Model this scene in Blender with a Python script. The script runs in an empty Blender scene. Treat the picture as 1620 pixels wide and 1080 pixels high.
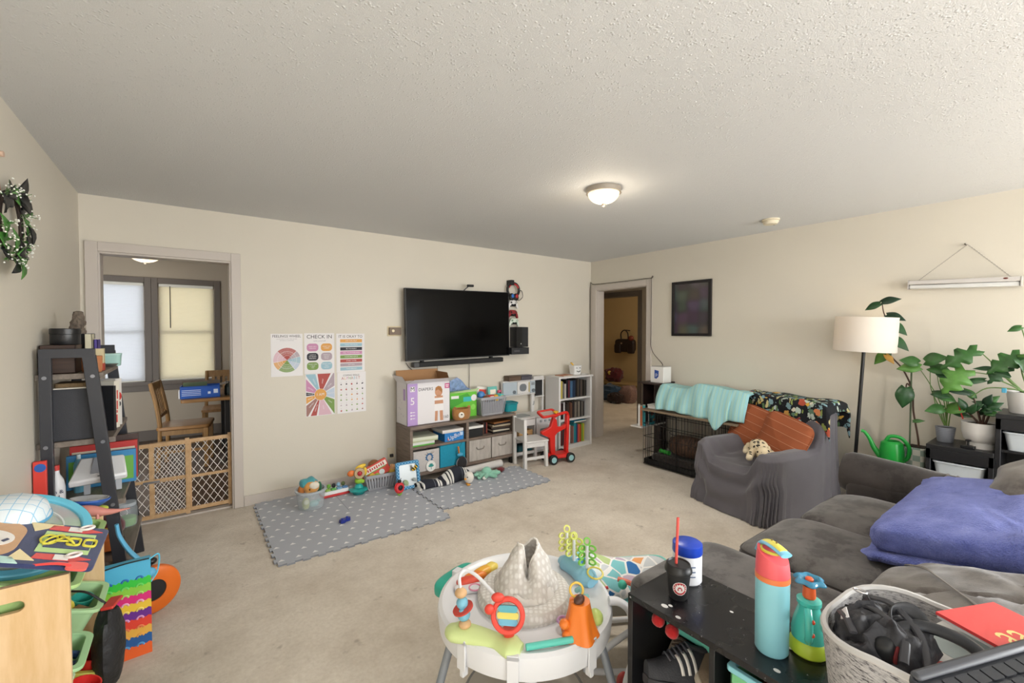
import bpy, bmesh, math, random
from mathutils import Vector, Matrix, Euler, noise
PI=math.pi; R=math.radians
SC=bpy.context.scene; COL=SC.collection
random.seed(7)
# ------------------------------------------------------------------ camera
cam_data=bpy.data.cameras.new('camera'); cam=bpy.data.objects.new('camera',cam_data); COL.objects.link(cam)
cam_data.sensor_width=36; cam_data.lens=691/1620*36; cam_data.clip_start=.02
cam.location=(0,0,1.473); cam.rotation_euler=(R(90-1.33),0,R(-36.5)); SC.camera=cam
# ------------------------------------------------------------------ light and exposure
SC.view_settings.view_transform='Standard'; SC.view_settings.look='None'
SC.view_settings.exposure=0.30; SC.view_settings.gamma=1; SC.view_settings.use_curve_mapping=False
W=bpy.data.worlds.new('sky'); SC.world=W; W.use_nodes=True
bg=W.node_tree.nodes['Background']; bg.inputs[0].default_value=(.93,.97,1,1); bg.inputs[1].default_value=3.2
def area(name,loc,rot,sx,sy,power,col):
    l=bpy.data.lights.new(name,'AREA'); l.shape='RECTANGLE'; l.size=sx; l.size_y=sy; l.energy=power; l.color=col
    o=bpy.data.objects.new(name,l); COL.objects.link(o); o.location=loc; o.rotation_euler=rot; return o
def point(name,loc,power,col,r=.05):
    l=bpy.data.lights.new(name,'POINT'); l.energy=power; l.color=col; l.shadow_soft_size=r
    o=bpy.data.objects.new(name,l); COL.objects.link(o); o.location=loc; return o
# daylight entering by the windows behind the camera (front wall and the left wall beside the camera)
area('daylight_front_window',(2.6,-3.92,1.50),(R(66),0,0),3.6,1.6,122,(.95,.98,1))
area('daylight_side_window',(-.575,-1.25,1.50),(R(75),0,R(-90)),1.3,1.4,5,(.96,.98,1))
area('right_fill_light',(4.51,-2.4,1.50),(R(50),0,R(118)),1.5,1.4,300,(.95,.98,1))  # fill light added on the right to brighten left wall and floor
# ------------------------------------------------------------------ colour and materials
def lin(c):
    c=c/255; return c/12.92 if c<=.04045 else ((c+.055)/1.055)**2.4
def rgb(h):
    if isinstance(h,str): h=h.lstrip('#'); h=[int(h[i:i+2],16) for i in (0,2,4)]
    return (lin(h[0]),lin(h[1]),lin(h[2]),1)
class NT:
    def __init__(s,name):
        s.m=bpy.data.materials.new(name); s.m.use_nodes=True; s.t=s.m.node_tree
        s.b=s.t.nodes['Principled BSDF']; s.out=s.t.nodes['Material Output']
    def n(s,typ,**k):
        o=s.t.nodes.new(typ)
        for a,v in k.items(): setattr(o,a,v)
        return o
    def l(s,a,b): s.t.links.new(a,b)
    def noise(s,scale,detail=3,vec=None,rough=.55):
        o=s.n('ShaderNodeTexNoise'); o.inputs['Scale'].default_value=scale; o.inputs['Detail'].default_value=detail; o.inputs['Roughness'].default_value=rough
        s.l(vec if vec else s.co(),o.inputs['Vector']); return o
    def co(s,scale=None,rot=None):
        if not hasattr(s,'_c'): s._c=s.n('ShaderNodeTexCoord')
        if scale is None and rot is None: return s._c.outputs['Object']
        mp=s.n('ShaderNodeMapping')
        if scale: mp.inputs['Scale'].default_value=scale
        if rot: mp.inputs['Rotation'].default_value=rot
        s.l(s._c.outputs['Object'],mp.inputs['Vector']); return mp.outputs['Vector']
    def ramp(s,fac,stops,interp='LINEAR'):
        r=s.n('ShaderNodeValToRGB'); r.color_ramp.interpolation=interp
        e=r.color_ramp.elements
        while len(e)<len(stops): e.new(.5)
        for i,(p,c) in enumerate(stops): e[i].position=p; e[i].color=c
        s.l(fac,r.inputs['Fac']); return r.outputs['Color']
    def mix(s,fac,a,b,mode='MIX'):
        m=s.n('ShaderNodeMix',data_type='RGBA',blend_type=mode)
        for i,v in ((0,fac),(6,a),(7,b)):
            if isinstance(v,(int,float,tuple)): m.inputs[i].default_value=v
            else: s.l(v,m.inputs[i])
        return m.outputs[2]
    def bump(s,h,strength,dist=.01):
        b=s.n('ShaderNodeBump'); b.inputs['Strength'].default_value=strength; b.inputs['Distance'].default_value=dist
        s.l(h,b.inputs['Height']); s.l(b.outputs['Normal'],s.b.inputs['Normal'])
    def math(s,op,a,b=None):
        m=s.n('ShaderNodeMath',operation=op)
        for i,v in ((0,a),(1,b)):
            if v is None: continue
            if isinstance(v,(int,float)): m.inputs[i].default_value=v
            else: s.l(v,m.inputs[i])
        return m.outputs[0]
def shade(c,k): return (c[0]*k,c[1]*k,c[2]*k,1)
_mc={}
def mk(h,rough=.6,metal=0,bump=None,var=None,stretch=None,sheen=0,trans=0,alpha=1,emit=0,coat=0,name=None):
    """plain procedural material: a colour, slight noise variation, noise bump"""
    key=(str(h),rough,metal,str(bump),str(var),str(stretch),sheen,trans,alpha,emit,coat,name)
    if key in _mc: return _mc[key]
    t=NT(name or 'paint_%d'%len(_mc)); c=rgb(h); b=t.b
    b.inputs['Roughness'].default_value=rough; b.inputs['Metallic'].default_value=metal
    vec=t.co(stretch) if stretch else None
    if var:
        n=t.noise(var[0],4,vec); k=var[1]
        t.l(t.ramp(n.outputs['Fac'],[(.3,shade(c,1-k)),(.7,shade(c,1+k*.6))]),b.inputs['Base Color'])
    else: b.inputs['Base Color'].default_value=c
    if bump: t.bump(t.noise(bump[0],3,vec).outputs['Fac'],bump[1],bump[2] if len(bump)>2 else .004)
    if sheen: b.inputs['Sheen Weight'].default_value=sheen; b.inputs['Sheen Roughness'].default_value=.5
    if trans: b.inputs['Transmission Weight'].default_value=trans; b.inputs['IOR'].default_value=1.3
    if alpha<1: b.inputs['Alpha'].default_value=alpha
    if coat: b.inputs['Coat Weight'].default_value=coat
    if emit: b.inputs['Emission Color'].default_value=c; b.inputs['Emission Strength'].default_value=emit
    _mc[key]=t.m; return t.m
def wood(h1,h2,scale=(1,12,12),rough=.5,ring=6,name='wood'):
    t=NT(name); n=t.noise(ring,6,t.co(scale),.65)
    t.l(t.ramp(n.outputs['Fac'],[(.32,rgb(h2)),(.62,rgb(h1))]),t.b.inputs['Base Color'])
    t.b.inputs['Roughness'].default_value=rough; t.bump(n.outputs['Fac'],.15,.002); return t.m
def fabric(h,k=.25,sc=40,weave=500,rough=.9,sheen=.3,name='cloth'):
    t=NT(name); c=rgb(h); n=t.noise(sc,4)
    t.l(t.ramp(n.outputs['Fac'],[(.3,shade(c,1-k)),(.7,shade(c,1+k*.7))]),t.b.inputs['Base Color'])
    t.b.inputs['Roughness'].default_value=rough; t.b.inputs['Sheen Weight'].default_value=sheen
    t.bump(t.noise(weave,2).outputs['Fac'],.35,.003); return t.m
def stripes(axis,period,cols,rough=.8,rot=None,name='stripes',bump=True,warp=0):
    """bands across one object axis; cols=[(share,hex)...]"""
    t=NT(name); sp=t.n('ShaderNodeSeparateXYZ'); v=t.co(rot=rot) if rot else t.co()
    if warp:
        nz=t.noise(4,2); va=t.n('ShaderNodeVectorMath',operation='MULTIPLY_ADD'); t.l(nz.outputs['Color'],va.inputs[0]); va.inputs[1].default_value=(warp,)*3; t.l(v,va.inputs[2]); v=va.outputs[0]
    t.l(v,sp.inputs[0])
    f=t.math('FRACT',t.math('ADD',t.math('DIVIDE',sp.outputs[axis],period),100.0))
    p=0; st=[]
    for s_,c in cols: st.append((p,rgb(c))); p+=s_
    t.l(t.ramp(f,st,'CONSTANT'),t.b.inputs['Base Color']); t.b.inputs['Roughness'].default_value=rough
    if bump: t.bump(t.noise(250,2).outputs['Fac'],.3,.003)
    return t.m
# ------------------------------------------------------------------ mesh builder
class MB:
    def __init__(s,mat=None): s.v=[]; s.f=[]; s.mi=[]; s.mats=[]; s.cur=mat; s.X=Matrix.Identity(4)
    def at(s,loc=(0,0,0),rot=(0,0,0),sc=1):
        s.X=Matrix.Translation(loc)@Euler(rot,'XYZ').to_matrix().to_4x4()@(Matrix.Scale(sc,4) if not isinstance(sc,tuple) else Matrix.Diagonal((*sc,1))); return s
    def add(s,vs,fs,mat=None):
        mat=mat or s.cur
        if mat not in s.mats: s.mats.append(mat)
        k=s.mats.index(mat); b=len(s.v)
        s.v+=[s.X@Vector(p) for p in vs]
        for f in fs: s.f.append([b+i for i in f]); s.mi.append(k)
        return s
    def box(s,x0,x1,y0,y1,z0,z1,mat=None):
        return s.add([(x,y,z) for x in (x0,x1) for y in (y0,y1) for z in (z0,z1)],[(0,1,3,2),(4,6,7,5),(0,4,5,1),(2,3,7,6),(0,2,6,4),(1,5,7,3)],mat)
    def cbox(s,c,d,mat=None): return s.box(c[0]-d[0]/2,c[0]+d[0]/2,c[1]-d[1]/2,c[1]+d[1]/2,c[2]-d[2]/2,c[2]+d[2]/2,mat)
    def beam(s,p0,p1,w,h,mat=None,up=(0,0,1)):
        """square bar from p0 to p1: w across, h along up"""
        p0=Vector(p0);p1=Vector(p1);d=(p1-p0).normalized();u=Vector(up);sd=d.cross(u)
        if sd.length<1e-4: sd=d.cross(Vector((1,0,0)))
        sd.normalize();u=sd.cross(d)
        vs=[p+sd*(w/2*a)+u*(h/2*b) for p in (p0,p1) for a,b in ((-1,-1),(1,-1),(1,1),(-1,1))]
        return s.add(vs,[(3,2,1,0),(4,5,6,7),(0,1,5,4),(1,2,6,5),(2,3,7,6),(3,0,4,7)],mat)
    def lathe(s,prof,n=24,c=(0,0,0),mat=None,a0=0,a1=2*PI,sx=1,sy=1):
        full=abs(a1-a0-2*PI)<1e-6; m=n if full else n+1; vs=[];fs=[];rows=[]
        for r,z in prof:
            if r<1e-6: rows.append([len(vs)]); vs.append((c[0],c[1],c[2]+z))
            else:
                rows.append(list(range(len(vs),len(vs)+m)))
                for i in range(m):
                    a=a0+(a1-a0)*i/n; vs.append((c[0]+r*sx*math.cos(a),c[1]+r*sy*math.sin(a),c[2]+z))
        for A,B in zip(rows,rows[1:]):
            for i in range(n):
                j=(i+1)%m
                if len(A)==1 and len(B)==1: continue
                if len(A)==1: fs.append((A[0],B[j],B[i]))
                elif len(B)==1: fs.append((A[i],A[j],B[0]))
                else: fs.append((A[i],A[j],B[j],B[i]))
        return s.add(vs,fs,mat)
    def cyl(s,p0,p1,r0,r1=None,n=16,mat=None,cap=True):
        r1=r0 if r1 is None else r1; p0=Vector(p0);p1=Vector(p1); q=(p1-p0).to_track_quat('Z','Y').to_matrix().to_4x4()
        X=s.X; s.X=X@Matrix.Translation(p0)@q; L=(p1-p0).length
        s.lathe(([(0,0)] if cap else [])+[(r0,0),(r1,L)]+([(0,L)] if cap else []),n,mat=mat); s.X=X; return s
    def tube(s,pts,r,n=8,mat=None,closed=False,flat=1):
        pts=[Vector(p) for p in pts]; N=len(pts); vs=[];fs=[]; up=None
        for i,p in enumerate(pts):
            a=pts[(i-1)%N] if (closed or i>0) else p; b=pts[(i+1)%N] if (closed or i<N-1) else p
            d=(b-a).normalized()
            if up is None: up=Vector((0,0,1)) if abs(d.z)<.9 else Vector((1,0,0))
            sd=d.cross(up)
            if sd.length<1e-5: sd=d.orthogonal()
            sd.normalize(); up=sd.cross(d).normalized()
            rr=r[i] if isinstance(r,(list,tuple)) else r
            for k in range(n):
                t=2*PI*k/n; vs.append(p+sd*(rr*math.cos(t))+up*(rr*flat*math.sin(t)))
        for i in range(N if closed else N-1):
            j=(i+1)%N
            for k in range(n): fs.append((i*n+k,i*n+(k+1)%n,j*n+(k+1)%n,j*n+k))
        if not closed: fs+= [tuple(range(n-1,-1,-1)),tuple((N-1)*n+k for k in range(n))]
        return s.add(vs,fs,mat)
    def ell(s,c,r,n=16,m=10,mat=None,rot=None,fn=None):
        if isinstance(r,(int,float)): r=(r,r,r)
        M=Euler(rot).to_matrix() if rot else Matrix.Identity(3); vs=[];fs=[];rows=[]
        for j in range(m+1):
            t=PI*j/m; k=1 if j in (0,m) else n; rows.append(list(range(len(vs),len(vs)+k)))
            for i in range(k):
                a=2*PI*i/n; d=Vector((math.sin(t)*math.cos(a),math.sin(t)*math.sin(a),-math.cos(t)))
                if fn: d=d*fn(d)
                vs.append(Vector(c)+M@Vector((d.x*r[0],d.y*r[1],d.z*r[2])))
        for A,B in zip(rows,rows[1:]):
            for i in range(n):
                j=(i+1)%n
                if len(A)==1: fs.append((A[0],B[j],B[i]))
                elif len(B)==1: fs.append((A[i],A[j],B[0]))
                else: fs.append((A[i],A[j],B[j],B[i]))
        return s.add(vs,fs,mat)
    def prism(s,out,z0,z1,mat=None,top=None):
        """outline (x,y) extruded z0..z1"""
        n=len(out); vs=[(x,y,z0) for x,y in out]+[(x,y,z1) for x,y in (top or out)]
        return s.add(vs,[tuple(range(n-1,-1,-1)),tuple(range(n,2*n))]+[(i,(i+1)%n,n+(i+1)%n,n+i) for i in range(n)],mat)
    def ring(s,outer,inner,z0,z1,mat=None):
        n=len(outer); vs=[(x,y,z) for o,z in ((outer,z0),(outer,z1),(inner,z0),(inner,z1)) for x,y in o]; f=[]
        for i in range(n):
            j=(i+1)%n; f+=[(i,j,n+j,n+i),(2*n+j,2*n+i,3*n+i,3*n+j),(n+i,n+j,3*n+j,3*n+i),(j,i,2*n+i,2*n+j)]
        return s.add(vs,f,mat)
    def grid(s,fn,nu,nv,mat=None,cu=False,cv=False):
        vs=[fn(i/nu,j/nv) for j in range(nv if cv else nv+1) for i in range(nu if cu else nu+1)]
        w=nu if cu else nu+1; hh=nv if cv else nv+1; fs=[]
        for j in range(nv):
            for i in range(nu):
                a,b,c,d=i,(i+1)%w,j%hh,(j+1)%hh; fs.append((c*w+a,c*w+b,d*w+b,d*w+a))
        return s.add(vs,fs,mat)
    def torus(s,c,Rr,r,n=32,m=10,mat=None,rot=None,flat=1):
        M=Euler(rot).to_matrix() if rot else Matrix.Identity(3); c=Vector(c)
        return s.grid(lambda u,v:c+M@Vector(((Rr+r*math.cos(2*PI*v))*math.cos(2*PI*u),(Rr+r*math.cos(2*PI*v))*math.sin(2*PI*u),r*flat*math.sin(2*PI*v))),n,m,mat,True,True)
def circ(r,n=24,c=(0,0),a0=0,sy=1): return [(c[0]+r*math.cos(a0+2*PI*i/n),c[1]+r*sy*math.sin(a0+2*PI*i/n)) for i in range(n)]
def rrect(w,h,r,n=5,c=(0,0)):
    o=[]
    for k,(sx,sy) in enumerate(((1,1),(-1,1),(-1,-1),(1,-1))):
        for i in range(n+1):
            a=PI/2*(k+i/n); o.append((c[0]+sx*(w/2-r)+r*math.cos(a),c[1]+sy*(h/2-r)+r*math.sin(a)))
    return o
def obj(name,mb,parent=None,smooth=38,bevel=0,seg=2,sub=0,solid=0,loc=None,rot=None,label=None,mods=()):
    me=bpy.data.meshes.new(name); me.from_pydata([tuple(v) for v in mb.v],[],mb.f)
    for m in mb.mats: me.materials.append(m)
    me.polygons.foreach_set('material_index',mb.mi)
    bm=bmesh.new(); bm.from_mesh(me)
    if not solid: bmesh.ops.recalc_face_normals(bm,faces=bm.faces)
    bm.to_mesh(me); bm.free()
    if smooth:
        me.shade_smooth(); me.set_sharp_from_angle(angle=R(smooth))
    me.update()
    o=bpy.data.objects.new(name,me); COL.objects.link(o)
    if parent: o.parent=parent
    if loc: o.location=loc
    if rot: o.rotation_euler=rot
    if label: o['label']=label
    if solid:
        md=o.modifiers.new('thick','SOLIDIFY'); md.thickness=solid; md.offset=0
    if bevel:
        md=o.modifiers.new('bevel','BEVEL'); md.width=bevel; md.segments=seg; md.limit_method='ANGLE'; md.angle_limit=R(40); md.harden_normals=False
    if sub:
        md=o.modifiers.new('sub','SUBSURF'); md.levels=sub; md.render_levels=sub
    return o
def tag(o,label,cat,group=None):
    o['label']=label; o['category']=cat
    if group: o['group']=group
    return o
def thing(name,label,cat,loc=(0,0,0),rz=0,group=None,rot=None):
    o=bpy.data.objects.new(name,None); COL.objects.link(o); o.empty_display_size=.05
    o.location=loc; o.rotation_euler=rot or (0,0,rz); return tag(o,label,cat,group)
def struct(name,mb,parent=None,**k):
    o=obj(name,mb,parent,**k)
    if not parent: o['kind']='structure'
    return o
def dup(root,loc,rz=None,label=None,group=None,mats=None):
    r=root.copy(); COL.objects.link(r); r.location=loc
    if rz is not None: r.rotation_euler=(0,0,rz)
    if label: r['label']=label
    if group: r['group']=group
    for ch in list(root.children):
        c=ch.copy(); COL.objects.link(c); c.parent=r
        for g in list(ch.children):
            d=g.copy(); COL.objects.link(d); d.parent=c
    return r
def text(s,size,mat,parent,loc,rot,name='lettering',depth=.0006,align='CENTER',sx=1,bold=0):
    cu=bpy.data.curves.new(name,'FONT'); cu.body=s; cu.size=size; cu.align_x=align; cu.align_y='CENTER'; cu.extrude=depth; cu.offset=bold; cu.resolution_u=2
    t=bpy.data.objects.new(name,cu); COL.objects.link(t); me=bpy.data.meshes.new_from_object(t); bpy.data.objects.remove(t); bpy.data.curves.remove(cu)
    me.materials.clear(); me.materials.append(mat)
    o=bpy.data.objects.new(name,me); COL.objects.link(o); o.parent=parent; o.location=loc; o.rotation_euler=rot; o.scale=(sx,1,1); return o
# ================================================================== the setting
XL,XR,YB,YF,H=-.61,4.545,4.28,-4.0,2.44
def plaster(h,name,sc=90,st=.12,k=.02):
    t=NT(name); c=rgb(h); n=t.noise(1.3,3)
    t.l(t.ramp(n.outputs['Fac'],[(.3,shade(c,1-k)),(.7,shade(c,1+k))]),t.b.inputs['Base Color'])
    t.b.inputs['Roughness'].default_value=.55; t.bump(t.noise(sc,4).outputs['Fac'],st,.004); return t.m
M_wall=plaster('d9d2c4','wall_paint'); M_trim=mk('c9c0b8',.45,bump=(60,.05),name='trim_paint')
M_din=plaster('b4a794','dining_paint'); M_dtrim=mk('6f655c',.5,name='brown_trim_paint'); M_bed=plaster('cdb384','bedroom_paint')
def popcorn():
    t=NT('popcorn_ceiling'); v=t.n('ShaderNodeTexVoronoi'); v.inputs['Scale'].default_value=75; t.l(t.co(),v.inputs['Vector'])
    n=t.noise(200,3); n2=t.noise(30,2)
    d=t.math('SUBTRACT',.42,v.outputs['Distance']); d=t.math('MAXIMUM',d,0.0)
    d=t.math('MULTIPLY',d,t.math('GREATER_THAN',n2.outputs['Fac'],.5))
    hgt=t.math('ADD',t.math('MULTIPLY',d,2.2),t.math('MULTIPLY',n.outputs['Fac'],.6))
    t.b.inputs['Base Color'].default_value=rgb('d8d9da'); t.b.inputs['Roughness'].default_value=.7
    t.bump(hgt,.42,.009); return t.m
def carpet():
    t=NT('carpet'); c1=rgb('b3a186'); 
    fine=t.noise(420,3); mid=t.noise(55,3); big=t.noise(1.6,4,rough=.7); st=t.noise(9,3,rough=.6)
    a=t.ramp(fine.outputs['Fac'],[(.25,rgb('d0c2af')),(.75,rgb('fdf6ec'))])
    b=t.mix(.5,a,t.ramp(mid.outputs['Fac'],[(.3,rgb('d6c8b5')),(.7,rgb('f3e9da'))]))
    b=t.mix(t.ramp(big.outputs['Fac'],[(.40,(0,0,0,1)),(.72,(.55,.55,.55,1))]),b,rgb('a5937b'))
    b=t.mix(t.ramp(st.outputs['Fac'],[(.64,(0,0,0,1)),(.76,(.6,.6,.6,1))]),b,rgb('86745f'))
    t.l(b,t.b.inputs['Base Color']); t.b.inputs['Roughness'].default_value=.95; t.b.inputs['Sheen Weight'].default_value=.2
    t.bump(t.math('ADD',fine.outputs['Fac'],mid.outputs['Fac']),.6,.008); return t.m
M_carpet=carpet(); M_pop=popcorn()
m=MB(M_carpet); m.box(XL-.12,XR,YF-.12,YB,-.1,0); m.box(-.52,.29,YB,YB+.06,-.1,0); m.box(XR,9.5,2.0,8.0,-.1,0); struct('floor',m,smooth=0)
m=MB(M_pop); m.box(XL-.12,XR+.12,YF-.12,YB+.12,H,H+.1); struct('ceiling',m,smooth=0)
# back wall with the dining doorway: opening x -.515...285 to z 2.045
def wall_y(m,x0,x1,y0,y1,holes,z1=H):
    xs=x0
    for a,b,c,d in sorted(holes):
        m.box(xs,a,y0,y1,0,z1)
        if c>0: m.box(a,b,y0,y1,0,c)
        if d<z1: m.box(a,b,y0,y1,d,z1)
        xs=b
    m.box(xs,x1,y0,y1,0,z1)
def wall_x(m,y0,y1,x0,x1,holes,z1=H):
    ys=y0
    for a,b,c,d in sorted(holes):
        m.box(x0,x1,ys,a,0,z1)
        if c>0: m.box(x0,x1,a,b,0,c)
        if d<z1: m.box(x0,x1,a,b,d,z1)
        ys=b
    m.box(x0,x1,ys,y1,0,z1)
m=MB(M_wall); wall_y(m,XL-.12,XR+.12,YB,YB+.12,[(-.515,.285,0,2.045)]); struct('wall_back',m,smooth=0)
m=MB(M_wall); wall_x(m,YF,YB,XR,XR+.12,[(-3.15,-1.65,.8,2.2),(3.34,4.165,0,2.04)]); struct('wall_right',m,smooth=0)
m=MB(M_wall); wall_x(m,YF,YB,XL-.12,XL,[(-1.9,-.6,.8,2.2)]); struct('wall_left',m,smooth=0)
m=MB(M_wall); wall_y(m,XL-.12,XR+.12,YF-.12,YF,[(.7,4.4,.75,2.25)]); struct('wall_front',m,smooth=0)
# windows behind the camera
def window(n,x0,x1,y0,y1,z0,z1,axis):
    f=MB(M_trim); w=.06
    if axis=='y':
        for a,b in ((x0,x0+w),(x1-w,x1),((x0+x1)/2-w/2,(x0+x1)/2+w/2)): f.box(a,b,y0,y1,z0,z1)
        f.box(x0,x1,y0,y1,z0,z0+w); f.box(x0,x1,y0,y1,z1-w,z1)
    else:
        for a,b in ((y0,y0+w),(y1-w,y1)): f.box(x0,x1,a,b,z0,z1)
        f.box(x0,x1,y0,y1,z0,z0+w); f.box(x0,x1,y0,y1,z1-w,z1); f.box(x0,x1,y0,y1,(z0+z1)/2-w/2,(z0+z1)/2+w/2)
    o=struct(n,f,smooth=0); return o
window('window_1',.7,4.4,YF-.09,YF-.03,.75,2.25,'y'); window('window_5',XR+.03,XR+.09,-3.15,-1.65,.8,2.2,'x'); window('window_2',XL-.09,XL-.03,-1.9,-.6,.8,2.2,'x')  # the window in the right wall is made up for the added fill light
# door casings
def casing_y(n,x0,x1,z,w,y,d,mat,jy0,jy1):
    m=MB(mat); m.box(x0-w,x0,y-d,y,0,z+w); m.box(x1,x1+w,y-d,y,0,z+w); m.box(x0,x1,y-d,y,z,z+w)
    m.box(x0-.012,x0+.012,jy0,jy1,0,z); m.box(x1-.012,x1+.012,jy0,jy1,0,z); m.box(x0,x1,jy0,jy1,z-.015,z+.01)
    return struct(n,m,smooth=0,bevel=.004)
casing_y('door_1',-.515,.285,2.045,.068,YB,.022,M_trim,YB-.01,YB+.13)
m=MB(M_trim); m.box(-.58,.35,YB+.035,YB+.10,-.002,.012); struct('trim_1',m,smooth=0)
m=MB(M_trim); y0,y1,z,w=3.34,4.165,2.04,.07
m.box(XR-.022,XR,y0-w,y0,0,z+w); m.box(XR-.022,XR,y1,y1+w+.02,0,z+w); m.box(XR-.022,XR,y0,y1,z,z+w)
m.box(XR-.01,XR+.13,y0-.012,y0+.012,0,z); m.box(XR-.01,XR+.13,y1-.012,y1+.012,0,z); m.box(XR-.01,XR+.13,y0,y1,z-.012,z+.01)
struct('door_2',m,smooth=0,bevel=.004)
# baseboards
m=MB(M_trim); m.box(.355,XR,YB-.014,YB,0,.085); m.box(.355,XR,YB-.02,YB,0,.02); struct('baseboard_back',m,smooth=0,bevel=.003)
m=MB(M_trim); m.box(XR-.014,XR,YF,3.27,0,.085); struct('baseboard_right',m,smooth=0,bevel=.003)
m=MB(M_trim); m.box(XL,XL+.014,YF,YB,0,.085); struct('baseboard_left',m,smooth=0,bevel=.003)
# dining room beyond the left doorway
YD=7.62
M_vinyl=wood('6b5644','4d3c2e',(14,1,1),.45,3,'dining_floor_boards')
m=MB(M_vinyl); m.box(-2.6,2.4,YB+.06,YD+.1,-.1,-.004); struct('floor_dining',m,smooth=0)
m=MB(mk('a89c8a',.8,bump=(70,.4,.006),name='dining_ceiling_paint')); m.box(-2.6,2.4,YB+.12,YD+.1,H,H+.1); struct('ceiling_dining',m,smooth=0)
WIN=[(-1.10,-.47),(-.33,.30)]; WZ=(.80,2.12)
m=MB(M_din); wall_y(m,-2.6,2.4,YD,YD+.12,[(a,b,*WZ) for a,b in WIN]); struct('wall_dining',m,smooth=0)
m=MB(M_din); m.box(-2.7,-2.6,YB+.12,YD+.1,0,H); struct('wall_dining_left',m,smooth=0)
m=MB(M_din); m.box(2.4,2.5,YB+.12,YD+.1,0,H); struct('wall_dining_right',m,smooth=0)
m=MB(M_dtrim); m.box(-2.6,2.4,YD-.016,YD,0,.14); struct('baseboard_dining',m,smooth=0,bevel=.003)
for i,(a,b) in enumerate(WIN):
    m=MB(M_dtrim); w=.075
    m.box(a-w,a,YD-.025,YD,WZ[0]-w,WZ[1]+w); m.box(b,b+w,YD-.025,YD,WZ[0]-w,WZ[1]+w); m.box(a,b,YD-.025,YD,WZ[1],WZ[1]+w); m.box(a-.09,b+.09,YD-.05,YD,WZ[0]-.05,WZ[0]); m.box(a-.07,b+.07,YD-.02,YD,WZ[0]-.13,WZ[0]-.05)
    zz=(WZ[0]+WZ[1])/2
    for r in ((a,a+.04,WZ[0],WZ[1]),(b-.04,b,WZ[0],WZ[1]),(a,b,zz-.02,zz+.02),(a,b,WZ[0],WZ[0]+.04),(a,b,WZ[1]-.04,WZ[1])): m.box(r[0],r[1],YD+.05,YD+.09,r[2],r[3],M_trim)
    wf=struct('window_%d'%(3+i),m,smooth=0,bevel=.003)
    g=MB(mk('ffffff',.02,trans=1,name='clear_glass')); g.box(a+.04,b-.04,YD+.065,YD+.07,WZ[0]+.04,WZ[1]-.04); obj('pane',g,wf,smooth=0)
    mat=NT('blind_slat'); mat.b.inputs['Base Color'].default_value=rgb('f2eee4' if i else 'f0f0f0'); mat.b.inputs['Roughness'].default_value=.5
    tr=mat.n('ShaderNodeBsdfTranslucent'); tr.inputs['Color'].default_value=rgb('f6efd8' if i else 'f2f4f8'); ms=mat.n('ShaderNodeMixShader'); ms.inputs[0].default_value=.45
    mat.l(mat.b.outputs[0],ms.inputs[1]); mat.l(tr.outputs[0],ms.inputs[2]); mat.l(ms.outputs[0],mat.out.inputs[0])
    t=thing('window_blind','%s mini blind lowered over the %s dining room window'%(('white','left') if i==0 else ('cream','right')),'blind',((a+b)/2,YD+.02,WZ[0]))
    s=MB(mat.m); hw=(b-a)/2-.01; k=0; z=.02
    while z<WZ[1]-WZ[0]-.03:
        s.at((0,0,z),(R(52),0,0)); s.box(-hw,hw,-.0135,.0135,-.0006,.0006); z+=.0205
    obj('slats',s,t,smooth=0)
    s=MB(mk('efece2',.5)); s.box(-hw,hw,-.018,.018,WZ[1]-WZ[0]-.04,WZ[1]-WZ[0]-.001); obj('head_rail',s,t,bevel=.003)
    s=MB(mk('efece2',.5)); s.box(-hw,hw,-.014,.014,.002,.016); obj('bottom_rail',s,t,bevel=.003)
    s=MB(mk('5a564e',.5)); s.cyl((-hw+.12,-.02,.72),(-hw+.12,-.02,WZ[1]-WZ[0]-.03),.006,n=8); obj('tilt_wand',s,t)
# hall and bedroom beyond the right doorway
XH,XB=5.63,8.2
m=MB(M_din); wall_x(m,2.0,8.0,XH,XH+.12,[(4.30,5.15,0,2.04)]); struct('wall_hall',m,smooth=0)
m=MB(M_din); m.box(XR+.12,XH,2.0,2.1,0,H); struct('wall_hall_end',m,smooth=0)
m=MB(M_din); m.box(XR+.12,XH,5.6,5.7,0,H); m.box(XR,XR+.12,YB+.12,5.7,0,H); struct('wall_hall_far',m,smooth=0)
m=MB(M_dtrim); y0,y1,z,w=4.30,5.15,2.04,.07
m.box(XH-.02,XH,y0-w,y0,0,z+w); m.box(XH-.02,XH,y1,y1+w,0,z+w); m.box(XH-.02,XH,y0,y1,z,z+w); m.box(XH-.01,XH+.13,y0-.01,y0+.01,0,z); m.box(XH-.01,XH+.13,y0,y1,z-.01,z+.01)
struct('door_3',m,smooth=0,bevel=.004)
m=MB(M_dtrim); m.box(XH-.014,XH,2.1,4.23,0,.085); struct('baseboard_hall',m,smooth=0)
m=MB(M_bed); m.box(XB,XB+.1,2.0,8.0,0,H); struct('wall_bedroom',m,smooth=0)
m=MB(M_bed); m.box(XH+.12,XB,7.9,8.0,0,H); m.box(XH+.12,XB,2.0,2.1,0,H); struct('wall_bedroom_side',m,smooth=0)
m=MB(M_pop); m.box(XR+.12,XB+.1,2.0,8.0,H,H+.1); struct('ceiling_hall',m,smooth=0)
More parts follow.
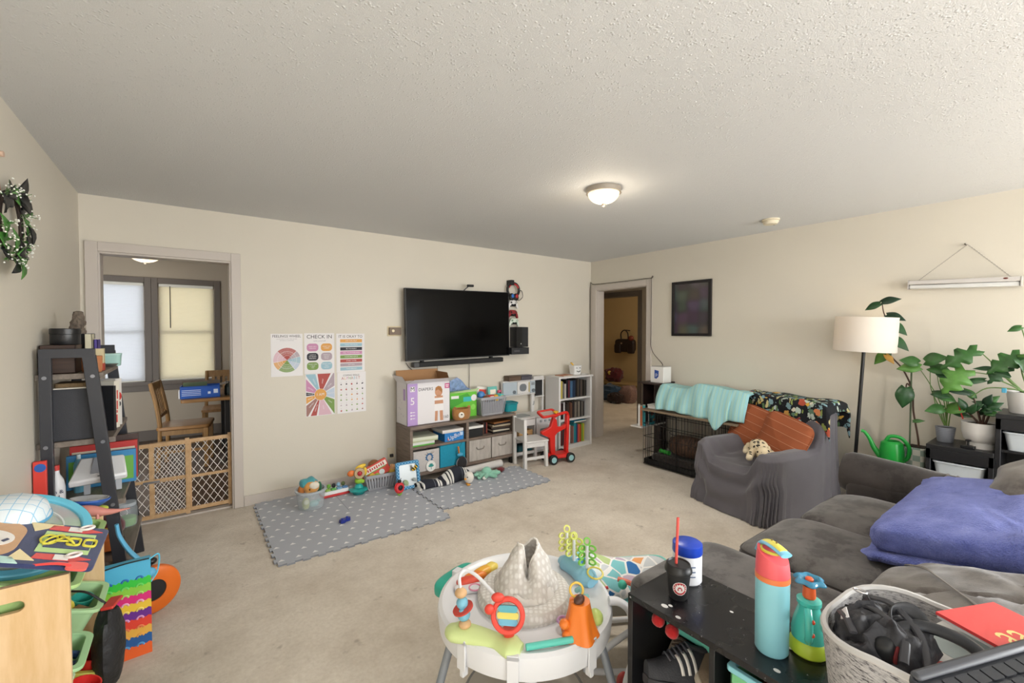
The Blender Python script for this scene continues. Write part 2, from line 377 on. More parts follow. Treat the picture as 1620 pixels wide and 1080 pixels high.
# ------------------------------------------------------------------ common small builders
_tc={}
def _textgeo(s,size,align):
    k=(s,align)
    if k not in _tc:
        cu=bpy.data.curves.new('t','FONT'); cu.body=s; cu.size=1; cu.align_x=align; cu.align_y='CENTER'; cu.resolution_u=2
        t=bpy.data.objects.new('t',cu); COL.objects.link(t); me=bpy.data.meshes.new_from_object(t)
        _tc[k]=([tuple(v.co) for v in me.vertices],[tuple(p.vertices) for p in me.polygons]); bpy.data.objects.remove(t); bpy.data.curves.remove(cu); bpy.data.meshes.remove(me)
    return _tc[k]
def mtext(m,s,size,x,y,z,mat,align='CENTER',sx=1,ang=0):
    vs,fs=_textgeo(s,size,align); ca,sa=math.cos(ang),math.sin(ang)
    m.add([(x+(v[0]*sx*ca-v[1]*sa)*size,y+(v[0]*sx*sa+v[1]*ca)*size,z) for v in vs],fs,mat)
def pane2(m,pts,z,mat): m.add([(x,y,z) for x,y in pts],[tuple(range(len(pts)))],mat)
def rect(cx,cy,w,h): return [(cx-w/2,cy-h/2),(cx+w/2,cy-h/2),(cx+w/2,cy+h/2),(cx-w/2,cy+h/2)]
K=lambda h,r=.5,**k: mk(h,r,**k)
WHITE=K('e8e6e2',.45); BLACK=K('17171a',.45); PAPER=K('ece9ea',.7); INK=K('2b2b33',.7); PL_W=K('e9e9ea',.35)
def book(label,w,h,d,col,loc,rz=0,rot=None,group=None,text_=None,tcol='e8e2d0',pages='d8d0bd',name='book',cat='book'):
    """spine faces -y; w thickness (x), h height (z), d depth (y)"""
    t=thing(name,label,cat,loc,rz,group,rot)
    c=MB(K(col,.5)); e=.0025
    c.box(-w/2,w/2,0,e,0,h); c.box(-w/2,-w/2+e,0,d,0,h); c.box(w/2-e,w/2,0,d,0,h)
    if text_:
        c.at((0,-.0006,h*.5),(R(90),0,0)); mtext(c,text_,min(w*.6,h*.09),0,0,0,K(tcol,.6),ang=-PI/2); c.at()
    obj('cover',c,t,smooth=0)
    p=MB(K(pages,.9)); p.box(-w/2+e,w/2-e,e,d-.004,.003,h-.003); obj('pages',p,t,smooth=0)
    return t
def gamebox(label,w,d,h,col,loc,rz=0,name='game_box',cat='board game',group=None,text_=None,tcol='f4f0e6',side=None,rot=None):
    """flat carton, longest side facing -y"""
    t=thing(name,label,cat,loc,rz,group,rot); L=MB(K(col,.45)); L.box(-w/2,w/2,-d/2,d/2,h*.35,h)
    if text_:
        L.at((0,-d/2-.0006,h*.66),(R(90),0,0)); mtext(L,text_,h*.42,0,0,0,K(tcol,.5)); L.at()
    obj('lid',L,t,smooth=0,bevel=.0015)
    b=MB(K(side or col,.55)); b.box(-w/2+.002,w/2-.002,-d/2+.002,d/2-.002,0,h*.5); obj('tray',b,t,smooth=0); return t
def cube_basket(t_or_none,w,d,h,mat,m=None):
    m=m or MB(mat); m.box(-w/2,w/2,-d/2,-d/2+.006,0,h); m.box(-w/2,w/2,d/2-.006,d/2,0,h); m.box(-w/2,-w/2+.006,-d/2,d/2,0,h); m.box(w/2-.006,w/2,-d/2,d/2,0,h); m.box(-w/2,w/2,-d/2,d/2,0,.006); return m
def bent(pts,n=6):
    """Catmull-Rom through the points"""
    P=[Vector(p) for p in pts]; P=[P[0]*2-P[1]]+P+[P[-1]*2-P[-2]]; o=[]
    for i in range(1,len(P)-2):
        for k in range(n):
            t=k/n; a,b,c,d=P[i-1:i+3]
            o.append(.5*((2*b)+(c-a)*t+(2*a-5*b+4*c-d)*t*t+(3*b-a-3*c+d)*t**3))
    return o+[P[-2]]
# ================================================================== things on the back wall
PC={'red':K('b4544e',.7),'org':K('e2a65a',.7),'blk':K('33323c',.7),'pink':K('cc8fb4',.7),'grn':K('7f9e55',.7),'blu':K('9fc3d2',.7),'gry':K('b3a3ad',.7),'pal':K('c3d0e2',.7),'ros':K('dfb9c6',.7),'brn':K('a67c74',.7)}
def poster(label,x0,x1,z0,z1):
    t=thing('poster',label,'poster',((x0+x1)/2,YB-.001,(z0+z1)/2),group='learning posters on the back wall'); w,h=x1-x0,z1-z0
    m=MB(PAPER); m.box(-w/2,w/2,-.0012,0,-h/2,h/2); m.at((0,-.0014,0),(R(90),0,0)); return t,m,w,h
t,m,w,h=poster('white FEELINGS WHEEL poster with a round rainbow chart',.568,.822,1.076,1.452)
mtext(m,'FEELINGS WHEEL',.031,0,.165,0,INK,sx=.95); mtext(m,'use this wheel to name how you feel',.011,0,.142,0,K('9a97a0',.7)); mtext(m,'and where it comes from',.011,0,.128,0,K('9a97a0',.7))
secs=[('blu',-20,15),('gry',15,45),('red',45,135),('ros',135,190),('org',190,230),('grn',230,305),('pal',305,340)]
for k,(c,a,b) in enumerate(secs):
    for r0,r1,q in ((.0,.04,1),(.042,.075,1.12),(.077,.108,1.25)):
        ang=[R(a+1+(b-a-2)*i/8) for i in range(9)]
        pts=[(r1*math.cos(x),-.045+r1*math.sin(x)) for x in ang]+[(r0*math.cos(x),-.045+r0*math.sin(x)) for x in reversed(ang)]
        pane2(m,pts,.0001,PC[c])
    for i in range(int((b-a)/6)):
        x=R(a+3+6*i); pane2(m,[(r*math.cos(x+d),-.045+r*math.sin(x+d)) for r,d in ((.05,-.01),(.105,-.008),(.105,.008),(.05,.01))],.0003,PAPER)
obj('paper',m,t,smooth=0)
t,m,w,h=poster('white CHECK IN poster with six coloured bubbles',.836,1.094,1.088,1.456)
mtext(m,'CHECK IN',.048,0,.150,0,INK); mtext(m,'with yourself',.02,0,.113,0,K('a9a6b0',.7))
for i,(c,x,y,s) in enumerate((('pink',-1,1,'HOW AM I|FEELING?'),('org',1,1,'WHAT DO|I NEED?'),('blk',-1,0,'HOW IS|MY BODY|FEELING?'),('gry',1,0,'WHAT IS|ON MY|MIND?'),('grn',-1,-1,'WHO CAN|I TALK|TO?'),('blu',1,-1,'WHAT CAN|I DO|NOW?'))):
    pane2(m,rrect(.098,.07,.028,6,(x*.06,.042+ (y-1)*.085+.012)),.0001,PC[c]); L=s.split('|')
    for k,q in enumerate(L): mtext(m,q,.0145,x*.06,.054+(y-1)*.085+(len(L)-1)*.008-k*.016,.0003,PAPER)
obj('paper',m,t,smooth=0)
t,m,w,h=poster('white IT IS OKAY TO poster with eight coloured bars',1.113,1.376,1.084,1.452)
mtext(m,'IT IS OKAY TO',.036,0,.155,0,INK,sx=.95)
for i,(c,s) in enumerate((('org','ASK FOR HELP'),('blu','MAKE MISTAKES'),('blk','BE YOURSELF'),('pink','FEEL YOUR FEELINGS'),('grn','HAVE BAD DAYS'),('red','START OVER'),('gry','SAY NO'),('blu','TAKE BREAKS'))):
    pane2(m,rect(.005,.115-i*.038,.205,.03),.0001,PC[c]); mtext(m,s,.0165,.005,.115-i*.038,.0003,PAPER)
obj('paper',m,t,smooth=0)
t,m,w,h=poster('poster of bright wedges around an orange I AM circle',.843,1.096,.697,1.086)
words=['LOVED','SMART','STRONG','HELPFUL','UNIQUE','BRAVE','CAPABLE','CREATIVE','KIND','CALM','WORTHY']
angs=[28,62,100,127,165,185,215,243,262,300,338,388]; cols=['gry','red','blu','pink','blk','org','brn','red','ros','grn','pal']
def edge(a):
    x,y=math.cos(a),math.sin(a); k=min((w/2-.004)/abs(x) if abs(x)>1e-6 else 9,(h/2-.004)/abs(y) if abs(y)>1e-6 else 9); return (x*k,y*k)
for i in range(11):
    a,b=R(angs[i]+2.5),R(angs[i+1]-2.5); pts=[(.055*math.cos(a),.055*math.sin(a)),edge(a)]
    for cx_,cy_ in ((1,1),(-1,1),(-1,-1),(1,-1)):
        ca=math.atan2(cy_*h/2,cx_*w/2)%(2*PI)
        if a<ca<b: pts.append((cx_*(w/2-.004),cy_*(h/2-.004)))
    pts+=[edge(b),(.055*math.cos(b),.055*math.sin(b))]; pane2(m,pts,.0001,PC[cols[i]])
    md=(a+b)/2; e=edge(md); rr=(math.hypot(*e)+.055)/2; an=md if math.cos(md)>0 else md+PI
    mtext(m,words[i],.0145,rr*math.cos(md),rr*math.sin(md),.0003,PAPER,ang=an)
pane2(m,circ(.052,28),.0004,PC['org']); mtext(m,'I AM',.034,0,0,.0006,PAPER); obj('paper',m,t,smooth=0)
t,m,w,h=poster('white COPING SKILLS ALPHABET poster with small rows of pictures',1.118,1.386,.695,1.082)
mtext(m,'COPING SKILLS',.022,-.005,.165,0,INK)
for i,ch in enumerate('ALPHABET'): mtext(m,ch,.038,-.085+i*.022,.137,0,PC[['red','org','pink','grn','brn','blu','gry','red'][i]],sx=.85)
rr=random.Random(3)
for j in range(6):
    for i in range(5):
        x,y=-.1+i*.05,.085-j*.05; mtext(m,'ABCDEFGHIJKLMNOPQRSTUVWXYZ!?&*'[j*5+i],.012,x,y+.016,.0001,K('9a97a0',.7))
        pane2(m,[(x+rr.uniform(.005,.011)*math.cos(a),y-.004+rr.uniform(.004,.012)*math.sin(a)) for a in (0,.9,1.9,3,4,5)],.0001,PC[rr.choice(['red','org','blk','brn','grn','gry','blk'])])
obj('paper',m,t,smooth=0)
# thermostat plate
t=thing('thermostat','small brown thermostat on a cream plate left of the television','thermostat',(1.68,YB,1.475))
m=MB(K('d9c9a6',.5)); m.box(-.075,.075,-.006,0,-.05,.05); obj('wall_plate',m,t,bevel=.002)
m=MB(K('6b5540',.4)); m.box(-.062,.062,-.03,-.006,-.037,.037); obj('housing',m,t,bevel=.003)
m=MB(K('e9d9b4',.4)); m.cyl((-.025,-.03,.003),(-.025,-.037,.003),.014,n=20); obj('dial',m,t)
t=thing('wall_outlet','cream wall outlet with a dark plug left of the grey media console','outlet',(1.635,YB,.235))
m=MB(K('ddd0b4',.5)); m.box(-.036,.036,-.006,0,-.058,.058); obj('wall_plate',m,t,bevel=.002)
m=MB(K('1c1b1b',.5)); m.box(-.015,.018,-.03,-.006,-.035,-.005); obj('plug',m,t,bevel=.003)
# television
TR=(0,R(-.9),0)
t=thing('television','large black wall mounted flat television, switched off','television',(2.405,4.185,1.55),rot=TR)
tvm=NT('tv_screen'); tvm.b.inputs['Base Color'].default_value=rgb('030304'); tvm.b.inputs['Roughness'].default_value=.12; tvm.b.inputs['Specular IOR Level'].default_value=.12
m=MB(BLACK); m.box(-.645,.645,0,.035,-.372,.372); obj('housing',m,t,bevel=.003)
m=MB(tvm.m); m.box(-.638,.638,-.0015,.001,-.362,.365); obj('screen',m,t,smooth=0)
m=MB(BLACK); m.ring([(-.645,-.372),(.645,-.372),(.645,.372),(-.645,.372)],[(-.637,-.361),(.637,-.361),(.637,.366),(-.637,.366)],0,.006)
m.v=[Vector((v.x,-v.z+.001,v.y)) for v in m.v]; obj('bezel',m,t,smooth=0)
m=MB(BLACK); m.box(-.2,.2,.035,.092,-.15,.15); obj('wall_mount',m,t)
t=thing('webcam','black camera perched on top of the television','camera',(2.445,4.2,1.923))
m=MB(BLACK); m.beam((0,0,0),(.045,-.02,.045),.02,.012); obj('stand',m,t,bevel=.002)
m=MB(BLACK); m.cyl((.03,-.03,.052),(.105,-.03,.055),.014,n=14); obj('body',m,t)
t=thing('soundbar','slim black soundbar mounted below the television','soundbar',(2.405,4.215,1.135),rot=TR)
m=MB(K('1b1b1d',.7,bump=(300,.3))); m.box(-.56,.56,-.04,.03,-.025,.025); obj('grille',m,t,bevel=.008)
m=MB(K('3a3a3d',.4)); m.box(-.562,-.5,-.042,.03,-.026,.026); obj('end_cap',m,t,bevel=.006)

for q in (-.435,.435):
    m=MB(K('101011',.6)); m.box(q-.015,q+.015,.02,.06,-.02,.04); obj('bracket',m,t)
def cable(label,pts,r=.003,col='1a1a1a',name='power_cable',cat='cable',group=None):
    m=MB(K(col,.6)); m.tube(bent(pts,6),r,6); o=obj(name,m); tag(o,label,cat,group); return o
cable('black cable hanging from the left end of the soundbar into the carton',[(1.79,4.255,1.15),(1.84,4.262,1.09),(1.95,4.25,1.02),(1.99,4.235,1.03)])
cable('black cable running down the wall under the television',[(2.545,4.255,1.115),(2.55,4.262,.95),(2.548,4.262,.80),(2.552,4.262,.58)])
cable('thin black cable under the middle of the soundbar',[(2.145,4.255,1.115),(2.155,4.262,1.05),(2.15,4.262,.98),(2.16,4.262,.6)],.002)
# headset, controllers, console
t=thing('headset','black and red gaming headset hung on the wall beside the television','headset',(3.145,4.225,1.97))
m=MB(BLACK); m.torus((0,0,0),.085,.013,28,8,rot=(R(90),0,0),flat=1.5); obj('headband',m,t)
m=MB(K('b5282c',.5)); m.tube([(.073*math.cos(a),-.008,.073*math.sin(a)) for a in [R(20+14*i) for i in range(11)]],.011,8); obj('padding',m,t)
for s,c in ((-1,'141416'),(1,'141416')):
    m=MB(K(c,.6)); m.ell((s*.03,-.012,-.085),(.04,.025,.045),14,10); e=obj('ear_cup',m,t)
    m=MB(K('2a6fc0' if s<0 else 'b5282c',.5)); m.ell((s*.03,-.034,-.075),(.02,.008,.025),12,8); obj('accent_ring',m,e)
m=MB(BLACK); m.tube(bent([(.07,0,-.03),(.13,.01,0),(.16,.02,-.07),(.1,.01,-.12),(.06,0,-.11)],5),.004,6); obj('microphone_boom',m,t)
m=MB(BLACK); m.box(3.085,3.135,4.19,YB,2.025,2.085); tag(obj('wall_hook',m,bevel=.003),'black hook holding the headset on the wall','hook')
def controller(label,x,z,c,c2,zz):
    t=thing('game_controller',label,'controller',(x,4.225,z),group='game controllers beside the television')
    m=MB(K(c,.4)); out=[(-.05,.035),(-.03,.045),(.03,.045),(.05,.035),(.07,-.01),(.078,-.05),(.06,-.058),(.04,-.02),(-.04,-.02),(-.06,-.058),(-.078,-.05),(-.07,-.01)]
    m.at((0,0,0),(R(90),0,0)); m.prism(out,-.018,.018); obj('shell',m,t,bevel=.008,seg=3)
    for px,pz in ((-.035,.018),(.02,-.008)):
        m=MB(K(c2,.5)); m.cyl((px,-.018,pz),(px,-.03,pz),.010,n=14); obj('thumbstick',m,t)
    for a in range(4):
        bx,bz_=.04+.011*math.cos(a*PI/2),.018+.011*math.sin(a*PI/2); m=MB(K(c2,.5)); m.cyl((bx,-.018,bz_),(bx,-.022,bz_),.005,n=8); obj('button',m,t)
    m=MB(K(c2,.5)); m.cyl((-.021,-.017,-.01),(-.021,-.021,-.01),.010,n=12); obj('direction_pad',m,t)
    m=MB(BLACK); m.box(-.03,.03,.0,.06,-.028,-.02); m.box(-.03,.03,-.03,-.022,-.028,-.005); m.box(-.03,.03,-.03,.0,-.028,-.02); obj('wall_cradle',m,t)
controller('white game controller hung below the headset',3.135,1.802,'e6e4e2','1b1b1d',0)
controller('dark red game controller hung below the white one',3.135,1.685,'8a2028','2a1014',0)
controller('pale green and white controller above the game console',3.15,1.585,'d5dfd2','7d9a80',0)
t=thing('game_console','black game console boxed against the wall right of the television','game console',(3.215,4.2,1.2))
m=MB(K('1d1d20',.5)); m.box(-.085,.095,-.06,.075,.085,.325); obj('body',m,t,bevel=.004)
m=MB(K('0d0d0f',.3)); m.box(-.085,.0,-.063,-.06,.085,.325); obj('front_panel',m,t)
m=MB(K('b9b9bd',.3)); m.cyl((-.02,-.064,.125),(-.02,-.066,.125),.008,n=12); obj('power_button',m,t)
m=MB(K('222226',.5)); m.box(-.165,.095,-.075,.078,0,.08); obj('shelf_box',m,t,bevel=.004)
m=MB(K('4a4a50',.4)); m.box(-.13,-.05,-.077,-.075,.03,.05); obj('front_port',m,t)
# ================================================================== grey media console and what it holds
M_grey=wood('847468','6a5b50',(1.2,1.2,14),.5,5,'grey_oak_upright'); M_greyh=wood('857569','69594f',(1.2,14,14),.45,5,'grey_oak')
CX0,CX1,CY0,CY1=1.68,2.935,3.90,4.25; cw=CX1-CX0
t=thing('media_console','grey wood media console holding bins under the television','console',((CX0+CX1)/2,CY0,0))
hw=cw/2; D=CY1-CY0
m=MB(M_greyh); m.box(-hw,hw,-.005,D,.528,.556); obj('top_panel',m,t,bevel=.002)
for s in (-1,1):
    m=MB(M_grey); a,b=(-hw,-hw+.028) if s<0 else (hw-.028,hw); m.box(a,b,0,D,.075,.528); obj('side_panel',m,t,bevel=.002)
m=MB(M_grey); m.box(-.008,.022,.002,D,.105,.528); obj('divider',m,t,bevel=.002)
m=MB(M_greyh); m.box(-hw+.028,hw-.028,.004,D,.333,.355); obj('shelf',m,t,bevel=.002)
m=MB(M_greyh); m.box(-hw,hw,0,D,.075,.105); obj('bottom_panel',m,t,bevel=.002)
m=MB(M_grey); m.box(-hw+.02,hw-.02,D-.006,D,.105,.53); obj('back_panel',m,t)
for x in (-hw+.03,hw-.03):
    for y in (.03,D-.03):
        m=MB(K('201d1b',.5)); m.box(x-.028,x+.028,y-.025,y+.025,0,.075); obj('foot',m,t,bevel=.003)
# fabric bins: two left (white print, blue), two right (grey with handle)
def bin_(label,x0,x1,h,mat,parts=None,name='fabric_bin'):
    t=thing(name,label,'storage bin',((x0+x1)/2,4.06,.106),group='fabric bins in the media console'); w=x1-x0
    obj('body',cube_basket(None,w,.30,h,mat),t,smooth=0,bevel=.004); return t,w
F_gb=NT('grey_linen'); n_=F_gb.noise(28,4,F_gb.co((1,1,.25))); F_gb.l(F_gb.ramp(n_.outputs['Fac'],[(.3,rgb('a8a099')),(.7,rgb('c6bfb8'))]),F_gb.b.inputs['Base Color']); F_gb.b.inputs['Roughness'].default_value=.9; F_gb.bump(F_gb.noise(400).outputs['Fac'],.3)
for a,b,l in ((2.338,2.612,'grey linen bin with handle, left of the console\'s right bay'),(2.622,2.9,'grey linen bin with handle, at the console\'s right end')):
    t,w=bin_(l,a,b,.222,F_gb.m); m=MB(K('8e867f',.7)); m.tube(bent([(-.045,-.15,.135),(-.03,-.158,.12),(.03,-.158,.122),(.045,-.15,.138)],5),.006,6); obj('handle',m,t)
    
    for q in (-.0465,.0465):
        m=MB(K('8e867f',.7)); m.box(q-.007,q+.007,-.152,-.149,.128,.146); obj('handle_tab',m,t)
t,w=bin_('white cloth bin with blue wreath emblem at the console\'s left end',1.715,1.992,.205,fabric('c9c3c0',.05))
m=MB(K('3d6f9e',.7)); m.at((.03,-.152,.13),(R(90),0,0)); m.tube([(.03*math.cos(a),.032*math.sin(a),0) for a in [R(-60+15*i) for i in range(21)]],.006,6)
for a in range(-40,230,30): m.ell((.036*math.cos(R(a)),.038*math.sin(R(a)),0),(.010,.006,.003),8,5)
obj('wreath_emblem',m,t)
m=MB(K('7a6a58',.8)); m.at((.03,-.152,.17),(R(90),0,0)); m.tube([(-.05,-.004,0),(0,-.012,0),(.05,.008,0)],.002,5); m.tube([(-.03,.012,0),(0,-.01,0),(.03,.014,0)],.002,5); obj('twig_print',m,t)
t,w=bin_('bright blue cloth bin beside the white one in the console',2.0,2.29,.222,fabric('1391b0',.08))
t=thing('teal_medallion','round white medallion with teal leaf below the blue wreath bin','medallion',(1.895,3.90,.115),rot=(R(-6),0,0))
m=MB(WHITE); m.at((0,-.004,.035),(R(90),0,0)); m.lathe([(0,-.004),(.05,-.004),(.052,0),(.05,.004),(0,.004)],28); obj('disc',m,t)
m=MB(K('2f8f8a',.6)); m.at((0,-.0088,.035),(R(90),0,0))
for a in (20,60,90,120,160): m.ell((.016*math.cos(R(a)),-.004+.018*math.sin(R(a)),0),(.016,.009,.0015),8,5,rot=(0,0,R(a)))
m.tube([(0,-.03,0),(0,0,0)],.003,5); obj('leaf_print',m,t)
# games and boxes on the left shelf
gamebox('white green game box, upper of two at the shelf\'s left end',.27,.25,.045,'d8dcc8',(1.85,4.04,.398),R(-3),text_='',side='bfc7a0')
gamebox('white game box with green picture at the bottom of the left shelf',.24,.25,.04,'dfe2dc',(1.83,4.05,.356),0,side='5fae4a')
gamebox('blue board game box with white script lettering on the left shelf',.225,.24,.085,'2a7fc9',(2.165,4.04,.356),R(2),text_=None)
m=MB(PAPER); bb=[q for q in COL.objects if q.name.startswith('game_box')][-1]; m.at((.0,-.1216,.045),(R(90),0,0)); mtext(m,'UpBol',.062,.0,0,.0004,PAPER,ang=R(14)); pane2(m,circ(.011,14,(-.072,-.022)),.0002,K('d9483c',.5)); pane2(m,rect(.085,.018,.03,.035),.0002,K('bcd6ee',.5)); obj('lettering',m,bb,smooth=0)
gamebox('white game box lying on top of the blue box',.245,.24,.032,'e9e4e0',(2.155,4.045,.4415),R(1),side='d9d4d0')
m=MB(K('1f1d22',.5)); 
t=thing('storage_box','black storage box with white lid in the console\'s right shelf','box',(2.43,4.05,.356))
m=MB(K('18181b',.5)); m.box(-.09,.09,-.12,.12,0,.09); obj('body',m,t,bevel=.004)
m=MB(WHITE); m.box(-.095,.095,-.125,.125,.09,.115); obj('lid',m,t,bevel=.003)
cols=['1d1c1e','c8bfae','2b2320','46382c','b9a98f','201f24','8a5a30']; z=.356
for i,c in enumerate(cols):
    w=.235+random.uniform(-.02,.02)
    gamebox(['black disc case lowest in the flat stack','pale case second up in the flat stack','dark case third in the flat stack of cases','brown case in the middle of the flat stack','tan case above the brown one in the stack','black case second from the stack top','amber case on top of the flat stack'][i],w,.19,.017,c,(2.77+random.uniform(-.01,.01),4.03,z),R(random.uniform(-6,6)),name='disc_case',cat='disc case',group='cases stacked in the console'); z+=.0176
for i,c in enumerate(('6a4636','30262a','8d3b30')):
    book(['brown paperback beside the stacked cases','dark paperback between two others beside the cases','red paperback leaning beside the cases'][i],.018,.12,.14,c,(2.565+.022*i,3.99,.356),group='paperbacks in the console')
# diaper carton
t=thing('diaper_carton','open white and lilac DIAPERS carton on the media console','carton',(1.905,4.085,.557),R(0))
M_card=K('a97f57',.8); M_cw=mk('e4e1e4',.5); M_lil=K('b89ad2',.5)
hx,hy,hh=.232,.13,.41
m=MB(M_cw); m.box(-hx,hx,-hy,-hy+.004,0,hh); m.box(-hx,-hx+.004,-hy,hy,0,hh); m.box(-hx,hx,hy-.004,hy,0,hh); m.box(hx-.004,hx,-hy,hy,0,hh); m.box(-hx,hx,-hy,hy,0,.004)
m.at((0,-hy-.0008,0),(R(90),0,0)); pane2(m,rect(-.175,hh/2,.105,hh-.004),0,M_lil); pane2(m,rect(-.175,.355,.05,.05),.0004,M_cw); mtext(m,'M',.06,-.175,.355,.0008,INK); mtext(m,'5',.10,-.175,.235,.0006,PAPER)
for k in range(3): pane2(m,circ(.008,10,(-.19,.13-.03*k)),.0004,PAPER); pane2(m,rect(-.165,.13-.03*k,.03,.006),.0004,PAPER)
mtext(m,'DIAPERS',.042,-.035,.345,.0004,INK); mtext(m,'160',.045,.185,.05,.0004,INK,sx=.9); pane2(m,rect(.2,.365,.055,.05),.0004,K('c2588a',.5)); pane2(m,rect(.2,.372,.036,.008),.0008,PAPER); pane2(m,rect(.2,.356,.03,.007),.0008,PAPER)
SK=K('c99372',.6); HR=K('a9713f',.6)
pane2(m,circ(.042,20,(.105,.31),sy=1.1),.0005,SK); pane2(m,[(.065,.32),(.07,.355),(.1,.37),(.13,.362),(.146,.33),(.14,.29),(.13,.31),(.1,.335)],.0008,HR)
pane2(m,[(.06,.27),(.15,.27),(.155,.19),(.06,.19)],.0005,SK); pane2(m,[(.05,.25),(.16,.25),(.165,.225),(.05,.225)],.0009,PAPER); pane2(m,[(.06,.19),(.155,.19),(.16,.12),(.055,.12)],.0006,PAPER); pane2(m,[(.065,.12),(.095,.12),(.09,.02),(.06,.02)],.0005,SK); pane2(m,[(.115,.12),(.15,.12),(.155,.02),(.12,.02)],.0005,SK)
m.at((-hx-.0008,0,0),(R(90),0,R(-90))); pane2(m,rect(.07,.3,.05,.11),.0002,M_lil)
for k in range(12): pane2(m,circ(random.uniform(.004,.01),8,(random.uniform(-.1,.1),random.uniform(.04,.24))),.0002,K('cfc9d3',.6))
obj('carton_walls',m,t,smooth=0)
m=MB(M_card); m.box(-hx+.005,hx-.005,-hy+.005,hy-.005,.3,.302); obj('carton_inside',m,t,smooth=0)
def flap(p,q,dv,mat_in,mat_out):
    p=Vector(p);q=Vector(q);dv=Vector(dv); m=MB(mat_out); nrm=(q-p).cross(dv).normalized()*.002
    a=[p,q,q+dv,p+dv]; m.add(a,[(0,1,2,3)],mat_out); m.add([x-nrm for x in a],[(3,2,1,0)],mat_in); obj('flap',m,t,smooth=0)
flap((-hx,-hy,hh),(hx,-hy,hh),(.035,-.10,.045),M_card,M_cw); flap((hx,hy,hh),(-hx,hy,hh),(0,.02,.11),M_card,M_card)
flap((-hx,hy,hh),(-hx,-hy,hh),(-.06,-.03,.075),M_cw,M_cw); flap((hx,-hy,hh),(hx,hy,hh),(-.03,0,.09),M_card,M_card)
# plastic bag of things, green box, bear basket, grey basket, teal basket
t=thing('plastic_pouch','crumpled pale blue plastic pouch behind the green box','pouch',(2.36,4.215,.557))
pm=mk('8fa9d8',.25,var=(30,.35),bump=(25,.8,.02)); m=MB(pm)
m.grid(lambda u,v:((u-.5)*.36+.02*math.sin(9*v),.014*math.sin(9*u+6*v),v*(.31+.07*math.sin(PI*u+.3)-.03*math.cos(7*u))),16,12); obj('film',m,t,solid=.01)
t=thing('wipes_carton','bright green carton with white label standing beside the diaper carton','carton',(2.345,4.105,.557),R(-1))
m=MB(K('6cc43a',.45)); m.box(-.165,.165,-.065,.065,0,.265)
m.at((0,-.0658,0),(R(90),0,0)); pane2(m,[(-.165,.2),(.05,.255),(.1,.2),(-.165,.1)],0,K('49a535',.5)); pane2(m,rect(.05,.19,.1,.05),.0003,K('39b5b5',.5)); pane2(m,circ(.035,18,(.13,.2)),.0004,PAPER); pane2(m,circ(.03,18,(.12,.1)),.0004,K('8fd95a',.5)); pane2(m,rect(-.1,.22,.09,.03),.0004,PAPER)
obj('carton_walls',m,t,smooth=0,bevel=.002)
m=MB(K('cfe8b0',.5)); m.add([(-.165,-.065,.266),(.165,-.065,.266),(.185,-.085,.30),(-.155,-.085,.28)],[(0,1,2,3)]); obj('flap',m,t,smooth=0,solid=.002)
t=thing('bear_basket','small tan bear faced basket in front of the green carton','basket',(2.275,3.962,.557),R(2))
m=MB(fabric('a8743f',.15)); m.lathe([(0,0),(.085,0),(.1,.02),(.108,.06),(.105,.115),(.098,.115),(.1,.06),(.08,.012),(0,.01)],28,sy=.55); obj('body',m,t)
m=MB(fabric('efe8dc',.05)); m.at((-.03,-.052,.055)); m.ell((0,0,0),(.036,.012,.032),16,10); e=obj('muzzle',m,t)
m=MB(K('2a2220',.5)); m.at((-.035,-.064,.062)); m.ell((0,0,0),(.010,.005,.008),10,6); obj('nose',m,e)
for s in (-1,1):
    m=MB(fabric('a8743f',.15)); m.at((s*.085,-.01,.118)); m.ell((0,0,0),(.022,.01,.022),12,8); obj('ear',m,t)
def slat_basket(t,wx,wy,h,mat,taper=.86,nx=14,ny=7):
    m=MB(mat); e=.005
    def side(a,b,n):
        a=Vector(a);b=Vector(b)
        for i in range(n+1):
            p=a.lerp(b,i/n); q=Vector((p.x*taper,p.y*taper,.02)); d=(b-a).normalized()
            m.beam((q.x,q.y,.015),(p.x,p.y,h-.02),(b-a).length/n*.55,.003,up=(d.y,-d.x,.001))
    cs=[(-wx/2,-wy/2,h),(wx/2,-wy/2,h),(wx/2,wy/2,h),(-wx/2,wy/2,h)]
    for i in range(4): side(cs[i],cs[(i+1)%4],nx if i%2==0 else ny)
    obj('slatted_wall',m,t,smooth=0)
    m=MB(mat); o=rrect(wx+.012,wy+.012,.025); i_=rrect(wx-.008,wy-.008,.02); m.ring(o,i_,h-.028,h); obj('rim',m,t,bevel=.002)
    m=MB(mat); m.prism(rrect(wx*taper,wy*taper,.02),0,.02,top=rrect(wx*taper+.006,wy*taper+.006,.02)); obj('base',m,t,bevel=.002)
    m=MB(K('8b8b93',.6)); m.prism(rrect(wx*taper-.012,wy*taper-.012,.02),.02,h-.055,top=rrect(wx-.02,wy-.02,.02)); obj('liner',m,t)
M_bk=K('a4a5ab',.4)
t=thing('storage_basket','grey slatted plastic basket heaped with toys on the media console','basket',(2.675,4.07,.557)); slat_basket(t,.325,.24,.20,M_bk)
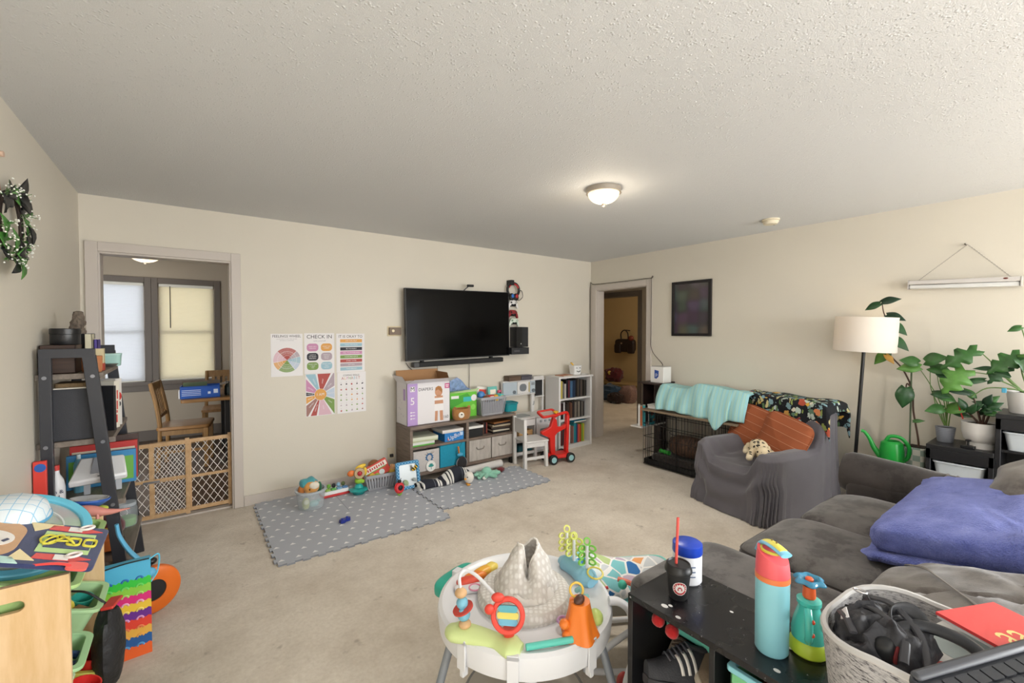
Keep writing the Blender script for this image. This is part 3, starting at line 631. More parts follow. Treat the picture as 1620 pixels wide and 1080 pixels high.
# toys in the basket
def blk(label,c,d,loc,rot,col,name='toy_block',cat='toy',eye=None,shape='box'):
    t=thing(name,label,cat,loc,rot=rot,group='toys heaped in the grey basket'); m=MB(K(col,.45))
    if shape=='box': m.cbox((0,0,d[2]/2),d)
    elif shape=='ball': m.ell((0,0,d[2]/2),(d[0]/2,d[1]/2,d[2]/2),18,12)
    else: m.lathe([(0,0),(d[0]/2,.005),(d[0]/2,d[2]*.6),(d[0]*.3,d[2]),(0,d[2])],18)
    obj('body',m,t,bevel=.006 if shape=='box' else 0)
    if eye:
        m=MB(K(eye,.5)); m.cbox((0,-d[1]/2-.001,d[2]*.6),(d[0]*.6,.004,d[2]*.35)); obj('printed_panel',m,t)
    return t
bz=.557+.1665
blk('teal board book standing in the basket',0,(.13,.02,.15),(2.74,4.06,bz-.02),(R(-8),0,R(4)),'6fbfb6',eye='f2e9d8')
blk('red and white toy car on the basket heap',0,(.08,.06,.05),(2.66,3.995,bz),(0,0,.1),'c94434',eye='eee8e0')
blk('yellow cup toy at the front of the basket heap',0,(.07,.07,.06),(2.72,3.985,bz-.01),(.2,0,0),'e2b23a',shape='cup')
blk('blue ball at the left of the basket heap',0,(.09,.09,.09),(2.585,4.07,bz),(0,0,0),'4d86c6',shape='ball')
blk('brown plush lump left of the red car in the basket',0,(.08,.07,.07),(2.6,3.99,bz-.02),(0,0,0),'7a4e34',shape='ball')
blk('white striped board book at the back of the basket',0,(.15,.02,.14),(2.63,4.13,bz-.01),(R(-6),R(8),0),'e8e4dc',eye='d84a3c')
blk('pink toy phone at the right of the basket heap',0,(.04,.03,.10),(2.80,4.02,bz-.01),(R(-6),R(2),0),'d65a78',eye='3b3b3b')
blk('aqua cube toy beside the pink phone',0,(.06,.06,.06),(2.785,4.0,bz-.005),(.1,.2,.4),'58c3c0',eye='f1c14a')
blk('black and white rattle behind the pink phone',0,(.035,.035,.12),(2.79,4.11,bz),(0,R(5),0),'25252a',eye='ffffff')
t=thing('teal_tub','small teal plastic tub with handle at the console\'s right end','tub',(2.935+.02,4.06,.557))
t.location=(2.965,4.07,.557)
m=MB(K('1c8f9a',.35)); m.prism(rrect(.16,.15,.04),0,.09,top=rrect(.175,.165,.045)); obj('body',m,t,bevel=.004)
m=MB(K('17808b',.35)); m.ring(rrect(.19,.18,.05),rrect(.17,.16,.04),.082,.1); obj('rim',m,t,bevel=.002)
m=MB(K('17808b',.35)); m.tube(bent([(-.08,0,.08),(-.05,-.083,.10),(.05,-.085,.09),(.08,0,.08)],6),.006,8); obj('handle',m,t)
# ================================================================== toy kitchen, small chair, red push cart, white bookcase
M_wp=mk('dcdad8',.45,bump=(120,.03),name='white_board'); M_pb=K('b4c0c9',.5); M_woodlt=wood('c9a473','b08a58',(1,10,10),.5,5,'pale_wood')
t=thing('toy_kitchen','white wooden toy kitchen with chalkboard between console and bookcase','toy kitchen',(3.28,4.08,0))
X0,X1=-.32,.325
for s in (X0,X1-.018):
    m=MB(M_wp); m.box(s,s+.018,-.13,.16,0,.455); obj('side_panel',m,t,bevel=.002)
m=MB(M_wp); m.box(X0-.008,X1+.008,-.14,.16,.455,.475); obj('counter',m,t,bevel=.003)
m=MB(K('8f979c',.35)); m.prism(rrect(.2,.15,.03,c=(-.13,.0)),.4755,.479); obj('sink_basin',m,t)
m=MB(M_wp); m.box(-.02,-.003,-.12,.15,.05,.455); obj('divider',m,t,bevel=.002)
m=MB(M_wp); m.box(X0+.02,X1-.02,-.12,.15,.04,.058); obj('bottom_shelf',m,t,bevel=.002)
m=MB(M_wp); m.box(X0+.02,-.02,-.12,.15,.215,.232); obj('middle_shelf',m,t,bevel=.002)
m=MB(M_wp); m.box(X0+.02,X1-.02,.15,.158,.04,.455); obj('back_panel',m,t)
m=MB(M_wp); m.box(X0+.022,-.024,-.135,-.122,.375,.45); d=obj('drawer_front',m,t,bevel=.003)
m=MB(K('35373b',.5)); m.tube([(-.2,-.138,.405),(-.185,-.15,.415),(-.17,-.138,.425)],.004,6); obj('knob',m,d)
m=MB(K('d5d6d8',.45)); m.box(.0,X1-.022,-.136,-.122,.065,.45); d=obj('oven_door',m,t,bevel=.003)
m=MB(K('7d868b',.3)); m.at((.15,-.137,.24),(R(90),0,0)); m.prism(rrect(.2,.16,.02),0,.002); obj('oven_window',m,d)
for x in (.06,.13,.2):
    m=MB(K('9fa9b0',.4)); m.cyl((x,-.136,.41),(x,-.15,.41),.014,n=14); obj('knob',m,d)
m=MB(M_woodlt); m.box(.262,.285,-.141,-.136,.08,.36); obj('door_handle',m,d,bevel=.002)
# uprights and upper cabinet
for x in (-.318,.13,.305):
    m=MB(M_wp); m.box(x,x+.02 if x!=.13 else x+.045,.12,.15,.475,.872); obj('upright',m,t,bevel=.002)
m=MB(M_wp); m.box(X0,X1,.10,.155,.866,.88); obj('top_board',m,t,bevel=.002)
m=MB(M_wp); m.box(X0,.175,.10,.155,.70,.712); obj('upper_shelf',m,t,bevel=.002)
m=MB(M_wp); m.box(.175,X1,.10,.155,.655,.667); obj('side_shelf',m,t,bevel=.002)
m=MB(M_pb); m.box(-.315,-.11,.10,.11,.715,.864); d=obj('cupboard_door',m,t,bevel=.002)
m=MB(K('6d767c',.4)); m.cyl((-.155,.10,.745),(-.155,.088,.745),.02,n=18); obj('knob',m,d)
m=MB(M_wp); m.box(-.105,.09,.10,.11,.715,.864); d=obj('microwave_door',m,t,bevel=.002)
m=MB(K('7a7f84',.25)); m.at((-.02,.0995,.79),(R(90),0,0)); m.prism(rrect(.105,.09,.04,8),0,.003); obj('microwave_window',m,d)
m=MB(K('c5b26e',.5)); m.box(.066,.08,.094,.1,.73,.85); obj('door_handle',m,d,bevel=.002)
m=MB(M_pb); m.box(.095,.172,.10,.11,.715,.864); d=obj('control_panel',m,t,bevel=.002)
m=MB(K('6d767c',.4)); m.cyl((.14,.10,.745),(.14,.088,.745),.022,n=18); obj('knob',m,d)
m=MB(K('8b9298',.4)); m.box(.11,.16,.097,.1,.81,.845); obj('display',m,d)
m=MB(K('1e1f22',.8)); m.box(.19,.302,.118,.128,.672,.862); obj('chalkboard',m,t,label='small black chalkboard')
m=MB(K('8b9298',.4)); m.tube([(.15,.118,.56),(.15,.1,.57),(.15,.095,.61)],.004,6); obj('utensil_hook',m,t)
# things on / in the kitchen
t=thing('wooden_crate','small wooden drawer box on the toy kitchen\'s middle shelf','box',(3.10,4.0,.233))
m=cube_basket(None,.2,.16,.10,M_woodlt); obj('body',m,t,smooth=0,bevel=.002)
m=MB(K('2b211a',.8)); m.at((0,-.0806,.055),(R(90),0,0)); m.prism(rrect(.06,.02,.009),0,.001); obj('hand_slot',m,t)
t=thing('teal_container','dark teal box on the bottom shelf of the toy kitchen','box',(3.13,4.03,.0585)); m=MB(K('24606a',.4)); m.prism(rrect(.2,.14,.02),0,.09); obj('body',m,t,bevel=.004); m=MB(K('1b4952',.4)); m.prism(rrect(.208,.148,.022),.09,.105); obj('lid',m,t,bevel=.003)
t=thing('keepsake_box','brown wooden box on top of the toy kitchen cupboard','box',(3.12,4.205,.881)); m=MB(wood('6a5443','4c3a2d',(1,10,10),.6,6,'brown_box_wood')); m.box(-.09,.09,-.05,.05,0,.045); obj('body',m,t,bevel=.003); m=MB(wood('5d4a3b','403026',(1,10,10),.6,6,'brown_lid_wood')); m.box(-.092,.092,-.052,.052,.045,.06); obj('lid',m,t,bevel=.003)
t=thing('metal_tin','dark grey tin beside the brown box on the toy kitchen','tin',(3.30,4.205,.881)); m=MB(K('55525a',.4)); m.box(-.08,.08,-.05,.05,0,.045); obj('body',m,t,bevel=.006); m=MB(K('484650',.4)); m.box(-.083,.083,-.053,.053,.045,.06); obj('lid',m,t,bevel=.004)
t=thing('paper_stack','stack of white papers on the toy kitchen by the bookcase','papers',(3.49,4.205,.881))
m=MB(K('dad7d3',.8)); 
for i in range(6): m.at((random.uniform(-.006,.006),random.uniform(-.004,.004),i*.006),(0,0,R(random.uniform(-5,5)))); m.box(-.085,.085,-.045,.045,0,.0055)
obj('sheets',m,t,smooth=0)
t=thing('rainbow_toy','small wooden arch toy on the toy kitchen counter','toy',(3.07,4.13,.476))
m=MB(K('c9b39a',.6)); m.tube([(.035*math.cos(R(a)),0,.005+.06*math.sin(R(a))) for a in range(0,181,15)],.012,8); obj('outer_arch',m,t); m=MB(K('a98464',.6)); m.tube([(.014*math.cos(R(a)),0,.005+.032*math.sin(R(a))) for a in range(0,181,20)],.009,8); obj('inner_arch',m,t)
# white child's chair
t=thing('child_chair','small white wooden child\'s chair in front of the toy kitchen','chair',(3.015,3.735,0),R(-9))
sx,sy=.125,.115
for x in (-sx,sx):
    for y in (-sy,sy):
        h=.535 if x<0 else .275; m=MB(M_wp); m.beam((x*1.06,y*1.04,0),(x if x>0 else x*1.08,y,h),.038,.034,up=(1,0,0)); obj('leg',m,t,bevel=.003)
m=MB(M_wp); m.box(-sx-.01,sx+.03,-sy-.025,sy+.025,.275,.295); obj('seat',m,t,bevel=.006)
for y in (-sy,sy):
    m=MB(M_wp); m.box(-sx+.015,sx-.015,y-.012,y+.012,.225,.275); obj('apron',m,t,bevel=.002)
    m=MB(M_wp); m.box(-sx+.015,sx-.015,y-.010,y+.010,.09,.12); obj('stretcher',m,t,bevel=.002)
m=MB(M_wp); m.box(-sx-.02,-sx-.002,-sy+.012,sy-.012,.37,.525); obj('backrest',m,t,bevel=.003)
# red push cart
RED=K('d8281f',.35); t=thing('push_cart','red plastic push cart with black wheels beside the small white chair','push cart',(3.33,3.65,0),R(-10))
m=MB(RED); out=[(-.13,-.07),(.12,-.09),(.16,-.05),(.16,.05),(.12,.09),(-.13,.07)]; m.prism(out,.055,.10,top=[(x*.94,y*.9) for x,y in out]); obj('base',m,t,bevel=.01)
m=MB(RED); m.beam((.125,.0,.09),(.14,0,.52),.06,.035,up=(1,0,0)); obj('post',m,t,bevel=.008)
m=MB(RED); m.at((0,.01,0),(R(90),0,0)); m.prism([(-.09,.13),(-.075,.09),(-.03,.10),(-.03,.3),(.0,.33),(.11,.37),(.12,.42),(.05,.39),(0,.40),(-.01,.48),(-.05,.51),(-.09,.40),(-.2,.36),(-.2,.33),(-.1,.28)],-.02,.03); obj('side_frame',m,t,bevel=.006)
m=MB(RED); m.tube(bent([(-.05,.0,.50),(.0,-.01,.53),(.07,-.01,.545),(.14,0,.54),(.15,0,.46)],5),.017,10); obj('handle',m,t)
e=MB(RED); e.at((-.12,0,.555),(R(18),R(-4),0)); e.ring(rrect(.22,.15,.03),rrect(.165,.10,.02),-.01,.012); obj('tray_frame',e,t,bevel=.004)
e=MB(K('b9a7a0',.3)); e.at((-.12,0,.553),(R(18),R(-4),0)); e.prism(rrect(.17,.11,.02),-.003,.003); obj('tray_panel',e,t)
e=MB(K('e3b02c',.4)); e.at((-.03,-.03,.57),(R(18),0,.6)); e.cbox((0,0,0),(.07,.04,.02)); obj('yellow_grip',e,t,bevel=.006)
for x in (-.10,.125):
    for y in (-.09,.09):
        m=MB(K('1d1d1f',.5)); m.cyl((x,y-.018,.055),(x,y+.018,.055),.055,n=24); w_=obj('wheel',m,t,bevel=.006)
        m=MB(K('9ccbd0',.4)); m.cyl((x,y-.021,.055),(x,y+.021,.055),.032,n=20); obj('hub',m,w_)
# bookcase
BX0,BX1,BY0,BY1,BH=3.635,4.215,3.945,4.2,.912
t=thing('bookcase','low white bookcase full of books beside the hall doorway','bookcase',(BX0,BY0,0))
w,d=BX1-BX0,BY1-BY0
for x in (0,w-.03):
    m=MB(M_wp); m.box(x,x+.03,0,d,0,BH-.02); obj('side_panel',m,t,bevel=.002)
m=MB(M_wp); m.box(-.012,w+.012,-.012,d,BH-.022,BH); obj('top_panel',m,t,bevel=.002)
for z in (.03,.355,.615):
    m=MB(M_wp); m.box(.03,w-.03,.003,d,z,z+.022); obj('shelf',m,t,bevel=.002)
m=MB(M_wp); m.box(.03,w-.03,.008,.02,0,.03); obj('plinth',m,t)
m=MB(M_wp); m.box(.03,w-.03,d-.006,d,.03,BH-.02); obj('back_panel',m,t)
def fill(z,x0,x1,hmax,specs,where):
    x=x0
    for i,(c,w_,h_,nm,tx) in enumerate(specs):
        if x+w_>x1: break
        L=('%s book on the bookcase\'s %s shelf, '%(nm,where))+('at its left end' if i==0 else '%s from the left'%['','second','third','fourth','fifth','sixth','seventh','eighth','ninth','tenth','eleventh','twelfth','thirteenth','fourteenth','fifteenth','sixteenth'][i])
        book(L,w_-.001,h_*hmax,.15,c,(x+w_/2,BY0+.025+random.uniform(0,.015),z),group='books on the white bookcase',text_=tx); x+=w_
fill(.638,BX0+.032,BX1-.032,.225,[('1c1b1d',.026,1,'black',None),('c4b24e',.03,.96,'yellow',None),('6f6c6a',.024,.9,'grey',None),('b9b4ad',.034,.80,'white',None),('201e24',.036,1.02,'black',None),('6a2f38',.028,.98,'maroon',None),('3f5e7d',.05,.93,'blue',None),('22324a',.045,.95,'navy',None),('1d1c1f',.035,1.0,'black',None),('4b433b',.03,1.03,'brown',None),('211f22',.03,.98,'black',None),('5d5148',.03,.97,'taupe',None),('2a2623',.028,.95,'dark brown',None),('3a362f',.028,.93,'dark olive',None),('1f1e20',.025,.9,'black',None)],'top')
fill(.378,BX0+.032,BX1-.032,.205,[('5f2228',.028,1,'maroon',None),('3c1d20',.026,.97,'dark red',None),('1e1d1f',.022,.95,'black',None),('c2bfc0',.03,1.02,'white',None),('2e2421',.03,.9,'brown',None),('39302b',.034,1,'dark brown',None),('58362a',.032,.98,'rust',None),('6b4b36',.03,.93,'tan',None),('2a2527',.034,1,'black',None),('7d7469',.03,.96,'beige',None),('48443f',.03,1,'grey',None),('8e8577',.03,.97,'sand',None),('2d2b2b',.03,.98,'black',None),('6d675f',.03,.95,'grey',None),('35302e',.03,.93,'dark brown',None)],'middle')
fill(.053,BX0+.032,BX1-.032,.27,[('51282a',.03,.83,'maroon',None),('6a2c2c',.028,.8,'dark red',None),('253a3d',.03,.86,'dark teal',None),('3c8a80',.03,.83,'teal',None),('c9c8c8',.05,.85,'white',None),('d6d3cf',.034,.88,'white',None),('7d5148',.03,.82,'brown',None),('a8746c',.022,.8,'pink',None),('2a8a93',.04,.93,'teal',None),('24527a',.025,.9,'blue',None),('c84c50',.026,.84,'red',None),('d8762c',.028,.85,'orange',None),('c0452e',.02,.82,'red',None),('7fae3a',.028,.86,'green',None),('d0c23c',.026,.84,'yellow',None)],'bottom')
t=thing('blue_tray','blue book lying flat across the bottom shelf books','book',(4.02,4.02,.312)); m=MB(K('1e86a8',.4)); m.box(-.11,.11,-.06,.07,0,.022); obj('cover',m,t,bevel=.003); m=MB(K('d8d0bd',.8)); m.box(-.108,.1105,-.062,.0705,.004,.018); obj('pages',m,t)
t=thing('face_planter','white square pot with a smiling face on the bookcase','pot',(4.055,4.09,BH))
m=MB(K('e9e8e6',.4)); m.prism(rrect(.115,.10,.02),0,.12,top=rrect(.14,.12,.022)); obj('pot',m,t,bevel=.006)
m=MB(K('1c1c20',.5)); m.at((0,-.059,.065),(R(83),0,0))
for s in (-1,1): m.tube([(s*.028+.012*math.cos(a),.012+.012*math.sin(a),.002) for a in [R(25+13*i) for i in range(11)]],.0035,6)
m.tube([(.03*math.cos(a),-.005+.024*math.sin(a),.002) for a in [R(200+14*i) for i in range(11)]],.0035,6); obj('smile_print',m,t)
m=MB(K('e0b23a',.5)); m.tube(bent([(-.03,.0,.1),(-.06,-.01,.135),(-.085,-.005,.155)],4),.010,8); obj('yellow_scoop',m,t)
t=thing('picture_book','thin orange covered book lying on top of the bookcase','book',(3.83,4.06,BH+.0005),R(8)); m=MB(K('b0704c',.5)); m.box(-.10,.10,-.07,.07,0,.008); obj('cover',m,t); m=MB(K('d8d0bd',.8)); m.box(-.098,.101,-.071,.068,.0015,.0065); obj('pages',m,t)
t=thing('letter_paper','white papers on the bookcase beside the face pot','papers',(4.16,4.1,BH+.0005),R(-5)); m=MB(WHITE); m.box(-.035,.035,-.07,.07,0,.004); m.at((.005,.01,.004),(0,0,.2)); m.box(-.03,.03,-.06,.06,0,.003); obj('sheets',m,t,smooth=0)
# ================================================================== foam mat and the toys along the wall
M_mat=mk('b0b4bd',.75,bump=(500,.25,.002),name='grey_foam'); M_tri=K('f2f2f2',.7); M_edge=K('8c8f96',.8)
def tile_outline(ax,ay,s,tabs):
    """square tile with tooth edge on sides where tabs[k] is True: bottom,right,top,left"""
    pts=[]; n=13; d=.016; c=[(ax,ay),(ax+s,ay),(ax+s,ay+s),(ax,ay+s)]
    for k in range(4):
        a=Vector(c[k]);b=Vector(c[(k+1)%4]); u=(b-a).normalized(); nn=Vector((u.y,-u.x))
        pts.append(tuple(a))
        if tabs[k]:
            st=s/n
            for i in range(n):
                f=st*i
                if i%2==1:
                    for q,o in ((.08,0),(-.02,d),(1.02,d),(.92,0)): p=a+u*(f+st*q)+nn*o; pts.append((p.x,p.y))
    return pts
def mat(name,label,tiles,rz=0,loc=(0,0,0)):
    t=thing(name,label,'play mat',loc,rz)
    for (ax,ay,s,tabs) in tiles:
        out=tile_outline(ax,ay,s,tabs); m=MB(M_mat); n=len(out)
        m.add([(x,y,0) for x,y in out]+[(x,y,.0115) for x,y in out],[tuple(range(n-1,-1,-1)),tuple(range(n,2*n))],M_mat)
        m.add([(x,y,z) for z in (0,.0115) for x,y in out],[(i,(i+1)%n,n+(i+1)%n,n+i) for i in range(n)],M_edge)
        k=6; st=s/k
        for j in range(k):
            for i in range(k):
                x,y=ax+st*(i+.5+(.5 if j%2 else 0)-.25),ay+st*(j+.5); r=.018
                m.add([(x+r*1.25*math.cos(a),y+r*math.sin(a),.0119) for a in (R(90),R(210),R(330))],[(0,1,2)],M_tri)
        obj('mat_tile',m,t,smooth=0)
    return t
S_=.604
mat('play_mat','grey foam puzzle mat with white triangles along the back wall',
    [(.43,3.035,S_,(1,0,0,1)),(.43+S_,3.035,S_,(1,1,0,0)),(.43,3.035+S_,S_-.002,(0,0,1,1)),(.43+S_,3.035+S_,S_-.002,(0,1,1,0))])
mat('play_mat','grey foam puzzle mat reaching in front of the media console',[(1.664,3.205,S_,(1,0,0,1)),(1.664+S_,3.205,S_-.03,(1,1,1,0))])
MZ=.0125
# clear tub with plush toys
CLEAR=mk('dfe8ee',.08,alpha=.22,name='clear_plastic'); CLEARR=mk('d4dee6',.15,alpha=.55,name='clear_rim')
t=thing('clear_tub','clear round plastic tub of soft toys on the grey mat','tub',(.80,3.90,MZ)); 
m=MB(CLEAR); m.lathe([(0,.002),(.098,.002),(.112,.15),(.109,.15),(.095,.006),(0,.006)],36); obj('wall',m,t)
m=MB(CLEARR); m.lathe([(.106,.135),(.122,.137),(.122,.152),(.106,.152),(.106,.135)],36); obj('rim',m,t)
def toy(name,label,loc,cat='plush toy',rz=0,rot=None,group=None): return thing(name,label,cat,loc,rz,group,rot)
t=toy('plush_lion','orange plush face with teal hood sitting up in the clear tub',(.80,3.90,MZ+.095))
m=MB(fabric('e3a255',.12)); m.ell((0,-.02,.075),(.062,.05,.055),18,12); obj('head',m,t)
m=MB(fabric('4fa3ad',.12)); m.ell((-.01,.01,.105),(.072,.055,.045),16,10,fn=lambda d:1+.15*math.sin(6*d.x)); obj('hood',m,t)
m=MB(fabric('efe6d6',.08)); m.ell((.015,-.058,.095),(.04,.02,.03),14,8); obj('muzzle',m,t)
m=MB(fabric('c77a3a',.12)); m.ell((-.07,0,.06),(.03,.025,.04),12,8); obj('ear',m,t)
m=MB(fabric('2f6b4d',.12)); m.ell((.07,.01,.05),(.02,.02,.05),12,8); obj('paw',m,t)
m=MB(K('2a2320',.4)); m.ell((-.022,-.066,.07),(.006,.004,.008),8,6); obj('eye',m,t)
t=toy('plush_leaf','pale yellow green soft toy in the clear tub',(.755,3.87,MZ+.008)); m=MB(fabric('c9cf8a',.15)); m.ell((0,0,.035),(.03,.028,.05),14,10); obj('body',m,t); m=MB(fabric('e8eac9',.1)); m.ell((.0,-.025,.055),(.02,.01,.02),10,8); obj('face',m,t)
t=toy('plush_whale','pale aqua soft toy lying in the clear tub',(.815,3.87,MZ+.008)); m=MB(fabric('9fd0d6',.12)); m.ell((0,0,.025),(.04,.035,.026),16,10); obj('body',m,t); m=MB(fabric('9fd0d6',.12)); m.ell((.04,.01,.04),(.014,.03,.008),12,6); obj('tail',m,t)
# piano toy
t=thing('toy_piano','white and red musical toy with animal keys on the mat','musical toy',(1.035,4.08,MZ),R(3))
m=MB(K('d23b3b',.4)); m.prism(rrect(.24,.13,.02),0,.02); obj('base',m,t,bevel=.004)
m=MB(PL_W); m.prism(rrect(.235,.125,.02),.0205,.05,top=rrect(.22,.115,.02)); obj('body',m,t,bevel=.004)
for i,c in enumerate(('9cc45a','5fae5a','7fb3d8','5a8fc6')):
    m=MB(K(c,.45)); m.box(-.09+i*.05,-.048+i*.05,-.05,-.005,.05,.062); obj('key',m,t,bevel=.004)
for i,c in enumerate(('3a3a40','7fbf4a','2d2d33','9bc9e6','6b7a4a')):
    m=MB(K(c,.45)); m.ell((-.085+i*.042,.025,.07),(.018,.016,.02),12,8); obj('animal_figure',m,t)
# suction toy
t=thing('suction_toy','tall spinning baby toy on an aqua flower base','baby toy',(1.215,3.97,MZ))
AQ=K('26a8a6',.35)
m=MB(AQ); m.grid(lambda u,v:((.04+.045*min(1,v*1.6)*(1+.12*math.cos(14*PI*u)))*math.cos(2*PI*u) if v<.63 else (.085*(1-v)/.37*(1+.12*math.cos(14*PI*u)*(1-v)/.37))*math.cos(2*PI*u),(.04+.045*min(1,v*1.6)*(1+.12*math.cos(14*PI*u)))*math.sin(2*PI*u) if v<.63 else (.085*(1-v)/.37*(1+.12*math.cos(14*PI*u)*(1-v)/.37))*math.sin(2*PI*u),.06*v),42,10,None,True); m.lathe([(0,0),(.05,0)],20); obj('base',m,t)
m=MB(AQ); m.lathe([(.04,.055),(.03,.075),(.018,.085),(.018,.10)],18); obj('stem',m,t)
m=MB(K('9ccb3c',.4)); m.ell((0,0,.115),(.036,.03,.03),16,10); m.ell((.03,-.01,.105),(.02,.016,.018),10,8); obj('frog_body',m,t)
m=MB(K('d9a63c',.4)); m.cyl((0,0,.13),(0,0,.15),.012,n=10); obj('neck',m,t)
m=MB(K('b59a72',.4)); m.at((0,-.02,.185),(R(80),0,0)); m.lathe([(0,-.012),(.045,-.012),(.05,0),(.045,.012),(0,.012)],24); d=obj('spinner_disc',m,t)
m=MB(K('b3232e',.3)); m.ell((0,-.036,.187),(.022,.012,.022),14,10); obj('red_eye',m,d)
m=MB(K('e67a35',.45)); m.ell((-.065,0,.19),(.035,.018,.028),14,8); obj('orange_wing',m,t)
m=MB(K('e8c23a',.45)); m.ell((.02,.005,.235),(.05,.014,.02),14,8,rot=(0,R(-15),0)); obj('yellow_petal',m,t)
m=MB(K('e8c23a',.45)); m.ell((.058,.005,.185),(.02,.014,.04),12,8); obj('yellow_ear',m,t)
# grey basket
t=thing('storage_basket','grey plastic basket of boxed toys standing on the mat','basket',(1.425,4.035,MZ),R(-4)); slat_basket(t,.29,.21,.145,M_bk,.84,11,6)
t=thing('toy_carton','red and white toy carton leaning in the grey floor basket','carton',(1.42,4.045,MZ+.09),rot=(R(-10),R(-22),R(-4)))
m=MB(K('d8432f',.45)); m.box(-.125,.125,-.03,.03,0,.13)
m.at((0,-.0305,0),(R(90),0,0)); pane2(m,rect(0,.095,.235,.045),0,K('efe6dd',.5)); [pane2(m,rect(-.085+.0215*q,.095,.012,.018+.006*(q%3)),.0004,K('c8342a',.5)) for q in range(9)]; pane2(m,rect(0,.068,.2,.008),.0004,K('68a84a',.5)); pane2(m,circ(.032,20,(-.05,.03)),.0004,K('e6c63c',.5)); pane2(m,circ(.026,20,(.045,.03)),.0004,K('dfe9ea',.5)); pane2(m,circ(.022,20,(-.005,.02)),.0006,K('9ac24a',.5))
obj('carton_walls',m,t,smooth=0,bevel=.002)
t=thing('wooden_dome','brown domed wooden toy at the back of the grey floor basket','toy',(1.40,4.1,MZ+.10)); m=MB(K('8b5a35',.55)); m.lathe([(0,0),(.06,0),(.06,.08),(.05,.115),(.025,.135),(0,.14)],24); obj('dome',m,t); m=MB(K('6d4427',.55)); m.lathe([(.0605,.055),(.063,.06),(.0605,.065)],24); obj('groove',m,t)
t=thing('yellow_cup','yellow and peach stacking cups at the right of the floor basket','stacking cup',(1.535,4.03,MZ+.10),rot=(R(12),R(14),0))
m=MB(K('e8c25a',.45)); m.lathe([(0,0),(.028,0),(.034,.055),(.030,.055),(.025,.004),(0,.004)],20); obj('cup',m,t); m=MB(K('e9b98a',.45)); m.lathe([(0,.0),(.026,.03),(.03,.085),(.026,.085),(.02,.04),(0,.035)],20); obj('inner_cup',m,t)
# baby mirror
t=thing('baby_mirror','blue framed baby floor mirror with a plush bee, leaning on the console','mirror',(1.625,3.80,MZ),rot=(R(-14),0,R(-3)))
M_bp=NT('blue_spotted'); v=M_bp.n('ShaderNodeTexChecker'); v.inputs['Scale'].default_value=70; M_bp.l(M_bp.co(),v.inputs['Vector']); v.inputs['Color1'].default_value=rgb('2f78ad'); v.inputs['Color2'].default_value=rgb('7fb5d6'); M_bp.l(v.outputs[0],M_bp.b.inputs['Base Color']); M_bp.b.inputs['Roughness'].default_value=.9
m=MB(M_bp.m); m.at((0,0,.125),(R(90),0,0)); m.ring(rrect(.225,.25,.02),rrect(.165,.195,.015),-.016,.016); obj('frame',m,t,bevel=.006)
m=MB(K('b9bfc0',.3,metal=.25)); m.box(-.085,.085,-.002,.002,.025,.225); obj('mirror_sheet',m,t,smooth=0)
m=MB(M_bp.m); m.box(-.11,.11,.004,.014,.005,.245); obj('back_panel',m,t)
e=MB(stripes(0,.022,[(.5,'1d1c1c'),(.5,'e3b93a')])); e.ell((0,0,0),(.034,.016,.02),16,10); e=obj('plush_bee',e,t,loc=(.06,-.028,.18),rot=(0,R(-38),0))
m=MB(K('d9dfe2',.6)); m.ell((0,-.008,.024),(.012,.006,.016),10,6); obj('wing',m,e)
m=MB(fabric('9db08a',.1)); m.ell((-.03,-.02,.06),(.022,.006,.03),12,6,rot=(0,R(-30),0)); obj('leaf_flap',m,t)
m=MB(fabric('9fa8a8',.1)); m.ell((.055,-.02,.075),(.025,.006,.016),12,6,rot=(0,R(30),0)); obj('grey_flap',m,t)
t=thing('ladybug_toy','red ladybug rattle leaning on the mirror\'s left corner','rattle',(1.49,3.70,MZ),rz=R(10))
m=MB(K('d42e33',.4)); m.at((0,0,.068),(R(78),0,0)); m.lathe([(0,-.014),(.04,-.014),(.05,0),(.04,.016),(0,.02)],28); d=obj('body',m,t)
m=MB(K('1a1718',.4)); m.ell((0,-.02,.072),(.023,.012,.023),16,10); obj('black_centre',m,d)
m=MB(K('1a1718',.4)); m.ell((0,.0,.125),(.02,.014,.014),12,8); m.tube([(-.008,0,.13),(-.018,0,.15)],.003,5); m.tube([(.008,0,.13),(.018,0,.15)],.003,5); obj('head',m,t)
m=MB(K('7fae3c',.5)); m.torus((0,-.004,.024),.019,.006,20,8,rot=(R(85),0,0)); obj('green_ring',m,t)
m=MB(K('d8832f',.5)); m.ell((.02,0,.03),(.012,.008,.016),10,6); obj('orange_tag',m,t)
# patterned cushion blanket
M_ser=stripes(0,.30,[(.10,'e4e2dd'),(.04,'23242c'),(.05,'e4e2dd'),(.03,'23242c'),(.06,'e4e2dd'),(.34,'262833'),(.02,'6a6d78'),(.08,'262833'),(.05,'e4e2dd'),(.03,'23242c'),(.06,'dedcd8'),(.14,'2a2c36')],.9,warp=.02,name='serape')
t=thing('woven_blanket','rumpled navy and white striped woven blanket in front of the console','blanket',(1.955,3.755,MZ),R(2))
def hp(u): return .045+.075*math.exp(-((u-.78)/.24)**2)+.012*math.sin(11*u)
m=MB(M_ser); m.grid(lambda u,v:((u-.5)*.53+.02*math.sin(6*v),-.075*math.cos(PI*v)*(1-.25*abs(u-.5))+.01*math.sin(9*u),(.004+hp(u)*math.sin(PI*v)**.7+.006*math.sin(18*u+7*v)*math.sin(PI*v))*(1 if .01<u<.99 else .3)),46,16); obj('cloth',m,t,solid=.006)
m=MB(K('e2e0dc',.9))
for i in range(22):
    v=i/21; m.tube([(-.262,-.07*math.cos(PI*v),.012+.015*math.sin(PI*v)),(-.285,-.075*math.cos(PI*v)+.006*math.sin(3*i),.006)],.0022,4)
o=obj('fringe',m,t); o['kind']='stuff'
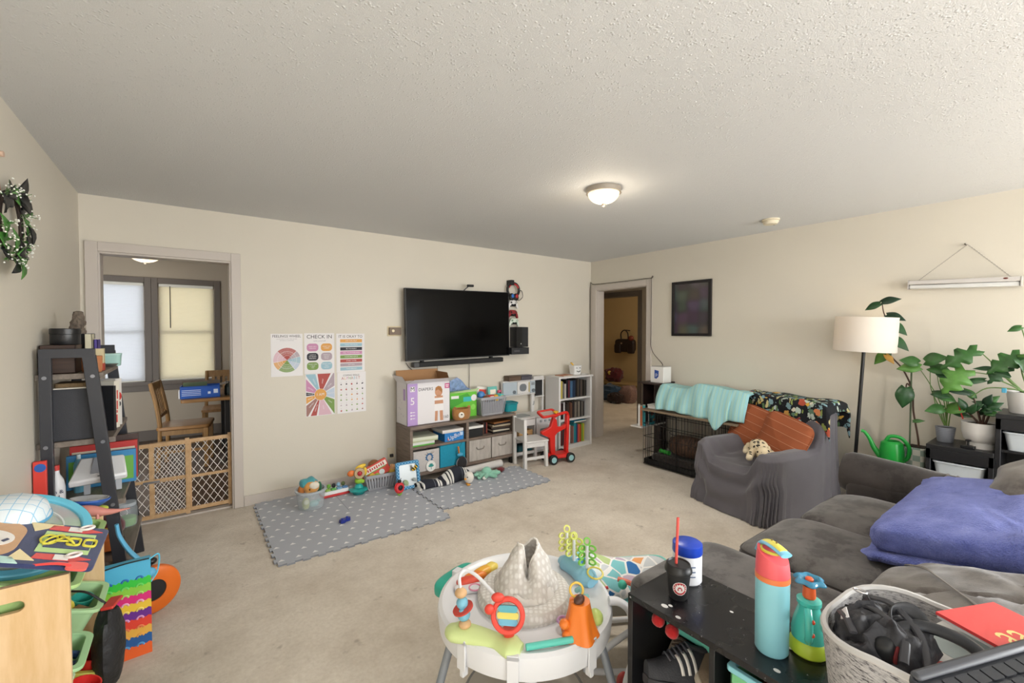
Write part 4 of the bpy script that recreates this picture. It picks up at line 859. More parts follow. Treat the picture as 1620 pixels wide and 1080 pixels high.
# hanging toy on the blue bin: orange stick, blue clip and dark net bag
t=thing('net_bag','dark mesh bag with blue clip and orange stick hung on the blue bin','bag',(2.225,3.868,.085),rot=(0,0,0))
m=MB(mk('2e2a2c',.8,alpha=.85)); m.ell((0,0,.04),(.056,.02,.075),18,12); obj('mesh_pouch',m,t)
m=MB(K('8d8d90',.5)); m.torus((0,0,.045),.060,.004,26,6,rot=(R(90),0,0),flat=1); obj('wire_rim',m,t)
m=MB(K('4aa3c8',.5)); m.ell((-.02,0,.135),(.034,.014,.02),12,8); obj('blue_clip',m,t)
m=MB(K('e08a3a',.5)); m.beam((-.034,0,.15),(-.042,0,.22),.022,.012); obj('orange_stick',m,t,bevel=.003)
m=MB(K('1f1d1e',.5)); m.tube([(-.075,-.002,.17),(-.04,-.004,.19),(.0,0,.26)],.0016,5); obj('black_wire',m,t)
# chick, octopus, roll, red cloth
t=toy('plush_chick','white plush chick with orange feet on the mat',(2.14,3.585,MZ)); FW=fabric('e6e2da',.05)
m=MB(FW); m.ell((0,0,.062),(.048,.045,.056),20,14); obj('body',m,t)
m=MB(K('e6a03c',.6)); m.ell((-.045,-.012,.058),(.016,.012,.009),10,6); obj('beak',m,t)
m=MB(K('1b1a1a',.3)); m.ell((-.034,-.03,.078),(.006,.006,.007),8,6); obj('eye',m,t)
for y in (-.03,.01):
    m=MB(K('e6a03c',.6)); m.ell((-.02+y*.3,y-.012,.008),(.02,.014,.008),10,6); obj('foot',m,t)
t=toy('plush_octopus','mint green plush octopus spread on the mat',(2.39,3.66,MZ)); FM=fabric('93cbb4',.1)
m=MB(FM); m.ell((0,0,.05),(.055,.045,.05),18,12); obj('body',m,t)
for i,a in enumerate((-160,-120,-70,-25,10,60,120,165)):
    ca,sa=math.cos(R(a)),math.sin(R(a)); m=MB(FM); m.tube(bent([(ca*.03,sa*.03,.03),(ca*.08,sa*.06,.026),(ca*.12,sa*.09-.004,.022+.012*(i%2)),(ca*.135+.01,sa*.11,.03)],4),[.024]*4+[.021]*5+[.017]*3+[.011],10); obj('arm',m,t)
m=MB(fabric('e9e6df',.05)); m.ell((-.07,-.075,.02),(.026,.018,.018),12,8); obj('white_foot',m,t)
t=thing('paper_roll','white rolled changing mat lying under the console\'s right end','roll',(2.44,3.825,MZ),rot=(0,0,R(3)))
m=MB(mk('d9d5d3',.6,bump=(30,.5,.01))); m.cyl((-.27,0,.042),(.25,0,.042),.041,.038,n=20); obj('roll',m,t); m=MB(K('9a8d90',.6)); m.cyl((.2501,0,.042),(.252,0,.042),.018,n=12); obj('roll_core',m,t)
t=thing('dark_red_cloth','crumpled dark red cloth on the mat beside the octopus','cloth',(2.585,3.70,MZ))
m=MB(fabric('6b2026',.2)); m.ell((0,0,.024),(.05,.035,.026),18,12,fn=lambda d:1+.25*noise.noise(d*3)); obj('cloth',m,t)
t=thing('blue_block','dark blue toy brick figure lying on the grey mat','toy brick',(.945,3.44,MZ),R(25))
m=MB(K('1d2f8f',.35)); m.prism([(-.045,-.015),(-.02,-.028),(.0,-.018),(.03,-.028),(.048,-.008),(.04,.018),(.012,.014),(-.012,.028),(-.042,.014)],0,.024); obj('body',m,t,bevel=.003)
for x in (-.022,.02):
    m=MB(K('2a41ad',.35)); m.cyl((x,0,.024),(x,0,.031),.008,n=12); obj('stud',m,t)
# ================================================================== ladder shelf in the left corner
M_lad=K('33343a',.4); M_lsh=wood('857a70','6a6057',(12,1.2,12),.5,4,'grey_shelf_wood')
t=thing('ladder_shelf','black A-frame ladder shelf with grey boards in the left corner','shelf',(-.45,3.43,0))
def lframe(y):
    m=MB(M_lad); m.at((.45,-3.43+y,0)); m.beam((-.566,0,0),(-.566,0,1.35),.0296,.044,up=(1,0,0)); m.beam((-.588,0,1.363),(-.387,0,1.363),.03,.046); m.beam((-.285,0,0),(-.41,0,1.35),.0296,.052,up=(1,0,0)); m.beam((-.56,0,.03),(-.29,0,.03),.026,.03)
    f=obj('side_frame',m,t,bevel=.002)
    for z in (1.245,.905,.57,.245):
        for x in (-.568,-.275-.135*z/1.385):
            m=MB(K('8d8f96',.3,metal=.6)); m.cyl((x+.45,-3.43+y-.017,z),(x+.45,-3.43+y-.021,z),.009,n=10); obj('screw_cap',m,f)
lframe(3.07); lframe(3.80)
for z,fx in ((1.245,-.372),(.905,-.33),(.57,-.295),(.245,-.265)):
    m=MB(M_lsh); m.at((.45,-3.43,0)); m.box(-.6,fx,3.095,3.775,z-.012,z+.012); m.box(-.607,fx+.012,3.088,3.096,z-.014,z+.014); obj('shelf_board',m,t,bevel=.002)
def L(name,label,cat,x,y,z,rz=0,rot=None,group=None): return thing(name,label,cat,(x,y,z),rz,group,rot)
zt=1.2575
t=L('wooden_box','dark brown open wooden box at the wall end of the top ladder shelf','box',-.535,3.23,zt); m=cube_basket(None,.13,.17,.145,wood('4a342a','33231c',(1,1,10),.5,6,'dark_walnut')); obj('body',m,t,smooth=0,bevel=.002)
t=L('round_canister','black round canister on the brown box on the ladder shelf','canister',-.52,3.235,zt+.1455); m=MB(K('1d1d1f',.35)); m.lathe([(0,0),(.056,0),(.058,.004),(.058,.055),(0,.055)],28); obj('body',m,t,bevel=.002); m=MB(K('19191b',.35)); m.lathe([(0,.0552),(.06,.0552),(.06,.082),(.057,.085),(0,.085)],28); obj('lid',m,t)
t=L('terracotta_pot','terracotta coloured pot inside the top ladder shelf frame','pot',-.415,3.19,zt); m=MB(K('b9784e',.6)); m.lathe([(0,0),(.036,0),(.04,.01),(.042,.085),(.037,.085),(.035,.012),(0,.01)],24); obj('pot',m,t)
t=L('wood_sculpture','gnarled grey driftwood piece standing on the boxes of the ladder shelf','sculpture',-.50,3.38,1.4605)
def dwood(u,v):
    a=2*PI*u; q=noise.noise(Vector((math.cos(a)*2.2,math.sin(a)*2.2,v*5)))+.6*noise.noise(Vector((math.cos(a)*5,math.sin(a)*5,v*11)))
    r=(.036-.016*v)*(1+.28*q)*(1 if v<.97 else .5); return (r*math.cos(a)+.012*v,r*math.sin(a)*.8,.125*v)
m=MB(mk('6d6156',.8,bump=(80,.8,.01),var=(60,.5))); m.grid(dwood,30,26,None,True); m.add([dwood(i/30,1) for i in range(30)],[tuple(range(30))]); m.add([dwood(i/30,0) for i in range(30)],[tuple(range(30))]); obj('driftwood',m,t)
for i,(lab,c,w,h,y,dd) in enumerate((('pale patterned box upright between canister and purple book','d6cfb4',.03,.2,3.315,.08),('purple spined book upright on the top ladder shelf','4a3a8c',.016,.17,3.345,.10))):
    book(lab,w,h,dd,c,(-.455+.026*i+.01,y,zt),rz=0,text_=None)
t=L('storage_box','black box with patterned end on the top ladder shelf','box',-.53,3.53,zt); m=MB(K('2b2c30',.5)); m.box(-.07,.07,-.10,.10,0,.198); obj('body',m,t,bevel=.003); m=MB(K('b9ae97',.6)); m.box(.0705,.072,-.09,.09,.01,.165); obj('printed_panel',m,t); m=MB(K('303136',.45)); m.box(-.074,.074,-.102,.102,.17,.2025); obj('lid',m,t,bevel=.003)
t=L('card_box','small box with red and yellow picture in the top shelf frame','box',-.40,3.30,zt); m=MB(K('d8c9a0',.5)); m.box(-.018,.02,-.02,.03,0,.12); obj('body',m,t); m=MB(K('b6402c',.5)); m.box(-.0185,.0205,-.021,.0305,.0,.04); obj('red_band',m,t)
t=L('mint_tin','pale mint green tub at the far end of the top ladder shelf','tub',-.405,3.70,zt); m=MB(K('a9d3cb',.45)); m.prism(rrect(.11,.085,.02),0,.065,top=rrect(.118,.093,.022)); obj('body',m,t,bevel=.002); m=MB(K('b8ddd6',.45)); m.prism(rrect(.122,.097,.024),.065,.077); obj('lid',m,t,bevel=.002)
t=L('silver_dish','small silver dish beside the mint tub on the ladder shelf','dish',-.395,3.595,zt); m=MB(K('9b9a98',.3,metal=.8)); m.lathe([(0,.003),(.025,.003),(.045,.018),(.047,.018),(.027,0),(0,0)],24); obj('dish',m,t)
# second shelf: black record case and cook books
zs=.9175
t=L('record_case','large black case filling the front of the second ladder shelf','case',-.475,3.20,zs); m=MB(mk('34353b',.6,bump=(300,.2))); m.box(-.08,.075,-.085,.07,0,.262); obj('body',m,t,bevel=.003); m=MB(K('d9d4c8',.6)); m.box(-.075,.07,-.08,.065,.262,.268); obj('page_edges',m,t)
t=L('woven_tray','brown wicker tray lying across the black record case','tray',-.475,3.20,zs+.2685); m=MB(mk('7b6547',.8,bump=(120,.8,.01))); m.prism(rrect(.15,.14,.015),0,.022); obj('tray',m,t,bevel=.003)
for i,(lab,c,w,h,tx,tc) in enumerate((('black spined cook book beside the record case','222327',.02,.25,None,'d8d8d8'),('cream cook book with a broken red line down its spine','e2ddd0',.042,.27,None,'c23a34'),('white cook book with a red spot on its spine','dedad6',.05,.275,None,'c23a34'),('narrow grey book at the shelf\'s far end','9a9892',.02,.24,None,'000000'))):
    b=book(lab,w,h,.17,c,(-.34,3.30+.085*i,zs),rz=R(62),text_=tx,tcol=tc,group='cook books on the second ladder shelf')
    if i==1:
        m=MB(K('c8443e',.5))
        for q,(z0,z1) in enumerate(((.03,.075),(.085,.10),(.105,.155),(.165,.215))): m.box(-.006+.002*q,.003+.002*q,-.001,.0,z0,z1)
        obj('spine_print',m,b)
    if i==2:
        m=MB(K('c8342f',.5)); m.at((0,-.001,.17),(R(90),0,0)); m.prism(circ(.021,18,sy=1.2),0,.001); obj('red_spot',m,b); m=MB(K('2a2a2e',.5)); m.at((0,-.001,.125),(R(90),0,0)); m.prism(circ(.016,14),0,.0008); obj('dark_spot',m,b)
# third shelf: board games, cleaner bottles, printer-like tray
z3=.5825
for i,(lab,c,c2,tx,h,y) in enumerate((('upright game box with red top edge on the third ladder shelf','c23531','d9cdb8','FUNTIME',.225,3.52),('upright game box with green and blue picture in front of the red one','3b8ac0','6db04a','FROG POND',.19,3.43),('dark upright game box at the back of the games','4b3a35','a33a36','Classic',.25,3.60))):
    t=L('game_box',lab,'board game',-.40,y,z3,group='board games on the third ladder shelf',rot=(R(-4),0,0)); m=MB(K(c,.5)); m.box(-.16,.135,-.02,.02,0,h); obj('lid',m,t,bevel=.002); m=MB(K(c2,.5)); m.box(-.15,.125,-.0215,-.02,.02,h-.035); d=obj('cover_picture',m,t)
t=L('spray_bottle','white cleaner bottle with dark lettering on the third ladder shelf','bottle',-.548,3.125,z3+.05); t.location.z=z3; m=MB(K('e3e3e6',.35)); m.lathe([(0,0),(.03,0),(.034,.01),(.034,.10),(.028,.14),(.014,.17),(.012,.19),(0,.19)],20); obj('body',m,t); m=MB(K('2c3f63',.5)); m.at((0,-.0345,.075),(R(90),0,0)); mtext(m,'arm &',.026,0,.012,0,K('2c3f63',.5)); mtext(m,'had',.026,0,-.014,0,K('2c3f63',.5)); obj('lettering',m,t); m=MB(K('d0413a',.4)); m.cyl((0,0,.19),(0,0,.215),.014,n=14); obj('cap',m,t)
t=L('cleaner_bottle','slim light blue bottle beside the white cleaner bottle','bottle',-.50,3.36,z3); m=MB(K('6fb3cf',.35)); m.lathe([(0,0),(.02,0),(.022,.008),(.022,.15),(.01,.185),(0,.185)],18); obj('body',m,t); m=MB(K('c9d9e2',.4)); m.cyl((0,0,.185),(0,0,.21),.009,n=12); obj('cap',m,t)
t=L('red_carton','tall red carton with blue dot against the left wall','carton',-.585,3.02,.56); m=MB(K('e0443a',.5)); m.box(-.02,.025,-.012,.012,0,.19)
t.location.z=.0; m.v=[Vector((v.x,v.y,v.z+.0 if v.z<.01 else v.z+.66)) for v in m.v]; obj('carton_walls',m,t,bevel=.002); m=MB(K('2f62b5',.5)); m.at((.005,-.0125,.82),(R(90),0,0)); m.prism(circ(.02,18),0,.001); obj('blue_dot',m,t)
t=L('activity_tray','white and grey plastic activity table top on the third ladder shelf','tray',-.375,3.19,z3+.06,rot=(R(14),R(4),R(4)))
t.location=(-.385,3.225,.735); t.rotation_euler=(R(28),0,R(3)); t.scale=(.85,1.1,1)
m=MB(K('e6e7ea',.4)); m.prism([(-.15,-.10),(.12,-.09),(.10,.06),(-.11,.07)],-.02,.018); obj('body',m,t,bevel=.01); m=MB(K('a9adb8',.45)); m.prism([(-.055,-.06),(.045,-.055),(.04,.05),(-.045,.055)],.0185,.024); obj('grey_panel',m,t,bevel=.002); m=MB(K('5c6068',.5)); m.prism([(-.02,-.082),(.02,-.08),(.02,-.074),(-.02,-.076)],.0185,.0195); obj('slot',m,t)
m=MB(K('b5b8bf',.45)); m.beam((-.08,.04,-.02),(-.08,-.025,-.15),.03,.02); obj('leg',m,t)
m=MB(K('b5b8bf',.45)); m.beam((.07,.04,-.02),(.07,-.025,-.15),.03,.02); obj('leg',m,t)
t=L('clear_jar','clear plastic jar of green bits on a low ladder shelf','jar',-.33,3.62,.2575); m=MB(CLEAR); m.lathe([(0,0),(.05,0),(.055,.02),(.055,.11),(.045,.125)],24); obj('wall',m,t); m=MB(K('7fae6a',.6)); m.lathe([(0,.004),(.046,.004),(.049,.05),(.03,.058),(0,.055)],18); obj('contents',m,t); m=MB(CLEARR); m.lathe([(0,.126),(.05,.126),(.05,.145),(0,.15)],24); obj('lid',m,t)
t=L('toy_bag','dark red cloth bag slumped on the low ladder shelf','bag',-.42,3.45,.2575); m=MB(fabric('5d2328',.2)); m.ell((0,0,.07),(.10,.10,.075),18,12,fn=lambda d:1+.12*noise.noise(d*3)); obj('bag',m,t)
t=L('toy_truck','orange and yellow toy truck on the low ladder shelf','toy truck',-.37,3.24,.2575); m=MB(K('d8783a',.45)); m.box(-.05,.05,-.07,.03,.025,.09); obj('body',m,t,bevel=.006); m=MB(K('e3bb3c',.45)); m.box(-.045,.045,.032,.08,.025,.11); obj('cab',m,t,bevel=.008)
for x in (-.05,.05):
    for y in (-.045,.055):
        m=MB(BLACK); m.cyl((x-.008,y,.025),(x+.008,y,.025),.025,n=16); obj('wheel',m,t)
# ================================================================== wooden toy bin rack, lower left
M_pine=wood('dcb98c','cda673',(1.5,14,1.5),.45,2.2,'pine'); RY0,RY1,RZ=1.86,2.52,.735
M_pinev=wood('e0c096','cfab7a',(9,9,1.2),.45,2.2,'pine_panel')
t=thing('toy_rack','pale wooden toy rack with tilted plastic bins along the left wall','toy rack',(-.455,2.19,0))
def rackpanel(y):
    """side panel with an oblong hand hole"""
    m=MB(M_pinev); z=RZ; a=[(-.152,0),(.152,0),(.152,z-.012),(.140,z),(-.140,z),(-.152,z-.012)]; hole=rrect(.115,.032,.0159,6,(.0,z-.062))
    N=len(hole); outer=[]
    for (x,q) in hole:
        dx,dy=x,q-(z-.062); k=min(.152/abs(dx) if abs(dx)>1e-6 else 1e9,((z-(z-.062)) if dy>0 else z-.062)/abs(dy) if abs(dy)>1e-6 else 1e9); outer.append((dx*k,z-.062+dy*k))
    for k_,(cx_,cy_) in enumerate(((.152,z),(-.152,z),(-.152,0),(.152,0))):
        i=min(range(N),key=lambda i:(outer[i][0]-cx_)**2+(outer[i][1]-cy_)**2); outer[i]=(cx_,cy_)
    m.at((0,y-2.19,0),(R(90),0,0)); m.ring(outer,hole,-.009,.009); return obj('side_panel',m,t,smooth=30,bevel=.002)
rackpanel(RY0+.009); rackpanel(RY1-.009)
for bx,bz_ in ((-.47,.60),(-.462,.345),(-.455,.105)):
    for q in (-.09,.06):
        x,z=bx+.455+q*.94,bz_-q*.342-.0125
        m=MB(M_pine); m.cyl((x,-.315,z),(x,.315,z),.010,n=12); obj('dowel',m,t)
def binb(label,y,z,x,c,w=.2,d=.265,h=.12,tilt=20,nm='toy_bin',x0=0):
    """open plastic bin tilted towards the room; local +x is the front"""
    t=thing(nm,label,'toy bin',(x,y,z),rot=(0,R(tilt),0),group='plastic bins in the toy rack'); M=K(c,.4)
    m=MB(M); o=rrect(d,w,.03); i=rrect(d-.012,w-.012,.026); s=lambda P,k:[(a*k,b*k) for a,b in P]
    m.prism(s(o,.86),0,.004); n=len(o)
    vs=[(a*.86,b*.86,0) for a,b in o]+[(a,b,h) for a,b in o]+[(a*.86,b*.86,.004) for a,b in i]+[(a,b,h) for a,b in i]
    m.add(vs,[(k,(k+1)%n,n+(k+1)%n,n+k) for k in range(n)]+[(2*n+(k+1)%n,2*n+k,3*n+k,3*n+(k+1)%n) for k in range(n)])
    obj('body',m,t,smooth=30); m=MB(M); m.ring(rrect(d+.03,w+.024,.036),i,h-.006,h+.006); obj('rim',m,t,bevel=.002); return t
B1=[binb('light green bin at the near end of the rack\'s top row',1.995,.60,-.47,'aed088',h=.13),binb('light green bin at the far end of the rack\'s top row',2.365,.60,-.47,'a9cc82',h=.13,w=.22)]
B2=[binb('light green bin in the near half of the rack\'s middle row',1.995,.345,-.462,'a5cf9c',h=.12,w=.2),binb('mint bin in the far half of the rack\'s middle row',2.365,.345,-.462,'b3d9a4',h=.12,w=.22)]
B3=[binb('aqua bin in the near half of the rack\'s bottom row',1.995,.105,-.455,'9fd0dc',h=.12),binb('yellow bin in the far half of the rack\'s bottom row',2.365,.105,-.455,'d8d25e',h=.12,w=.22)]
def bits(b,specs,grp):
    """small toys lying in a bin: placed in the bin's own frame"""
    M=Matrix.Translation(b.location)@b.rotation_euler.to_matrix().to_4x4()
    for (lab,nm,x,y,z,sh,d,c) in specs:
        p=M@Vector((x,y,z)); t=thing(nm,lab,'toy',tuple(p),rot=(0,R(20),random.uniform(-.6,.6)),group=grp); m=MB(K(c,.45))
        if sh=='ball': m.ell((0,0,d[2]),d,16,10)
        elif sh=='ring': m.torus((0,0,d[2]),d[0],d[1],24,8)
        elif sh=='cup': m.lathe([(0,0),(d[0]*.75,0),(d[0],d[2]),(d[0]*.9,d[2]),(d[0]*.66,.004),(0,.004)],20)
        else: m.cbox((0,0,d[2]/2),d)
        obj('body',m,t,bevel=.005 if sh=='box' else 0)
bits(B2[0],[('navy ring toy in the near middle bin','toy_ring',.11,-.01,.085,'ring',(.028,.012,.014),'1f3f6e'),('pale green block in the near middle bin','toy_block',.10,-.06,.05,'box',(.07,.04,.03),'cfe0b8'),('lime toy in the near middle bin','toy_block',.05,.03,.03,'box',(.08,.05,.03),'b9c94a'),('dark green ball in the near middle bin','toy_ball',.0,-.03,.02,'ball',(.04,.04,.04),'3d6a4a')],'toys in the middle bins')
bits(B2[1],[('brown block in the far middle bin','toy_block',.09,-.05,.05,'box',(.06,.05,.05),'7a5f3e'),('teal cup in the far middle bin','toy_cup',.08,.03,.05,'cup',(.035,.03,.06),'2f9a8c'),('yellow ball in the far middle bin','toy_ball',.03,-.02,.04,'ball',(.04,.04,.04),'ddc94a'),('red block in the far middle bin','toy_block',.0,.05,.05,'box',(.06,.06,.06),'c8402f')],'toys in the middle bins')
bits(B3[0],[('red cup leaning in the near bottom bin','toy_cup',.09,.07,.12,'cup',(.045,.04,.08),'d42a26'),('coral round lid on the near bottom bin','toy_ball',.11,-.01,.10,'ball',(.045,.045,.012),'e4675e'),('pale blue feather toy in the near bottom bin','toy_block',.08,.05,.09,'box',(.10,.05,.015),'a9cfe2'),('green block in the near bottom bin','toy_block',.03,-.03,.03,'box',(.08,.07,.05),'86b86a')],'toys in the bottom bins')
bits(B3[1],[('dark red cup tipped in the far bottom bin','toy_cup',.09,-.05,.09,'cup',(.05,.04,.08),'d42a26'),('yellow hoop in the far bottom bin','toy_ring',.1,.04,.10,'ring',(.04,.012,.014),'e2c83a'),('yellow block in the far bottom bin','toy_block',.02,.0,.03,'box',(.09,.08,.06),'d9bf32')],'toys in the bottom bins')
# clear lid with aqua rim, ball, busy board and the toys on the top bins
LT=(0,R(22),0)
t=thing('container_lid','large clear lid with aqua rim leaning across the green top bins','lid',(-.48,2.185,.785),rot=(R(18),R(20),0))
m=MB(mk('6cc3dd',.35)); m.ring(rrect(.37,.42,.18,12),rrect(.31,.36,.152,12),-.008,.012); obj('rim',m,t,bevel=.005)
m=MB(mk('e4ecec',.12,alpha=.35,name='frosted_clear')); m.prism(rrect(.315,.365,.154,12),-.003,.0); obj('clear_panel',m,t); m=MB(mk('eef3f3',.2,alpha=.6,name='moulded_clear')); m.ring(rrect(.22,.27,.105,8),rrect(.21,.26,.10,8),.0,.006); obj('moulded_ridge',m,t)
t=thing('toy_drum','white and blue gridded round toy on the clear lid','toy',(-.475,2.12,.862),rot=(R(10),R(14),0))
gm=NT('gridded_white'); br=gm.n('ShaderNodeTexBrick'); br.offset=0; br.inputs['Scale'].default_value=18; br.inputs['Mortar Size'].default_value=.02; br.inputs['Brick Width'].default_value=.5; br.inputs['Row Height'].default_value=.5; br.inputs['Color1'].default_value=rgb('dfe6ea'); br.inputs['Color2'].default_value=rgb('d9e2e7'); br.inputs['Mortar'].default_value=rgb('8fc0dc'); gm.l(gm.co(),br.inputs['Vector']); gm.l(br.outputs[0],gm.b.inputs['Base Color'])
m=MB(gm.m); m.lathe([(0,0),(.085,0),(.09,.012),(.075,.045),(.05,.06),(0,.065)],32); obj('dome',m,t); m=MB(K('63a9d0',.4)); m.lathe([(.0905,.0),(.094,.006),(.0905,.014),(.085,.0)],32); obj('rim_band',m,t)
e1=Vector((-.925,0,.38)); e2=Vector((.03,-.985,-.15)); e3=e1.cross(e2).normalized(); e2=e3.cross(e1).normalized()
if e3.z<0: e3=-e3
t=thing('busy_board','navy felt busy board with a bear face and yellow laces on the top bins','busy board',(0,0,0))
Mx=Matrix((( -e1.x,-e2.x,e3.x,-.25),(-e1.y,-e2.y,e3.y,1.825),(-e1.z,-e2.z,e3.z,.735),(0,0,0,1))); t.matrix_world=Mx; t.location=Mx.to_translation(); t.rotation_euler=Mx.to_euler()
FN=fabric('2b3560',.12); bw,bh=.355,.245   # local x: right = towards the room, y: away, origin at near right corner
m=MB(FN); m.prism(rrect(bw,bh,.015,4,(-bw/2,bh/2)),0,.014); obj('felt_board',m,t,bevel=.003)
def felt(name,pts,z,c,h=.002,parent=t,**k): m=MB(fabric(c,.06)); m.prism(pts,z,z+h); return obj(name,m,parent,**k)
fc=felt('bear_face',rrect(.155,.20,.06,6,(-.272,.125)),.0145,'c79a6e'); felt('bear_muzzle',circ(.052,24,(-.262,.12),sy=.85),.0168,'e8e2da',parent=fc); felt('bear_nose',[(-.285,.125),(-.272,.137),(-.255,.128),(-.272,.115)],.0190,'2a3050',parent=fc); felt('bear_mouth',[(-.235,.105),(-.226,.12),(-.22,.115),(-.228,.10)],.0190,'2a3050',parent=fc); felt('bear_eye',circ(.007,10,(-.31,.16)),.0168,'2a3050',parent=fc)
felt('cream_corner',[(-.20,.235),(-.12,.235),(-.18,.185)],.0145,'e9d7a4'); felt('cream_corner',[(-.20,.02),(-.14,.02),(-.185,.075)],.0145,'e9d7a4'); felt('mint_corner',[(-.26,.0),(-.17,.0),(-.19,.03),(-.25,.035)],.0145,'b5d8cf')
gp=felt('green_panel',rect(-.09,.13,.125,.12),.0145,'b9d98e'); felt('navy_window',rect(-.085,.13,.11,.075),.0167,'2b3560',parent=gp)
for y in (.215,.045):
    p_=felt('red_pencil',[(-.15,y-.012),(-.06,y-.018),(-.015,y-.002),(-.06,y+.014),(-.145,y+.014)],.0145,'d9453f'); felt('white_band',rect(-.085,y-.003,.035,.026),.0167,'e8e4de',parent=p_)
    m=MB(K('e8e4de',.5)); m.tube([(-.06+.016*math.cos(a),y+.012*math.sin(a),.026+.006*math.cos(a)) for a in [2*PI*i/14 for i in range(14)]],.0042,6,closed=True); obj('white_loop',m,p_)
m=MB(K('d9cf4a',.6))
for k in range(5): m.tube([(-.135+.011*k+.020*math.cos(a),.13+.026*math.sin(a+k),.022+.004*k*math.sin(a)) for a in [2*PI*i/14 for i in range(14)]],.0030,6,closed=True)
obj('yellow_laces',m,t)
for x in (-.075,-.035):
    m=MB(K('d9cf4a',.6)); m.ring(rrect(.036,.046,.012,4,(x,.13)),rrect(.024,.032,.008,4,(x,.13)),.0168,.024); obj('yellow_buckle',m,t,bevel=.002)
felt('coral_tab',rrect(.05,.04,.012,4,(-.04,.0)),.0145,'ea5a50',.006)
t=thing('red_strap','folded red strap lying in front of the busy board','strap',(-.40,1.845,.80),rot=(R(-4),R(20),0)); m=MB(fabric('e0433f',.1)); m.grid(lambda u,v:(.22*(u-.5),.04*(v-.5)+.012*math.sin(5*u),.006*math.sin(9*u)+.01*(1-v)),14,4); obj('strap',m,t,solid=.006)
t=thing('toy_bowl','small blue and silver bowl on the far top bin','bowl',(-.345,2.475,.745),rot=(R(-6),R(8),0)); m=MB(K('2a57a5',.4)); m.lathe([(0,0),(.03,.002),(.062,.03),(.066,.038)],26); obj('blue_shell',m,t,solid=.004); m=MB(K('b9bcc2',.25,metal=.6)); m.lathe([(.0,.012),(.03,.014),(.060,.04),(.062,.04)],26); obj('silver_lining',m,t,solid=.002); m=MB(K('c3ce3f',.4)); m.ell((.045,-.02,.0),(.022,.03,.01),12,8); obj('green_foot',m,t)
t=thing('toy_figure','small red and blue toy figure among the toys on the far top bin','toy figure',(-.395,2.36,.757),rz=.4); m=MB(K('c63a34',.45)); m.ell((0,0,.02),(.022,.018,.022),12,8); obj('body',m,t); m=MB(K('2d4a8c',.45)); m.ell((0,0,.052),(.017,.017,.017),12,8); obj('head',m,t); m=MB(K('e6dccb',.5)); m.ell((0,-.014,.05),(.01,.006,.01),10,6); obj('face',m,t)
for x in (-.014,.014):
    m=MB(K('c63a34',.45)); m.tube([(x,-.005,.01),(x*1.8,-.025,.004)],.007,6); obj('leg',m,t)
t=thing('toy_dinosaur','pink and orange long tailed toy dinosaur on the far top bin','toy',(-.335,2.40,.725),rz=-.2,rot=(0,R(10),-.2)); m=MB(K('c47f74',.5)); m.tube(bent([(-.075,.0,.03),(-.05,0,.026),(0,0,.03),(.05,.0,.026),(.09,.005,.03),(.125,.01,.038)],4),[.008,.012,.014,.015,.017,.02,.022,.023,.022,.021,.019,.017,.014,.012,.011,.009,.007,.005,.004,.003,.002],10); obj('body',m,t); m=MB(K('cf6a3a',.5)); m.ell((-.082,0,.04),(.02,.012,.012),12,8); obj('head',m,t)
for x,y in ((-.03,.018),(-.03,-.018),(.03,.018),(.03,-.018)):
    m=MB(K('c47f74',.5)); m.tube([(x,y*.6,.024),(x+.006,y,.004)],.006,6); obj('leg',m,t)
# things hanging at / standing beyond the rack
t=thing('fidget_bag','rainbow striped fidget bag standing at the far end of the wooden rack','bag',(-.245,2.575,0),rz=R(4))
m=MB(K('2fa5d4',.4)); bands=[('f2682a',.055),('1f5fa6',.048),('edb54a',.042),('e8432f',.048),('6e2a96',.042),('f0c93c',.042),('e0287f',.042),('8fd044',.042),('35c63e',.038),('4fb2d8',.095)]
z=0
for i,(c,h) in enumerate(bands):
    h*=.87
    mm=K(c,.4); N=9; hw=.09
    top=[( -hw+2*hw*k/18, z+h+(.006 if (k//1)%2 else 0)) for k in range(19)] if i<9 else [(-hw,z+h),(hw,z+h)]
    bot=[( -hw+2*hw*k/18, z+(.006 if (k//1)%2 and i>0 else 0)) for k in range(19)]
    mb=MB(mm); mb.at((0,0,0),(R(90-3),0,0)); mb.prism(bot+list(reversed(top)),-.03,.006); b=obj('brick_band',mb,t,smooth=0,label='%s band'%['orange','dark blue','amber','red','purple','yellow','magenta','lime','green','sky blue'][i])
    if i>0:
        for x in (-.055,.0,.05):
            mb=MB(K(['f2682a','5fa3d8','f2b45a','f08a5a','e9a6d8','f3dc7a','f0b5d6','b5e078','6fdc6a','2f6fb5'][i],.4)); mb.at((0,0,0),(R(87),0,0)); mb.tube([(x+.011*math.cos(a),z-.001+.011*math.sin(a),.007) for a in [PI*k/8 for k in range(9)]],.004,6); obj('bubble',mb,b)
    z+=h
m=MB(K('1d1d20',.6)); m.tube(bent([(-.085,.008,.424),(0,.008,.432),(.085,.008,.430)],5),.003,6); obj('zip',m,t); m=MB(K('5ec0e2',.5)); m.tube(bent([(.085,.012,.425),(.12,.03,.43),(.115,.04,.35),(.09,.03,.31)],5),.0035,6); obj('cord',m,t)
t=thing('ring_toy','orange ring toy with black centre standing beyond the fidget bag','toy',(-.172,2.93,0),rot=(0,0,R(20)))
